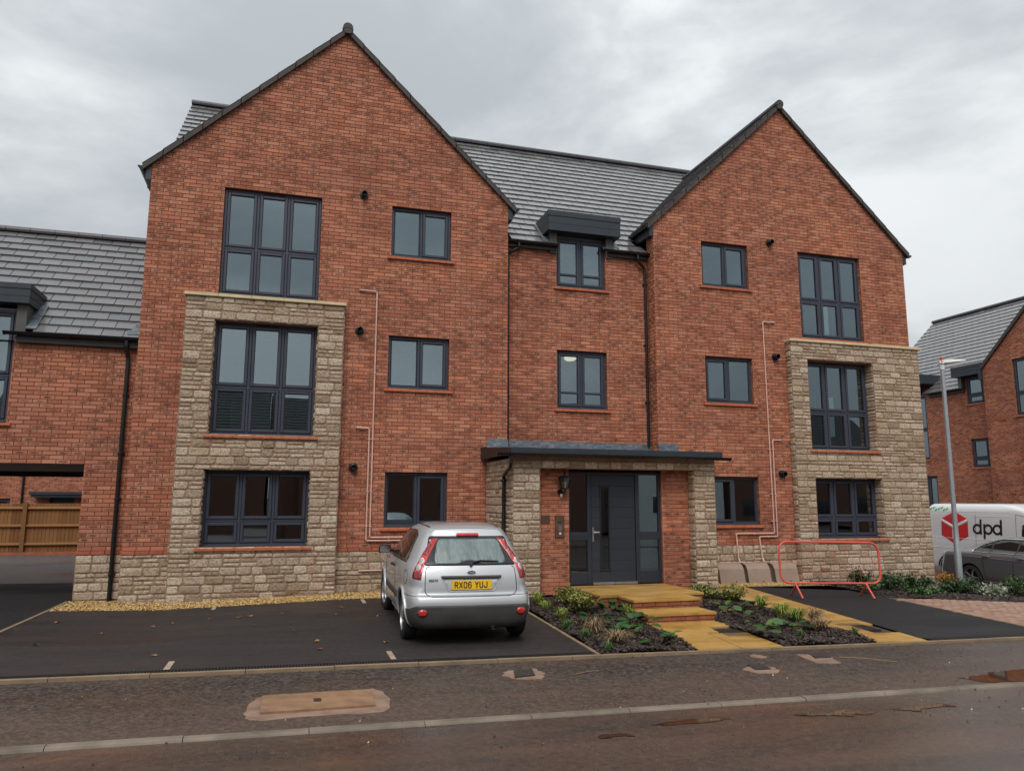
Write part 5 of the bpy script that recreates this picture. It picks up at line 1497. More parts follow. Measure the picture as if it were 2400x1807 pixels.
bark('bark_mulch', [(6.48, -3.3), (7.90, -3.3), (8.02, -1.30), (6.88, -1.62)], 3200, 4, 'dark bark mulch right of the landing')
bark('bark_mulch', [(11.14, -2.66), (17.5, -2.75), (17.5, -.05), (11.14, -.12)], 7000, 5, 'dark bark mulch in the bed under the right-hand stone bay')
# ------------- setts on the right
SE = sub('block_paving', None); tag(SE, kind='structure')
sheet('sett_base', [(11.06, YD), (18, YD), (18, -2.70), (11.12, -2.66)], -.025, 'earth')
rs = random.Random(8); its = []
y = YD + .1; row = 0
while y < -2.72:
    x = 11.02 + (.1 if row % 2 else 0)
    while x < 17.5:
        its.append((x + .1, y)); x += .205
    y += .105; row += 1
its.sort(key=lambda p: depth((p[0], p[1], 0)) + (0 if inframe((p[0], p[1], H(*p))) else 500))
rest = MB(); var = []
for k in range(10):
    s = MB(); s.box(-.098, .098, -.048, .048, -.06, 0, r=(k + .5) / 10); var.append(s.mesh('sett', ['sett']))
for i, (x, y) in enumerate(its):
    if i < 290 and inframe((x, y, H(x, y))):
        o = bpy.data.objects.new('sett', rs.choice(var)); o.location = (x, y, H(x, y) + rs.uniform(-.003, .003)); o.rotation_euler = (0, math.atan(.0155), 0); attach(o, SE)
    else: z = H(x, y) + rs.uniform(-.003, .003); rest.box(x - .098, x + .098, y - .048, y + .048, z - .06, z, r=rs.random())
rest.build('setts', ['sett'], SE, kind='stuff')
s = MB()
for i in range(16):
    a, b = YD + (3.3) * i / 16, YD + 3.3 * (i + 1) / 16
    s.box(10.985 + .11 * i / 16, 11.02 + .11 * i / 16, a, b - .004, H(11, a) - .06, H(11, (a + b) / 2) + .008)
s.build('edging_stone', ['edging_concrete'], E_)
# ------------- access covers in the pavement
def blob(pts, n=5, jit=.03, seed=1):
    r = random.Random(seed); out = []; N = len(pts)
    for i in range(N):
        a, b = Vector(pts[i]), Vector(pts[(i + 1) % N])
        for k in range(n): out.append(tuple(a.lerp(b, k / n) + Vector((r.uniform(-jit, jit), r.uniform(-jit, jit)))))
    return out
M1 = thing('access_cover', 'long rusty rectangular access cover set in a pink concrete collar', 'manhole cover', (.37, -7.5, H(.37, -7.5)))
s = MB(); drape(s, blob([(-.24, -7.80), (-.22, -7.45), (-.15, -7.22), (-.02, -7.14), (.45, -7.13), (.90, -7.11), (.98, -7.25), (1.0, -7.55), (.97, -7.80), (.88, -7.95), (.4, -7.93), (-.10, -7.98), (-.2, -7.92)], 5, .013, 2), -.027, 0, .05); s.build('concrete_collar', ['concrete_pink'], M1)
s = MB(); drape(s, [(-.11, -7.80), (.85, -7.76), (.87, -7.19), (-.10, -7.23)], -.008, 0, .03); s.build('cover', ['cover_rust'], M1)
s = MB(); drape(s, [(.335, -7.55), (.40, -7.55), (.40, -7.44), (.335, -7.44)], -.0045, 0, .004); s.build('lifting_socket', ['cover_dark'], M1)
M2 = thing('access_cover', 'small dark square access cover in a ragged pink concrete collar', 'manhole cover', (2.5, -6.8, H(2.5, -6.8)))
s = MB(); drape(s, blob([(2.27, -6.85), (2.38, -6.62), (2.70, -6.57), (2.74, -6.85), (2.62, -7.06), (2.36, -7.06)], 5, .02, 3), -.024, 0, .05); s.build('concrete_collar', ['concrete_pink'], M2)
s = MB(); drape(s, [(2.36, -6.98), (2.60, -6.93), (2.66, -6.63), (2.45, -6.65)], -.012, 0, .03); s.build('cover', ['cover_dark'], M2)
M3 = thing('access_cover', 'small dark cover with a crescent of pink concrete before the entrance path', 'manhole cover', (5.2, -7.1, H(5.2, -7.1)))
s = MB(); drape(s, blob([(5.12, -6.95), (5.25, -7.05), (5.40, -7.05), (5.36, -7.22), (5.25, -7.34), (5.03, -7.32), (4.98, -7.1)], 4, .012, 4), -.026, 0, .04); s.build('concrete_collar', ['concrete_pink'], M3)
s = MB(); drape(s, [(5.10, -7.16), (5.30, -7.16), (5.34, -6.93), (5.16, -6.90)], -.018, 0, .03); s.build('cover', ['cover_dark'], M3)
M4 = thing('access_cover', 'dark square cover with an L of pink concrete before the side path', 'manhole cover', (6.3, -6.7, H(6.3, -6.7)))
s = MB(); drape(s, blob([(6.15, -6.47), (6.30, -6.50), (6.22, -6.74), (6.47, -6.72), (6.33, -7.06), (6.05, -6.98)], 4, .012, 5), -.026, 0, .04); s.build('concrete_collar', ['concrete_pink'], M4)
s = MB(); drape(s, [(6.24, -6.74), (6.46, -6.72), (6.50, -6.47), (6.31, -6.48)], -.020, 0, .03); s.build('cover', ['cover_dark'], M4)
s = MB(); drape(s, blob([(5.50, -6.42), (5.62, -6.38), (5.70, -6.50), (5.62, -6.60), (5.50, -6.55)], 4, .02, 6), -.024, 0, .02); s.build('mortar_splash', ['concrete_pink'], label='small splash of pink mortar on the pavement before the bed', category='mortar stain')
# puddles
def puddle(name, pts, off, seed, label):
    s = MB(); drape(s, blob(pts, 6, .035, seed), off); s.build(name, ['puddle_water'], kind='stuff', label=label, category='puddle')
puddle('puddle', [(7.10, -7.97), (7.55, -7.86), (8.05, -7.76), (9.6, -7.55), (9.6, -8.26), (7.70, -8.25), (7.2, -8.18)], -.0255, 1, 'brown puddle on the pavement at the right edge')
puddle('puddle', [(4.35, -8.78), (4.9, -8.72), (5.25, -8.85), (4.8, -8.92)], -.0405, 2, 'small brown puddle in the road beyond the kerb')
puddle('puddle', [(5.4, -8.80), (6.0, -8.72), (6.1, -8.84), (5.6, -8.90)], -.0405, 3, 'thin brown puddle in the gutter of the road')
puddle('puddle', [(7.4, -8.72), (9, -8.60), (9, -8.85), (7.6, -8.85)], -.0405, 4, 'brown puddle in the road at the right edge')
puddle('puddle', [(2.45, -8.95), (2.7, -8.90), (2.72, -9.0), (2.5, -9.03)], -.0405, 5, 'small muddy puddle in the middle of the road edge')
puddle('puddle', [(3.0, -8.74), (3.7, -8.66), (3.75, -8.76), (3.1, -8.82)], -.0405, 6, 'thin muddy puddle by the middle of the kerb')
# ------------------------------------------------------------------ vehicles
def catmull(tab, n):
    tab = np.array(tab, float); out = []
    m = len(tab)
    for i in range(m - 1):
        p0, p1, p2, p3 = tab[max(i - 1, 0)], tab[i], tab[i + 1], tab[min(i + 2, m - 1)]
        for k in range(n):
            t = k / n; h = p2[0] - p1[0]
            # monotone-ish hermite on each column
            def sl(a, b, c):
                d0 = (b[1:] - a[1:]) / max(b[0] - a[0], 1e-6); d1 = (c[1:] - b[1:]) / max(c[0] - b[0], 1e-6)
                r = np.where(d0 * d1 > 0, 2 * d0 * d1 / (d0 + d1 + 1e-12), 0); return r
            s1 = sl(p0, p1, p2) if i > 0 else (p2[1:] - p1[1:]) / max(h, 1e-6); s2 = sl(p1, p2, p3) if i < m - 2 else (p2[1:] - p1[1:]) / max(h, 1e-6)
            t2, t3 = t * t, t * t * t
            v = (2 * t3 - 3 * t2 + 1) * p1[1:] + (t3 - 2 * t2 + t) * h * s1 + (-2 * t3 + 3 * t2) * p2[1:] + (t3 - t2) * h * s2
            out.append([p1[0] + h * t, *v])
    out.append(list(tab[-1])); return out
KY = [.95]
def outline(hw, yr, yf, rr, rf, bow_r, bow_f):
    # half outline, rear centre -> side -> front centre
    pts = []; rr = min(rr, hw * .9); rf = min(rf, hw * .9)
    for k in range(10):
        x = (hw - rr) * k / 9; pts.append((x, yr + bow_r * (x / hw) ** 2))
    yb = yr + bow_r * ((hw - rr) / hw) ** 2
    for k in range(1, 10):
        a = PI / 2 * k / 9; pts.append((hw - rr + rr * math.sin(a), yb + rr * KY[0] * (1 - math.cos(a))))
    yfb = yf - bow_f * ((hw - rf) / hw) ** 2
    ys, ye = yb + rr * KY[0], yfb - rf
    for k in range(1, 22):
        y = ys + (ye - ys) * k / 22; pts.append((hw + .012 * math.sin(PI * k / 22), y))
    for k in range(0, 9):
        a = PI / 2 * k / 9; pts.append((hw - rf + rf * math.cos(a), yfb - rf + rf * math.sin(a)))
    for k in range(0, 9):
        x = (hw - rf) * (1 - k / 8); pts.append((x, yf - bow_f * (x / hw) ** 2))
    return pts
def car_body(tab, paint, wheels, wr, steps=4, archw=.30):
    rows = catmull(tab, steps); v = []; f = []
    N = None
    for (z, hw, yr, yf, rr, rf, br, bf) in rows:
        h = outline(hw, yr, yf, rr, rf, br, bf); ring = h + [(-x, y) for x, y in h[::-1][1:-1]]
        N = len(ring); v += [(x, y, z) for x, y in ring]
    for i in range(len(rows) - 1):
        for k in range(N):
            l = (k + 1) % N; f.append((i * N + k, i * N + l, (i + 1) * N + l, (i + 1) * N + k))
    f.append(tuple(range(N - 1, -1, -1))); f.append(tuple((len(rows) - 1) * N + k for k in range(N)))
    me = bpy.data.meshes.new('body'); me.from_pydata(v, [], f)
    bm = bmesh.new(); bm.from_mesh(me); bmesh.ops.recalc_face_normals(bm, faces=bm.faces); bm.to_mesh(me)
    bvh = BVHTree.FromBMesh(bm); bm.free()
    me.materials.append(MAT[paint]); me.materials.append(MAT['ink_black'])
    ob = bpy.data.objects.new('tmp_body', me); COL.objects.link(ob)
    hwm = max(t[1] for t in tab)
    for (y, z) in wheels:
        for sg in (-1, 1):
            c = MB(); xi = sg * (hwm - archw); xo = sg * (hwm + .2)
            c.lathe((0, y, z), [(0, min(xi, xo)), (wr, min(xi, xo)), (wr, max(xi, xo)), (0, max(xi, xo))], 'x', 36)
            cm = c.mesh('cut', [MAT[paint], 'ink_black'], recalc=True)
            for p in cm.polygons: p.material_index = 1
            co = bpy.data.objects.new('tmp_cut', cm); COL.objects.link(co)
            md = ob.modifiers.new('b', 'BOOLEAN'); md.operation = 'DIFFERENCE'; md.object = co; md.solver = 'EXACT'
    dg = bpy.context.evaluated_depsgraph_get()
    m2 = bpy.data.meshes.new_from_object(ob.evaluated_get(dg))
    for o in [o for o in COL.objects if o.name.startswith('tmp_')]: bpy.data.objects.remove(o)
    m2.name = 'body'
    m2.polygons.foreach_set('use_smooth', np.ones(len(m2.polygons), dtype=bool))
    try: m2.set_sharp_from_angle(angle=math.radians(40))
    except Exception: pass
    return m2, bvh
def rpoly(pts, r, n=5):
    out = []; N = len(pts)
    for i in range(N):
        p0, p, p1 = Vector(pts[i - 1]), Vector(pts[i]), Vector(pts[(i + 1) % N]); rr = r[i] if isinstance(r, (list, tuple)) else r
        a = (p0 - p); b = (p1 - p); la = min(rr, a.length * .45); lb = min(rr, b.length * .45); a.normalize(); b.normalize()
        s, e = p + a * la, p + b * lb
        for k in range(n + 1):
            t = k / n; out.append(tuple(s * (1 - t) ** 2 + p * 2 * t * (1 - t) + e * t * t))
    return out
def project(bvh, poly, fr, off, step=.05, skirt=.01, holes=()):
    """lay a polygon (a, b coordinates) on the body: fr(a, b) -> (origin, direction)"""
    P = []; E = []
    def loop(pl):
        s0 = len(P); dens = []
        for i in range(len(pl)):
            a, b = Vector(pl[i]), Vector(pl[(i + 1) % len(pl)]); k = max(1, int((b - a).length / step))
            dens += [a.lerp(b, t / k) for t in range(k)]
        P.extend(dens); E.extend([(s0 + i, s0 + (i + 1) % len(dens)) for i in range(len(dens))])
        return list(range(s0, s0 + len(dens)))
    F = [loop(poly)]
    for h in holes: loop(h)
    xs = [p[0] for p in poly]; ys = [p[1] for p in poly]
    def inside(p, pl):
        c = False
        for i in range(len(pl)):
            a, b = pl[i], pl[i - 1]
            if (a[1] > p[1]) != (b[1] > p[1]) and p[0] < (b[0] - a[0]) * (p[1] - a[1]) / (b[1] - a[1]) + a[0]: c = not c
        return c
    for x in np.arange(min(xs) + step / 2, max(xs), step):
        for y in np.arange(min(ys) + step / 2, max(ys), step):
            if inside((x, y), poly): P.append(Vector((x, y)))
    vs, es, fs, *_ = delaunay_2d_cdt([Vector((p[0], p[1])) for p in P], E, [], 1, 1e-5)
    V = []; ok = []
    for p in vs:
        o, d = fr(p.x, p.y); h, n, i, dist = bvh.ray_cast(Vector(o), Vector(d))
        if h is None: V.append(None); continue
        if n.dot(Vector(d)) > 0: n = -n
        V.append((h, n))
    mb = MB(); top = []
    idx = {}
    for k, q in enumerate(V):
        if q: idx[k] = len(mb.v); mb.v.append(tuple(q[0] + q[1] * off))
    ec = {}
    for f_ in fs:
        c = sum((vs[k] for k in f_), Vector((0, 0))) / len(f_)
        if not inside(c, poly) or any(inside(c, h) for h in holes): continue
        if any(V[k] is None for k in f_): continue
        mb.f.append(tuple(idx[k] for k in f_)); mb.m.append(0); mb.r.append(.5); mb.uv.append(tuple((vs[k].x, vs[k].y) for k in f_))
        for i in range(len(f_)):
            e = (f_[i], f_[(i + 1) % len(f_)]); ec[e] = ec.get(e, 0) + 1
    for (a, b) in list(ec):
        if (b, a) not in ec:
            i = len(mb.v); mb.v += [tuple(V[a][0] + V[a][1] * (off - skirt)), tuple(V[b][0] + V[b][1] * (off - skirt))]
            mb.f.append((idx[a], i, i + 1, idx[b])); mb.m.append(0); mb.r.append(.5); mb.uv.append(((0, 0),) * 4)
    return mb
def surf_tube(bvh, pts, fr, rad, off=0.0, closed=False, step=.04):
    path = []
    N = len(pts)
    for i in range(N if closed else N - 1):
        a, b = Vector(pts[i]), Vector(pts[(i + 1) % N]); k = max(1, int((b - a).length / step))
        for t in range(k):
            p = a.lerp(b, t / k); o, d = fr(p.x, p.y); h, n, *_ = bvh.ray_cast(Vector(o), Vector(d))
            if h is not None:
                if n.dot(Vector(d)) > 0: n = -n
                path.append(h + n * off)
    mb = MB(); mb.tube(path, rad, 6, closed=closed); return mb
REAR = lambda a, b: ((a, -2, b), (0, 1, 0))
RSIDE = lambda y, z: ((3, y, z), (-1, 0, 0))
LSIDE = lambda y, z: ((-3, y, z), (1, 0, 0))
TOP = lambda x, y: ((x, y, 5), (0, 0, -1))
def RDIAG(sg, yref=-.43):
    # rear-corner lamps: cast inwards at an angle so they wrap round the corner
    def f(a, b):
        d = Vector((-sg * .45, .89, 0)).normalized(); o = Vector((sg * a, yref, b)) - d * 2.0
        return (o, d)
    return f
_font = {}
def text_mesh(s, size, ext=.002, bold=0.0, shear=0.0, align='CENTER', mat='ink_black', sx=1.0, space=1.0):
    c = bpy.data.curves.new('txt', 'FONT'); c.body = s; c.size = size; c.extrude = ext; c.offset = bold; c.shear = shear; c.align_x = align; c.align_y = 'CENTER'; c.space_character = space; c.resolution_u = 3
    o = bpy.data.objects.new('tmp_txt', c); COL.objects.link(o)
    m = bpy.data.meshes.new_from_object(o.evaluated_get(bpy.context.evaluated_depsgraph_get()))
    bpy.data.objects.remove(o); m.materials.clear(); m.materials.append(MAT[mat])
    if sx != 1.0: m.transform(Matrix.Diagonal((sx, 1, 1, 1)))
    return m
def local(o, root, name=None):
    # a part given in the vehicle's own coordinates
    COL.objects.link(o); o.parent = root; return o
def lb(mb, name, mats, root, smooth=False, recalc=False):
    o = bpy.data.objects.new(name, mb.mesh(name, [mats] if isinstance(mats, str) else mats, smooth, recalc)); return local(o, root)
def wheel(root, x, y, z, r, rim_r, w, sg, spokes=7, steer=0.0, rimmat='alloy'):
    W = bpy.data.objects.new('wheel', None); local(W, root); W.location = (x, y, z); W.rotation_euler = (0, 0, steer)
    s = MB(); s.lathe((0, 0, 0), [(rim_r, -w / 2), (r - .03, -w / 2), (r - .006, -w / 2 + .022), (r, -w / 4), (r, w / 4), (r - .006, w / 2 - .022), (r - .03, w / 2), (rim_r, w / 2)], 'x', 40)
    for k in (-.3, -.1, .1, .3): s.lathe((0, 0, 0), [(r + .0005, k * w - .004), (r - .006, k * w), (r + .0005, k * w + .004)], 'x', 40)
    o = bpy.data.objects.new('tyre', s.mesh('tyre', ['tyre'], True)); local(o, W)
    s = MB(); xo = sg * (w / 2 - .012)
    s.lathe((0, 0, 0), [(rim_r + .004, xo + sg * .012), (rim_r - .012, xo + sg * .008), (rim_r - .02, xo - sg * .05), (rim_r - .03, -xo)], 'x', 40)
    s.lathe((0, 0, 0), [(0, xo + sg * .004), (.05, xo + sg * .002), (.058, xo - sg * .03)], 'x', 20)
    for k in range(spokes):
        a = 2 * PI * k / spokes; d = Vector((0, math.cos(a), math.sin(a))); t = Vector((0, -math.sin(a), math.cos(a)))
        p0, p1 = d * .04, d * (rim_r - .01); b = Vector((sg * .02, 0, 0)); X = Vector((xo - sg * .018, 0, 0))
        s.hexa([p0 - t * .026 + X, p1 - t * .020 + X, p1 + t * .020 + X, p0 + t * .026 + X, p0 - t * .02 + X + b, p1 - t * .014 + X + b * .6, p1 + t * .014 + X + b * .6, p0 + t * .02 + X + b])
    o = bpy.data.objects.new('rim', s.mesh('rim', [rimmat], recalc=True)); local(o, W)
    s = MB(); s.lathe((0, 0, 0), [(0, xo - sg * .06), (rim_r - .02, xo - sg * .06)], 'x', 24); o = bpy.data.objects.new('brake_disc', s.mesh('brake_disc', ['ink_black'])); local(o, W)

# ---- silver hatchback
HC = bpy.data.objects.new('hatchback_car', None); attach(HC, None, 'silver three-door hatchback parked nose-in, number plate RX06 YUJ', 'car')
cx_, cy_ = 2.32, -4.735
HC.location = (cx_, cy_, H(cx_, cy_) - .003); HC.rotation_euler = (math.atan(.012), math.atan(.004), math.radians(-2.0))
OFF = .655     # rear axle from the rear bumper
def T_(z, hw, yr, yf, rr=.17, rf=.42, br=.05, bf=.22): return (z, hw, yr - OFF, yf - OFF, rr, rf, br, bf)
tab = [T_(.19, .68, .14, 3.70), T_(.235, .765, .045, 3.83), T_(.30, .805, .012, 3.88), T_(.40, .825, .000, 3.91), T_(.50, .830, .000, 3.92), T_(.575, .832, .018, 3.91), T_(.60, .832, .040, 3.90), T_(.625, .830, .068, 3.88), T_(.70, .833, .080, 3.83, .22), T_(.80, .832, .100, 3.68, .20), T_(.88, .822, .128, 3.42, .20), T_(.945, .800, .160, 3.05, .20, .5), T_(.985, .778, .186, 2.86, .20, .5), T_(1.06, .740, .240, 2.68, .19, .4), T_(1.15, .698, .306, 2.50, .18, .35), T_(1.24, .655, .376, 2.33, .17, .3), T_(1.31, .618, .428, 2.18, .17, .3), T_(1.355, .592, .452, 2.06, .17, .3, .06), T_(1.392, .560, .480, 1.93, .17, .3, .06), T_(1.42, .515, .560, 1.80, .20, .3, .10), T_(1.442, .43, .72, 1.62, .25, .3, .14), T_(1.452, .28, .98, 1.40, .2, .2, .1)]
WB = 2.486
KY[0] = 2.6
body, bvh = car_body(tab, 'silver_paint', [(0, .295), (WB, .295)], .345)
KY[0] = 1.0
HC.scale = (.97, 1, 1)
BD = local(bpy.data.objects.new('body', body), HC)
for (x, y, sg) in ((-.735, 0, -1), (.735, 0, 1), (-.74, WB, -1), (.74, WB, 1)): wheel(HC, x, y, .292, .292, .185, .18, sg, 9, steer=(.12 if y > 1 else 0))
# wheel-arch lips
for y in (0, WB):
    for sg in (-1, 1):
        fr = RSIDE if sg > 0 else LSIDE; pts = [(y + .362 * math.cos(a), .295 + .362 * math.sin(a)) for a in np.linspace(-.20, PI + .20, 26)]
        path = []
        for p in pts:
            o, d = fr(*p); h, n, *_ = bvh.ray_cast(Vector(o), Vector(d))
            if h is not None: path.append(h + Vector((sg * .004, 0, 0)))
        s = MB(); s.tube(path, .024, 8); lb(s, 'wheel_arch', 'silver_paint', HC, True)
# hatch: rear window, surround, lamps
o = lb(project(bvh, rpoly([(-.515, 1.305), (.515, 1.305), (.610, .955), (-.610, .955)], .04), REAR, .004), 'rear_window', 'rain_glass_black', HC, True)
RW = o
o = lb(project(bvh, rpoly([(-.405, 1.268), (.405, 1.268), (.475, 1.02), (.45, .975), (.16, .972), (.05, 1.01), (-.06, 1.01), (-.17, .972), (-.45, .972), (-.475, 1.02)], .045), REAR, .0065, .035, .004), 'glass', 'car_glass_fog', RW, True)
o = lb(project(bvh, rpoly([(-.150, 1.338), (.150, 1.338), (.155, 1.303), (-.155, 1.303)], .02), REAR, .014, .02, .02), 'brake_light', 'lamp_red', HC, True)
s = MB()
path = []
for (a, b) in ((-.01, .955), (.03, .992), (.12, 1.012), (.36, 1.005)):
    o_, d_ = REAR(a, b); h, n, *_ = bvh.ray_cast(Vector(o_), Vector(d_)); path.append(h - Vector((0, .03, 0)))
s.tube(path, [.02, .013, .010, .007], 8); s.tube([path[1] + Vector((0, .012, -.004)), path[2] + Vector((.02, .014, -.006)), path[3] + Vector((.02, .012, -.004))], .006, 6); lb(s, 'wiper', 'ink_black', HC)
LAMPQ = [(.515, 1.29), (.560, 1.27), (.685, .98), (.735, .84), (.735, .80), (.60, .79), (.588, .955)]
for sg in (-1, 1):
    fr = RDIAG(sg)
    poly = rpoly([(.500, 1.285), (.585, 1.262), (.690, 1.03), (.752, .86), (.752, .80), (.605, .79), (.594, .95)], .02)
    if sg < 0: pass
    TL = lb(project(bvh, poly, fr, .008, .03, .015), 'tail_light', 'lamp_red', HC, True)
    lb(project(bvh, rpoly([(.612, .885), (.742, .885), (.746, .808), (.610, .798)], .012), fr, .0105, .03, .006), 'indicator', 'lamp_darkred', TL, True)
    lb(project(bvh, rpoly([(.555, 1.21), (.600, 1.20), (.648, 1.08), (.590, 1.07)], .012), fr, .0105, .03, .006), 'lens', 'lamp_darkred', TL, True)
    for (a, b) in ((.642, 1.005), (.668, .932)):
        for (rad, mt, of) in ((.037, 'lamp_white', .012), (.027, 'lamp_clear', .0145)):
            lb(project(bvh, [(a + rad * math.cos(t), b + rad * math.sin(t)) for t in np.linspace(0, 2 * PI, 20)[:-1]], fr, of, .02, .006), 'lens_ring' if mt == 'lamp_white' else 'lens', mt, TL, True)
# tailgate shut line, handle strip, plate recess, plate
gap = rpoly([(-.585, .945), (-.600, .78), (-.605, .63), (-.52, .590), (.52, .590), (.605, .63), (.600, .78), (.585, .945)], .05)
lb(surf_tube(bvh, gap, REAR, .0055, -.001), 'tailgate_gap', 'ink_black', HC)
lb(project(bvh, rpoly([(-.40, .832), (.40, .832), (.385, .800), (-.385, .800)], .012), REAR, .022, .03, .03), 'tailgate_handle', 'bumper_plastic', HC, True)
lb(project(bvh, rpoly([(-.375, .798), (.375, .798), (.30, .655), (-.30, .655)], .03), REAR, .003, .04, .004), 'plate_recess', 'silver_paint', HC, True)
lb(surf_tube(bvh, rpoly([(-.38, .80), (-.30, .652), (.30, .652), (.38, .80)], .03), REAR, .007, .002), 'recess_edge', 'silver_paint', HC, True)
h0 = bvh.ray_cast(Vector((0, -2, .73)), Vector((0, 1, 0)))[0].y
PLT = bpy.data.objects.new('number_plate', None); local(PLT, HC); PLT.location = (0, h0 - .012, .726); PLT.rotation_euler = (math.radians(-6), 0, 0)
s = MB(); s.bbox(PL((0, 0, 0), (1, 0, 0), (0, -1, 0)), -.26, .26, -.01, .004, -.0555, .0555, .002); o = bpy.data.objects.new('backing', s.mesh('backing', ['plate_yellow'])); local(o, PLT)
GL = {'R': [[(0, 0), (0, 1), (.75, 1), (1, .85), (1, .62), (.75, .5), (0, .5)], [(.5, .5), (1, 0)]], 'X': [[(0, 0), (1, 1)], [(0, 1), (1, 0)]], '0': [[(.2, 0), (0, .18), (0, .82), (.2, 1), (.8, 1), (1, .82), (1, .18), (.8, 0), (.2, 0)]], '6': [[(1, .86), (.8, 1), (.2, 1), (0, .82), (0, .18), (.2, 0), (.8, 0), (1, .18), (1, .42), (.8, .57), (0, .55)]], 'Y': [[(0, 1), (.5, .5), (1, 1)], [(.5, .5), (.5, 0)]], 'U': [[(0, 1), (0, .18), (.2, 0), (.8, 0), (1, .18), (1, 1)]], 'J': [[(1, 1), (1, .18), (.8, 0), (.2, 0), (0, .18), (0, .3)]]}
ux = -.222
for ch in 'RX06 YUJ':
    if ch == ' ': ux += .033; continue
    s = MB(); hw_ = .0066
    for li, pl_ in enumerate(GL[ch]):
        for i in range(len(pl_) - 1):
            a = Vector((ux + .036 * pl_[i][0], pl_[i][1] * .066 - .033)); b = Vector((ux + .036 * pl_[i + 1][0], pl_[i + 1][1] * .066 - .033)); t = (b - a).normalized(); n_ = Vector((-t.y, t.x)) * hw_; a -= t * hw_ * .8; b += t * hw_ * .8; yy = -.0045 - .0002 * (i % 3) - .0006 * li
            s.quad((a.x - n_.x, yy, a.y - n_.y), (b.x - n_.x, yy, b.y - n_.y), (b.x + n_.x, yy, b.y + n_.y), (a.x + n_.x, yy, a.y + n_.y))
    lb(s, 'character', 'ink_black', PLT); ux += .0585
h1 = bvh.ray_cast(Vector((0, -2, .872)), Vector((0, 1, 0)))[0].y
BG = bpy.data.objects.new('badge', None); local(BG, HC); BG.location = (0, h1, .872); BG.rotation_euler = (math.radians(-14), 0, 0)
s = MB(); s.lathe((0, 0, 0), [(0, -.012), (.058, -.012), (.062, -.002)], 'y', 28); m_ = s.mesh('rim', ['chrome']); m_.transform(Matrix.Diagonal((1, 1, .42, 1))); local(bpy.data.objects.new('rim', m_), BG)
s = MB(); s.lathe((0, 0, 0), [(0, -.0135), (.051, -.0135), (.053, -.01)], 'y', 28); m_ = s.mesh('field', ['badge_blue']); m_.transform(Matrix.Diagonal((1, 1, .38, 1))); local(bpy.data.objects.new('field', m_), BG)
o = bpy.data.objects.new('lettering', text_mesh('Ford', .030, .0006, .0004, .3, mat='chrome')); local(o, BG); o.rotation_euler = (PI / 2, 0, 0); o.location = (0, -.0145, 0)
h2 = bvh.ray_cast(Vector((-.5, -2, .785)), Vector((0, 1, 0)))[0].y
o = bpy.data.objects.new('model_lettering', text_mesh('FIESTA', .034, .002, .0006, .2, mat='trim_black', sx=1.25)); local(o, HC); o.rotation_euler = (PI / 2 - .1, 0, 0); o.location = (-.50, h2 - .014, .785)
s = MB(); s.lathe((.315, h2 - .001, .775), [(0, -.010), (.018, -.010), (.020, 0)], 'y', 16); lb(s, 'boot_lock', 'chrome', HC)
# lower bumper in bare plastic, wrapping round the corners
def WRAP(a, z):
    # a runs round the tail: angle from straight behind
    d = Vector((-math.sin(a), math.cos(a), 0)); return (Vector((0, .55 - OFF + .3, z)) - d * 3, d)
bl_ = [(-1.05, .25), (-1.05, .425), (-.86, .445), (-.72, .492), (.72, .492), (.86, .445), (1.05, .425), (1.05, .25), (.9, .21), (-.9, .21)]
lb(project(bvh, bl_, WRAP, .012, .03, .03), 'lower_bumper', 'bumper_plastic', HC, True)
lb(surf_tube(bvh, [(-1.12, .600), (1.12, .600)], WRAP, .006, -.003), 'bumper_gap', 'ink_black', HC)
for a in (-.66, .66):
    p, d = WRAP(a, .412); h, n, *_ = bvh.ray_cast(p, d)
    for rad, mt, of, nm in ((.046, 'bumper_plastic', .012, 'reflector_bezel'), (.038, 'lamp_red', .018, 'rear_reflector')):
        k = .62
        lb(project(bvh, [(a + rad / k * .72 * math.cos(t), .412 + rad * math.sin(t)) for t in np.linspace(0, 2 * PI, 20)[:-1]], WRAP, of + .008, .03, .014), nm, mt, HC, True)
s = MB(); s.tube([(.28, -OFF + .35, .21), (.28, -OFF + .07, .21), (.28, -OFF + .05, .20)], .022, 10, cap=False); lb(s, 'exhaust', 'steel', HC)
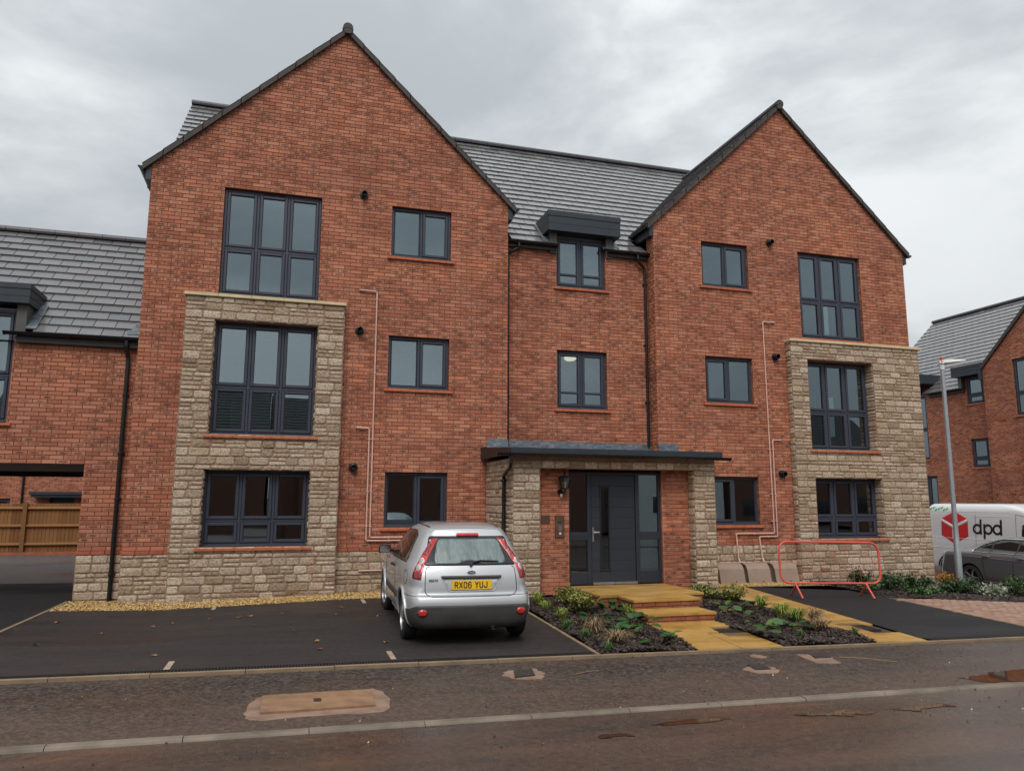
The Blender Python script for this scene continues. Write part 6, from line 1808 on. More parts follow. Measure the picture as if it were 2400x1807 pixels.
# side glass, door line, handle, rubbing strip, fuel flap
for sg, fr in ((-1, LSIDE), (1, RSIDE)):
    y0 = -OFF
    lb(project(bvh, rpoly([(y0 + .72, 1.30), (y0 + .60, .985), (y0 + 1.42, .965), (y0 + 1.50, 1.355), (y0 + 1.0, 1.365)], .06), fr, .004), 'quarter_window', 'car_glass_dark', HC, True)
    lb(project(bvh, rpoly([(y0 + 1.54, 1.358), (y0 + 1.46, .965), (y0 + 2.66, .960), (y0 + 2.05, 1.335)], .04), fr, .004), 'door_window', 'car_glass_dark', HC, True)
    lb(surf_tube(bvh, [(y0 + 1.46, .94), (y0 + 1.43, .60), (y0 + 1.50, .28)], fr, .005, -.001), 'door_gap', 'ink_black', HC)
    lb(surf_tube(bvh, [(y0 + 2.72, .90), (y0 + 2.74, .30)], fr, .005, -.001), 'door_gap', 'ink_black', HC)
    lb(surf_tube(bvh, [(y0 + .62, .972), (y0 + 2.70, .945)], fr, .009, .001), 'waist_seal', 'trim_black', HC)
    lb(project(bvh, rpoly([(y0 + 1.03, .545), (y0 + 1.40, .545), (y0 + 1.40, .47), (y0 + 1.03, .47)], .015), fr, .016, .05, .02), 'rubbing_strip', 'bumper_plastic', HC, True)
    lb(project(bvh, rpoly([(y0 + 1.47, .545), (y0 + 2.60, .545), (y0 + 2.60, .47), (y0 + 1.47, .47)], .015), fr, .016, .05, .02), 'rubbing_strip', 'bumper_plastic', HC, True)
    hx = bvh.ray_cast(*[Vector(q) for q in fr(y0 + 1.58, .85)])[0].x
    s = MB(); s.tube([(hx, y0 + 1.52, .85), (hx + sg * .035, y0 + 1.55, .855), (hx + sg * .035, y0 + 1.68, .858), (hx, y0 + 1.71, .858)], .014, 8); lb(s, 'door_handle', 'trim_black', HC)
    lb(surf_tube(bvh, [(y0 + 1.5, .245), (y0 + 2.2, .245)], fr, .012, 0), 'sill', 'silver_paint', HC)
    mx = sg * .79; s = MB(); s.tube([(sg * .74, y0 + 2.45, .985), (sg * .82, y0 + 2.42, .99)], [.03, .022], 8)
    ov = rpoly([(-.105, -.06), (.10, -.055), (.09, .065), (-.085, .07)], .045, 5)
    rings = [[Vector((sg * .905 + a * k, y0 + 2.40 + dy, 1.005 + b * k)) for a, b in ov] for k, dy in ((.9, -.035), (1.0, -.02), (1.0, .02), (.8, .065), (.35, .09))]
    for i in range(4):
        for k in range(len(ov)): s.quad(rings[i][k], rings[i][(k + 1) % len(ov)], rings[i + 1][(k + 1) % len(ov)], rings[i + 1][k])
    s.poly(rings[0][::-1]); s.poly(rings[4]); MI = lb(s, 'wing_mirror', 'trim_black', HC, False, True)
    s = MB(); s.poly([Vector((sg * .905 + a * .82, y0 + 2.362, 1.005 + b * .82)) for a, b in ov]); m_ = s.mesh('mirror_glass', ['chrome']); local(bpy.data.objects.new('mirror_glass', m_), MI)
lb(surf_tube(bvh, [(.50 - OFF + .085 * math.cos(t) - .04, .80 + .085 * math.sin(t)) for t in np.linspace(0, 2 * PI, 22)[:-1]], LSIDE, .004, -.001, closed=True), 'fuel_flap_gap', 'ink_black', HC)
# roof channels and aerial
for sg in (-1, 1):
    lb(surf_tube(bvh, [(sg * .475, .66 - OFF), (sg * .500, 1.0 - OFF), (sg * .505, 1.8 - OFF)], TOP, .012, -.003), 'roof_channel', 'trim_black', HC)
lb(surf_tube(bvh, [(-.50, .52 - OFF), (-.3, .50 - OFF), (.3, .50 - OFF), (.50, .52 - OFF)], TOP, .004, -.001), 'tailgate_gap', 'ink_black', HC)
lb(project(bvh, rpoly([(-.62, 1.28), (.62, 1.28), (.70, .99), (-.70, .99)], .05), lambda a, b: ((a, 6, b), (0, -1, 0)), .004), 'windscreen', 'car_glass_dark', HC, True)
for sg in (-1, 1): lb(project(bvh, rpoly([(sg * .45, .72), (sg * .72, .76), (sg * .74, .62), (sg * .5, .58)][::sg], .03), lambda a, b: ((a, 6, b), (0, -1, 0)), .006), 'headlight', 'lamp_clear', HC, True)

# ---- dark saloon in the side street (faces the camera's side, right flank to us)
SX, SY = 18.95, 1.85
def vehicle(name, label, loc, rotz):
    o = bpy.data.objects.new(name, None); attach(o, None, label, 'car' if name != 'delivery_van' else 'van'); o.location = loc; o.rotation_euler = (0, 0, rotz); return o
SA = vehicle('saloon_car', 'dark grey saloon car with chrome window line in front of the white van', (SX, SY, -.62), PI)
O2 = 1.10
def T2(z, hw, yr, yf, rr=.20, rf=.5, br=.08, bf=.25): return (z, hw, yr - O2, yf - O2, rr, rf, br, bf)
tab2 = [T2(.19, .78, .20, 4.75), T2(.26, .86, .06, 4.86), T2(.40, .91, .0, 4.92), T2(.58, .925, .01, 4.93), T2(.74, .925, .06, 4.88), T2(.86, .92, .08, 4.70), T2(.94, .905, .09, 4.35, .22), T2(1.00, .87, .14, 3.95, .22), T2(1.045, .83, .36, 3.60, .25), T2(1.08, .79, .74, 3.48, .3, .5), T2(1.16, .745, 1.00, 3.30, .3, .4), T2(1.27, .68, 1.30, 3.02, .3, .4), T2(1.36, .62, 1.58, 2.76, .3, .4), T2(1.42, .54, 1.92, 2.48, .25, .3), T2(1.448, .40, 2.10, 2.32, .1, .1, .02, .02)]
b2, bvh2 = car_body(tab2, 'grey_paint', [(0, .335), (2.94, .335)], .375)
local(bpy.data.objects.new('body', b2), SA)
for (x, y, sg) in ((-.82, 0, -1), (.82, 0, 1), (-.82, 2.94, -1), (.82, 2.94, 1)): wheel(SA, x, y, .335, .335, .24, .21, sg, 5)
for sg, fr in ((1, RSIDE), (-1, LSIDE)):
    dlo = rpoly([(1.02 - O2 + .10, 1.015), (1.25 - O2 + .12, 1.20), (1.9 - O2, 1.375), (2.5 - O2, 1.375), (3.45 - O2, 1.02)], .10)
    lb(project(bvh2, dlo, fr, .004), 'side_glass', 'car_glass_dark', SA, True)
    lb(surf_tube(bvh2, dlo, fr, .014, .006, closed=True), 'chrome_trim', 'chrome', SA, True)
    for y in (1.62, 2.36): lb(surf_tube(bvh2, [(y - O2 + .08, 1.02), (y - O2 + .10, 1.37)], fr, .022, .004), 'pillar', 'trim_black', SA)
    for pts in ([(1.42 - O2 + .1, .99), (1.40 - O2 + .12, .72), (1.55 - O2, .42), (1.58 - O2, .28)], [(2.42 - O2, 1.0), (2.38 - O2, .28)], [(3.42 - O2, .98), (3.42 - O2, .30)]): lb(surf_tube(bvh2, pts, fr, .006, -.001), 'door_gap', 'ink_black', SA)
    for y in (1.62, 2.62):
        hx = bvh2.ray_cast(*[Vector(q) for q in fr(y - O2, .93)])[0].x
        s = MB(); s.tube([(hx - sg * .01, y - O2 - .10, .925), (hx + sg * .03, y - O2 - .07, .93), (hx + sg * .03, y - O2 + .07, .93), (hx - sg * .01, y - O2 + .10, .925)], .016, 8); lb(s, 'door_handle', 'grey_paint', SA, True)
    lb(surf_tube(bvh2, [(.45 - O2, .27), (3.6 - O2 - .05, .25)], fr, .02, 0), 'sill', 'grey_paint', SA)
    lb(surf_tube(bvh2, [(.15 - O2, .90), (4.1 - O2, .84)], fr, .010, -.002), 'crease', 'grey_paint', SA, True)
for sg in (-1, 1):
    lb(project(bvh2, rpoly([(.48, .92), (.84, .95), (.90, .84), (.55, .80)], .04), RDIAG(sg, -.90), .006, .04), 'tail_light', 'lamp_red', SA, True)
lb(project(bvh2, rpoly([(-.55, 1.33), (.55, 1.33), (.66, 1.10), (-.66, 1.10)], .05), REAR, .004), 'rear_window', 'car_glass_dark', SA, True)
lb(project(bvh2, rpoly([(-.55, 1.33), (.55, 1.33), (.66, 1.12), (-.66, 1.12)], .05), lambda a, b: ((a, 8, b), (0, -1, 0)), .004), 'windscreen', 'car_glass_dark', SA, True)

# ---- white delivery van behind it
VX, VY = 22.15, 6.45
VN = vehicle('delivery_van', 'white delivery van lettered dpd with a red cube emblem', (VX, VY, -.78), PI)
def T3(z, hw, yr, yf, rr=.12, rf=.5, br=.03, bf=.2): return (z, hw, yr, yf, rr, rf, br, bf)
tab3 = [T3(.28, .90, .10, 5.75), T3(.40, .96, .03, 5.86), T3(.60, .985, .0, 5.90), T3(.90, .99, .0, 5.85), T3(1.12, .985, .0, 5.65), T3(1.22, .98, .0, 5.20), T3(1.40, .965, .0, 4.95), T3(1.75, .945, .01, 4.62), T3(2.05, .92, .02, 4.32), T3(2.24, .89, .04, 4.05), T3(2.36, .83, .08, 3.6), T3(2.44, .72, .16, 3.3), T3(2.465, .5, .4, 3.0)]
b3, bvh3 = car_body(tab3, 'white_paint', [(.95, .34), (4.75, .34)], .40)
local(bpy.data.objects.new('body', b3), VN)
for (x, y, sg) in ((-.86, .95, -1), (.86, .95, 1), (-.86, 4.75, -1), (.86, 4.75, 1)): wheel(VN, x, y, .34, .34, .21, .2, sg, 6, rimmat='galvanised')
VD = lambda a: a
for sg, fr in ((1, RSIDE), (-1, LSIDE)):
    lb(project(bvh3, rpoly([(3.62, 1.86), (3.58, 1.30), (4.55, 1.22), (4.60, 1.45), (4.15, 1.88)], .10), fr, .005), 'cab_window', 'car_glass_dark', VN, True)
    for z, y0, y1 in ((2.20, .1, 3.3), (2.06, 1.95, 3.3), (1.34, .1, 3.5), (1.02, .1, 3.5)): lb(surf_tube(bvh3, [(y0, z), (y1, z)], fr, .010, -.003), 'side_crease', 'white_paint', VN, True)
    for pts in ([(2.02, 2.12), (2.02, .45)], [(3.42, 2.14), (3.42, .45)], [(3.42, 2.14), (4.2, 2.0), (4.95, 1.25)]): lb(surf_tube(bvh3, pts, fr, .006, -.001), 'panel_gap', 'ink_black', VN)
    lb(surf_tube(bvh3, [(.95 + .45 * math.cos(t), .34 + .45 * math.sin(t)) for t in np.linspace(0, PI, 20)], fr, .03, 0), 'wheel_arch', 'trim_black', VN, True)
    # cube emblem: red hexagon with a pale broken Y
    hexa_ = [(1.22, 2.21), (.70, 1.97), (.70, 1.42), (1.22, 1.16), (1.74, 1.42), (1.74, 1.97)]
    hexa_ = [(y, z) for y, z in hexa_]
    lb(project(bvh3, hexa_, fr, .004), 'cube_emblem', 'dpd_red', VN, True)
    w_ = .045
    for q_ in ([(.70, 1.97), (1.16, 1.76), (1.22, 1.68), (1.22, 1.30), (1.13, 1.30), (1.13, 1.65), (1.10, 1.69), (.70, 1.87)], [(1.31, 1.74), (1.38, 1.83), (1.72, 1.97), (1.72, 1.87), (1.42, 1.74), (1.40, 1.72)]):
        lb(project(bvh3, q_, fr, .007, .05, .004), 'emblem_mark', 'white_paint', VN, True)
    # letters d p d
    def ring(cy, cz, R, r_):
        return [(cy + R * math.cos(t), cz + R * math.sin(t)) for t in np.linspace(0, 2 * PI, 25)[:-1]], [[(cy + r_ * math.cos(t), cz + r_ * math.sin(t)) for t in np.linspace(0, 2 * PI, 21)[:-1]]]
    for (cy, kind) in ((2.08, 'd'), (2.47, 'p'), (2.79, 'd')):
        m_ = lambda y: y
        L_ = bpy.data.objects.new('letter', None); 
        R, r_ = .165, .098
        # the lettering reads towards the van's nose on this flank, so mirror on the other
        o_, h_ = ring(cy, 1.665, R, r_)
        bar = (cy + R - .068, 1.50, cy + R, 1.97) if kind == 'd' else (cy - R, 1.36, cy - R + .068, 1.83)
        LT = lb(project(bvh3, o_, fr, .005, .05, .004, h_), 'letter', 'ink_black', VN)
        lb(project(bvh3, [(bar[0], bar[1]), (bar[2], bar[1]), (bar[2], bar[3]), (bar[0], bar[3])], fr, .006, .06, .004), 'letter_stem', 'ink_black', LT)
    for k in range(7):
        rk_ = random.Random(k); y, z = .25 + .11 * k, 2.28 + .04 * math.sin(k * 2.1); L_ = .06
        lb(project(bvh3, rpoly([(y - L_, z - .02), (y, z + .05), (y + L_, z + .03), (y, z - .05)], .02), fr, .005, .04, .003), 'leaf_decal', 'leaf_print', VN)
lb(project(bvh3, rpoly([(-.8, 2.05), (.8, 2.05), (.86, 1.28), (-.86, 1.28)], .08), lambda a, b: ((a, 9, b), (0, -1, 0)), .005), 'windscreen', 'car_glass_dark', VN, True)
for sg in (-1, 1): lb(project(bvh3, rpoly([(sg * .86, 1.6), (sg * .95, 1.6), (sg * .95, 1.0), (sg * .86, 1.0)][::-sg], .02), REAR, .006, .04), 'tail_light', 'lamp_red', VN, True)

# ------------------------------------------------------------------ street furniture
BR = thing('pedestrian_barrier', 'red tubular steel pedestrian barrier with mesh infill on the drive', 'barrier', (10.1, -2.4, H(10.1, -2.4)))
a0, a1 = Vector((9.02, -2.28, 0)), Vector((11.02, -2.60, 0)); D_ = (a1 - a0).normalized(); Lb = (a1 - a0).length; zb_, zt_ = .26, 1.02
lean = Vector((-D_.y, D_.x, 0)) * .06
def bpnt(u, z):
    p = a0 + D_ * u; return Vector((p.x, p.y, H(10.1, -2.4) + .005 * (u - 1) * -3)) + Vector((0, 0, z)) + lean * (z / 1.0)
pl = []
rc = .17
for (cu, cz, s0) in ((rc, zb_ + rc, PI), (Lb - rc, zb_ + rc, 1.5 * PI), (Lb - rc, zt_ - rc, 0), (rc, zt_ - rc, .5 * PI)):
    for k in range(8):
        a = s0 + PI / 2 * k / 7; pl.append(bpnt(cu + rc * math.cos(a), cz + rc * math.sin(a)))
s = MB(); s.tube(pl, .021, 10, closed=True); s.build('tube_frame', ['barrier_red'], BR, smooth=True)
for k in range(1, 15):
    u = Lb * k / 15; s = MB(); w = .006 * math.sin(k * 1.7); s.tube([bpnt(u, zb_ + .02), bpnt(u + w, (zb_ + zt_) / 2), bpnt(u, zt_ - .02)], .0024, 5); s.build('mesh_wire', ['barrier_red'], BR)
for k in range(1, 4):
    z = zb_ + (zt_ - zb_) * k / 4; s = MB(); s.tube([bpnt(.02, z), bpnt(Lb - .02, z)], .0018, 5); s.build('mesh_wire', ['barrier_red'], BR)
for u in (.30, Lb - .30):
    for sg in (-1, 1):
        n_ = Vector((-D_.y, D_.x, 0)); f_ = bpnt(u + sg * .02, zb_); e = f_ + n_ * sg * .26; e.z = H(e.x, e.y) + .012; s = MB(); s.tube([f_, e], .019, 8); s.build('foot', ['barrier_red'], BR)
s = MB(); s.tube([bpnt(Lb + .02, .72), bpnt(Lb + .09, .72)], .012, 6); s.build('coupling', ['barrier_red'], BR)

LP = thing('street_lamp', 'galvanised street lamp post with white lantern at the corner', 'street lamp', (15.62, -.05, H(15.62, -.05)))
lx, ly, lz = 15.62, -.05, H(15.62, -.05)
s = MB(); s.lathe((lx, ly, 0), [(.076, lz - .05), (.075, lz + 1.15), (.060, lz + 1.2), (.055, lz + 1.6), (.048, 5.05)], 'z', 20); s.build('post', ['galvanised'], LP, smooth=True)
s = MB(); s.lathe((lx, ly, 0), [(.06, 5.0), (.062, 5.16), (.0, 5.16)], 'z', 16); s.box(lx - .06, lx + .09, ly - .08, ly + .08, 5.14, 5.24); s.build('spigot', ['white_plastic'], LP)
s = MB(); dd = Vector((.78, -.62, 0)); nn = Vector((.62, .78, 0)); p0 = Vector((lx - .05, ly + .02, 5.20)); 
q_ = []
for (t, w, zt, zb2) in ((0, .055, .04, -.04), (.2, .07, .045, -.035), (.42, .07, .03, -.02), (.58, .03, .005, -.008)): q_.append([p0 + dd * t - nn * w + Vector((0, 0, zb2)), p0 + dd * t + nn * w + Vector((0, 0, zb2)), p0 + dd * t + nn * w * .7 + Vector((0, 0, zt)), p0 + dd * t - nn * w * .7 + Vector((0, 0, zt))])
for i in range(3):
    for k in range(4): s.quad(q_[i][k], q_[i][(k + 1) % 4], q_[i + 1][(k + 1) % 4], q_[i + 1][k])
s.poly(q_[0]); s.poly(q_[3][::-1]); s.build('lantern', ['white_plastic'], LP, recalc=True)
s = MB(); s.lathe((lx + .02, ly, 5.26), [(.055, -.03), (.055, .03), (.04, .06), (0, .065)], 'z', 16); s.build('photocell', ['red_cap'], LP, smooth=True)

# ------------------------------------------------------------------ plants
def leaf(mb, c, d, n, L, W, r, fold=.25):
    # a pointed leaf of four triangles, folded along its midrib
    d = d.normalized(); s = d.cross(n)
    if s.length < 1e-3: s = d.cross(Vector((.3, .4, .8)))
    s.normalize(); n = s.cross(d).normalized(); i = len(mb.v)
    mb.v += [tuple(c), tuple(c + d * L * .45 + s * W / 2 + n * W * fold), tuple(c + d * L - n * L * .12), tuple(c + d * L * .45 - s * W / 2 + n * W * fold), tuple(c + d * L * .5)]
    for f in ((0, 1, 4), (1, 2, 4), (2, 3, 4), (3, 0, 4)):
        mb.f.append(tuple(i + k for k in f)); mb.m.append(0); mb.r.append(r); mb.uv.append(((0, 0), (1, 0), (1, 1)))
def gz_(x, y): return bedz(x, y)
def shrub(x, y, R, h, n, L, W, mat, label, cat='shrub', seed=1, name='shrub', group=None, z=None, stems=14, flat=.6):
    r = random.Random(seed); z = gz_(x, y) if z is None else z
    t = thing(name, label, cat, (x, y, z), group)
    mb = MB(); sm_ = MB()
    tips = []
    for k in range(stems):
        a = r.uniform(0, 2 * PI); q = math.sqrt(r.random()) * R; hh = h * r.uniform(.55, 1.05) * (1 - .45 * (q / R) ** 2)
        p0 = Vector((x + .15 * q * math.cos(a), y + .15 * q * math.sin(a), z)); p2 = Vector((x + q * math.cos(a), y + q * math.sin(a), z + hh)); p1 = p0.lerp(p2, .5) + Vector((0, 0, hh * .12))
        sm_.tube([p0, p1, p2], [.006, .004, .002], 4); tips.append((p0, p1, p2))
    for k in range(n):
        p0, p1, p2 = r.choice(tips); u = r.uniform(.25, 1.05); c = p0 * (1 - u) ** 2 + p1 * 2 * u * (1 - u) + p2 * u * u
        c += Vector((r.gauss(0, .03), r.gauss(0, .03), r.gauss(0, .025))) * (R / .25)
        d = Vector((r.gauss(0, 1), r.gauss(0, 1), r.gauss(flat, .5))); k_ = r.uniform(.75, 1.4)
        leaf(mb, c, d, Vector((r.gauss(0, .4), r.gauss(0, .4), 1)), L * k_, W * k_, min(1, max(0, r.gauss(.5, .25))))
    sm_.build('stems', ['stem'], t); mb.build('foliage', [mat], t)
def bergenia(x, y, R, n, label, seed, mat='leaf_bergenia', L=.165):
    R *= 1.2; r = random.Random(seed); z = gz_(x, y); t = thing('bergenia', label, 'plant', (x, y, z), 'round-leaved plants in the bark beds'); st = MB()
    for k in range(n):
        a = 2 * PI * k / n + r.uniform(-.5, .5); q = R * r.uniform(.4, 1); c = Vector((x + q * math.cos(a), y + q * math.sin(a), z + r.uniform(.04, .12)))
        st.tube([(x, y, z), c], .004, 4); mb = MB(); d = Vector((math.cos(a), math.sin(a), r.uniform(-.2, .95))).normalized(); s_ = d.cross(Vector((0, 0, 1))).normalized(); n_ = s_.cross(d); Lr = L * r.uniform(.7, 1.15)
        pts = [];
        for m in range(11):
            an = 2 * PI * m / 11; u, v = math.cos(an), math.sin(an); pts.append(c + d * (Lr * .5 * (1 - u * .98)) + s_ * (Lr * .44 * v) + n_ * (.018 * v * v - .02 * (1 - u) * .5))
        i = len(mb.v); mb.v += [tuple(p) for p in pts] + [tuple(c + d * Lr * .5 - n_ * .01)]
        rv = r.random()
        for m in range(11): mb.f.append((i + m, i + (m + 1) % 11, i + 11)); mb.m.append(0); mb.r.append(rv); mb.uv.append(((0, 0), (1, 0), (1, 1)))
        mb.build('leaf', [mat], t, smooth=True)
    st.build('stems', ['stem'], t)
def tuft(x, y, R, h, n, mat, label, seed, z=None, droop=.6):
    R *= 1.2; h *= 1.15; n = int(n * 1.4); r = random.Random(seed); z = gz_(x, y) if z is None else z; t = thing('grass_tuft', label, 'grass tuft', (x, y, z), 'ornamental grass tufts in the bark beds'); mb = MB()
    for k in range(n):
        a = r.uniform(0, 2 * PI); q = R * math.sqrt(r.random()); hh = h * r.uniform(.5, 1.1); w = r.uniform(.004, .008); d = Vector((math.cos(a), math.sin(a), 0)); s_ = Vector((-d.y, d.x, 0)) * w
        p = Vector((x + r.gauss(0, .02), y + r.gauss(0, .02), z)); pts = [p, p + d * q * .35 + Vector((0, 0, hh * .65)), p + d * q * .8 + Vector((0, 0, hh)), p + d * q * 1.25 + Vector((0, 0, hh * (1 - droop * r.random())))]
        rv = r.random()
        for i in range(3):
            a_, b_ = pts[i], pts[i + 1]; k0, k1 = (1, .9, .6)[i], (.9, .6, .1)[i]; mb.quad(a_ - s_ * k0, a_ + s_ * k0, b_ + s_ * k1, b_ - s_ * k1, 0, rv)
    mb.build('blades', [mat], t)
VG = 'variegated shrubs by the porch'
for i, (x, y, R, h, n, lab) in enumerate([(4.86, -2.05, .22, .22, 420, 'yellow-green variegated shrub against the porch brickwork left of the landing'), (4.80, -2.60, .15, .18, 220, 'small variegated shrub at the landing corner with orange tips'), (4.55, -2.70, .20, .24, 260, 'variegated shrub in the left bed, second from the car'), (4.58, -3.32, .26, .28, 420, 'larger variegated shrub in the middle of the left bed'), (7.40, -2.35, .22, .26, 300, 'variegated shrub right of the landing'), (7.78, -2.62, .26, .26, 380, 'variegated shrub beside the side path'), (7.42, -2.05, .16, .2, 180, 'small variegated shrub in front of the right pier')]):
    shrub(x, y, R * 1.1, h * 1.05, int(n * 1.9), .052, .030, 'leaf_variegated', lab, seed=30 + i, name='variegated_shrub', group=VG)
for i, (x, y, R, n, lab) in enumerate([(5.10, -3.30, .14, 9, 'large round-leaved plant beside the landing bricks'), (4.42, -4.20, .15, 7, 'round-leaved plant above the tan grass tuft'), (4.90, -4.44, .17, 8, 'round-leaved plant near the lowest step'), (4.42, -4.95, .13, 6, 'round-leaved plant in the middle front of the left bed'), (4.46, -5.25, .11, 5, 'low round-leaved plant between two others in the left bed'), (4.57, -5.80, .10, 6, 'small round-leaved plant by the front edging'), (4.92, -5.46, .09, 3, 'three-leaved bright plant beside the entrance path'), (4.86, -4.90, .10, 4, 'small round-leaved plant edging the entrance path'), (6.98, -3.50, .08, 3, 'small bright plant behind the lowest step'), (6.85, -4.30, .10, 5, 'round-leaved plant at the left of the right-hand bed'), (7.48, -3.70, .15, 6, 'dark round-leaved plant near the side path'), (6.66, -5.00, .10, 4, 'bright small plant by the path grate'), (6.72, -5.42, .10, 6, 'bright green plant in the front of the right-hand bed'), (7.08, -5.20, .10, 5, 'dull round-leaved plant in the right-hand bed front'), (6.35, -5.62, .07, 4, 'tiny plant beside the entrance path edge')]):
    bergenia(x, y, R, n, lab, 60 + i, 'leaf_bergenia' if i not in (6, 8, 11, 12) else 'leaf_fresh')
for i, (x, y, R, h, n, m_, lab) in enumerate([(4.00, -5.15, .17, .20, 85, 'leaf_tan', 'upright tan grass tuft left in the left bed'), (4.08, -5.72, .20, .13, 95, 'leaf_tan', 'sprawling tan grass tuft at the front of the left bed'), (7.44, -5.35, .18, .13, 90, 'leaf_tan', 'sprawling tan grass tuft by the side path'), (4.12, -2.5, .12, .16, 70, 'leaf_lime', 'lime grass tuft beside the car bumper'), (4.09, -2.95, .10, .12, 60, 'leaf_lime', 'lime grass tuft second along the car side'), (4.02, -3.9, .11, .14, 60, 'leaf_lime', 'lime grass tuft halfway along the bay edging'), (3.86, -4.57, .10, .13, 60, 'leaf_fresh', 'green grass tuft on the bay edging'), (3.80, -5.33, .08, .1, 45, 'leaf_fresh', 'small green grass tuft at the bay edging front'), (3.84, -6.0, .06, .09, 35, 'leaf_fresh', 'tiny green grass tuft in the front corner of the left bed'), (5.16, -3.80, .10, .14, 50, 'leaf_lime', 'lime grass tuft at the foot of the landing'), (7.78, -3.40, .14, .18, 90, 'leaf_lime', 'lime grass tuft by the side path, farthest of the row'), (7.60, -4.22, .15, .18, 100, 'leaf_lime', 'lime grass tuft by the side path, second of the row'), (7.56, -4.62, .16, .19, 110, 'leaf_lime', 'lime grass tuft by the side path, third of the row'), (7.60, -4.98, .15, .2, 100, 'leaf_tan', 'brown and green tuft by the side path, last of the row'), (7.66, -5.75, .07, .08, 40, 'leaf_fresh', 'tiny green tuft at the side path foot'), (6.76, -5.75, .06, .09, 40, 'leaf_fresh', 'tiny green tuft at the front edging between paths')]):
    tuft(x, y, R, h, n, m_, lab, 90 + i)
RG = 'shrubs under the right-hand stone bay'
for i, (x, y, R, h, n, m_, lab, z) in enumerate([(11.40, -1.85, .24, .22, 300, 'leaf_fresh', 'low bright green shrub behind the barrier foot', None), (11.95, -1.0, .26, .45, 520, 'leaf_dark', 'upright dark green shrub behind the right end of the barrier', None), (12.25, -1.50, .30, .40, 620, 'leaf_dark', 'dark green shrub right of the barrier', None), (13.10, -1.30, .42, .42, 900, 'leaf_dark', 'broad dark green shrub in front of the stone bay', None), (12.35, -2.15, .25, .14, 240, 'leaf_fresh', 'low fresh green plant at the sett edge, first', None), (12.95, -1.95, .22, .12, 220, 'leaf_fresh', 'low fresh green plant at the sett edge, second', None), (14.60, -.66, .24, .48, 620, 'leaf_orange', 'orange shrub at the corner of the stone bay', -.24), (14.05, -1.35, .34, .34, 700, 'leaf_dark', 'green shrub left of the lamp post foot', -.24), (14.50, -1.12, .34, .36, 600, 'leaf_dark', 'green shrub in front of the lamp post', -.27), (15.42, -.50, .28, .42, 500, 'leaf_dark', 'green shrub right behind the lamp post', -.34), (14.80, -1.55, .36, .26, 640, 'leaf_silver', 'silver-leaved shrub in front of the saloon wheel', -.30), (15.50, -1.15, .34, .30, 640, 'leaf_silver', 'silver-leaved shrub left of the tall green shrub', -.36), (15.85, -1.30, .28, .62, 420, 'leaf_fresh', 'tall open green shrub in front of the saloon door', -.38), (16.0, -1.85, .34, .38, 760, 'leaf_silver', 'silver-leaved shrub at the right edge', -.38)]):
    shrub(x, y, R, h * .85, int(n * 1.3), .060 if m_ != 'leaf_silver' else .075, .032, m_, lab, seed=200 + i, group=RG, z=z, stems=22)
# ------------- fallen leaves and litter
FL = 'fallen leaves on the tarmac'
rl_ = random.Random(17)
lf = [(-1.66, -2.92), (-1.45, -2.69), (-.96, -2.48), (-.56, -2.44), (-.41, -2.36), (.05, -2.27), (.85, -2.63), (.47, -4.72), (.49, -5.22), (1.3, -4.98), (-.31, -3.26), (.97, -1.96), (-2.2, -3.4), (-2.75, -4.2), (.2, -3.9), (-1.31, -5.19), (-3.0, -2.3)]
for i, (x, y) in enumerate(lf):
    s = MB(); a = rl_.uniform(0, PI); L = rl_.uniform(.028, .06); d = Vector((math.cos(a), math.sin(a), 0)); sd = Vector((-d.y, d.x, 0)); c = Vector((x, y, H(x, y) + .008)); W = L * rl_.uniform(.35, .6)
    pts = [c - d * L, c - d * L * .3 + sd * W, c + d * L * .4 + sd * W * .8, c + d * L, c + d * L * .3 - sd * W, c - d * L * .5 - sd * W * .8]
    pts = [p + Vector((0, 0, rl_.uniform(0, .018))) for p in pts]; ctr = c + Vector((0, 0, .004)); r_ = rl_.random()
    for k in range(6): s.tri(pts[k], pts[(k + 1) % 6], ctr, 0, r_)
    s.build('fallen_leaf', ['leaf_fallen'], label='orange-brown fallen leaf lying on the dark parking bay tarmac', category='leaf', group=FL)
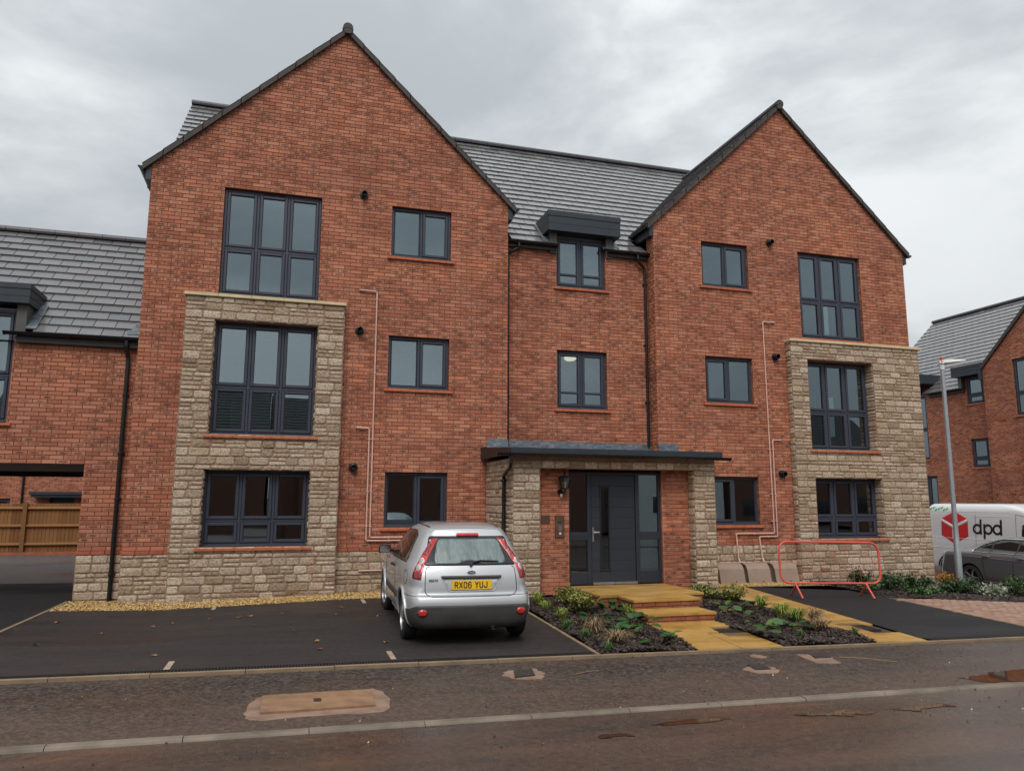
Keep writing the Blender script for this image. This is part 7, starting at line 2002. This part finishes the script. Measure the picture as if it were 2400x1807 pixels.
for i, (x, y) in enumerate([(5.05, -3.0), (5.2, -3.25), (5.28, -3.42), (5.1, -3.35), (4.75, -4.55), (5.33, -3.62), (4.5, -5.05), (7.1, -3.6), (6.75, -3.9)]):
    s = MB(); z = bedz(x, y) + .03
    for k in range(5):
        a = 2 * PI * k / 5 + i; leaf(s, Vector((x, y, z)), Vector((math.cos(a), math.sin(a), rl_.uniform(-.1, .5))), Vector((0, 0, 1)), rl_.uniform(.05, .09), .05, rl_.random())
    s.build('fallen_leaf', ['leaf_fallen'], label='curled brown fallen leaf lying on the bark mulch', category='leaf', group='fallen leaves on the bark')
s = MB()
for i in range(420):
    x, y = rl_.uniform(-4, 11), rl_.uniform(-9.6, -6.2) if rl_.random() < .85 else rl_.uniform(-6, -1.2)
    if y > -6 and x > 3.5: continue
    z = H(x, y) + (-.045 if y < YK0 else (-.03 if y < YE0 else 0)) + .003; L = rl_.uniform(.006, .018); a = rl_.uniform(0, PI); i0 = len(s.v)
    c = Vector((x, y, z)); d = Vector((math.cos(a), math.sin(a), 0)) * L; e = Vector((-d.y, d.x, 0)) * .6; rv = rl_.random()
    s.v += [tuple(c - d), tuple(c - e), tuple(c + d), tuple(c + e), tuple(c + Vector((0, 0, L * .8)))]
    for f in ((0, 1, 4), (1, 2, 4), (2, 3, 4), (3, 0, 4)): s.f.append(tuple(i0 + k for k in f)); s.m.append(0 if rl_.random() < .93 else 1); s.r.append(rv); s.uv.append(((0, 0), (1, 0), (1, 1)))
s.build('grit', ['bark', 'gravel'], kind='stuff', label='loose grit and bark crumbs scattered over the tarmac', category='grit')
for (p, q_, lab) in (((6.55, -6.75), (7.05, -7.15), 'thin pale twig lying across the pavement'), ((3.05, -6.95), (3.35, -6.85), 'short brown twig on the pavement beyond the small cover')):
    s = MB(); a, b = Vector((*p, H(*p) - .02)), Vector((*q_, H(*q_) - .02)); s.tube([a, a.lerp(b, .5) + Vector((.02, .02, .006)), b], .005, 5); s.tube([a.lerp(b, .6), a.lerp(b, .8) + Vector((-.06, -.04, .004))], .004, 5); s.build('twig', ['leaf_tan'], label=lab, category='twig')
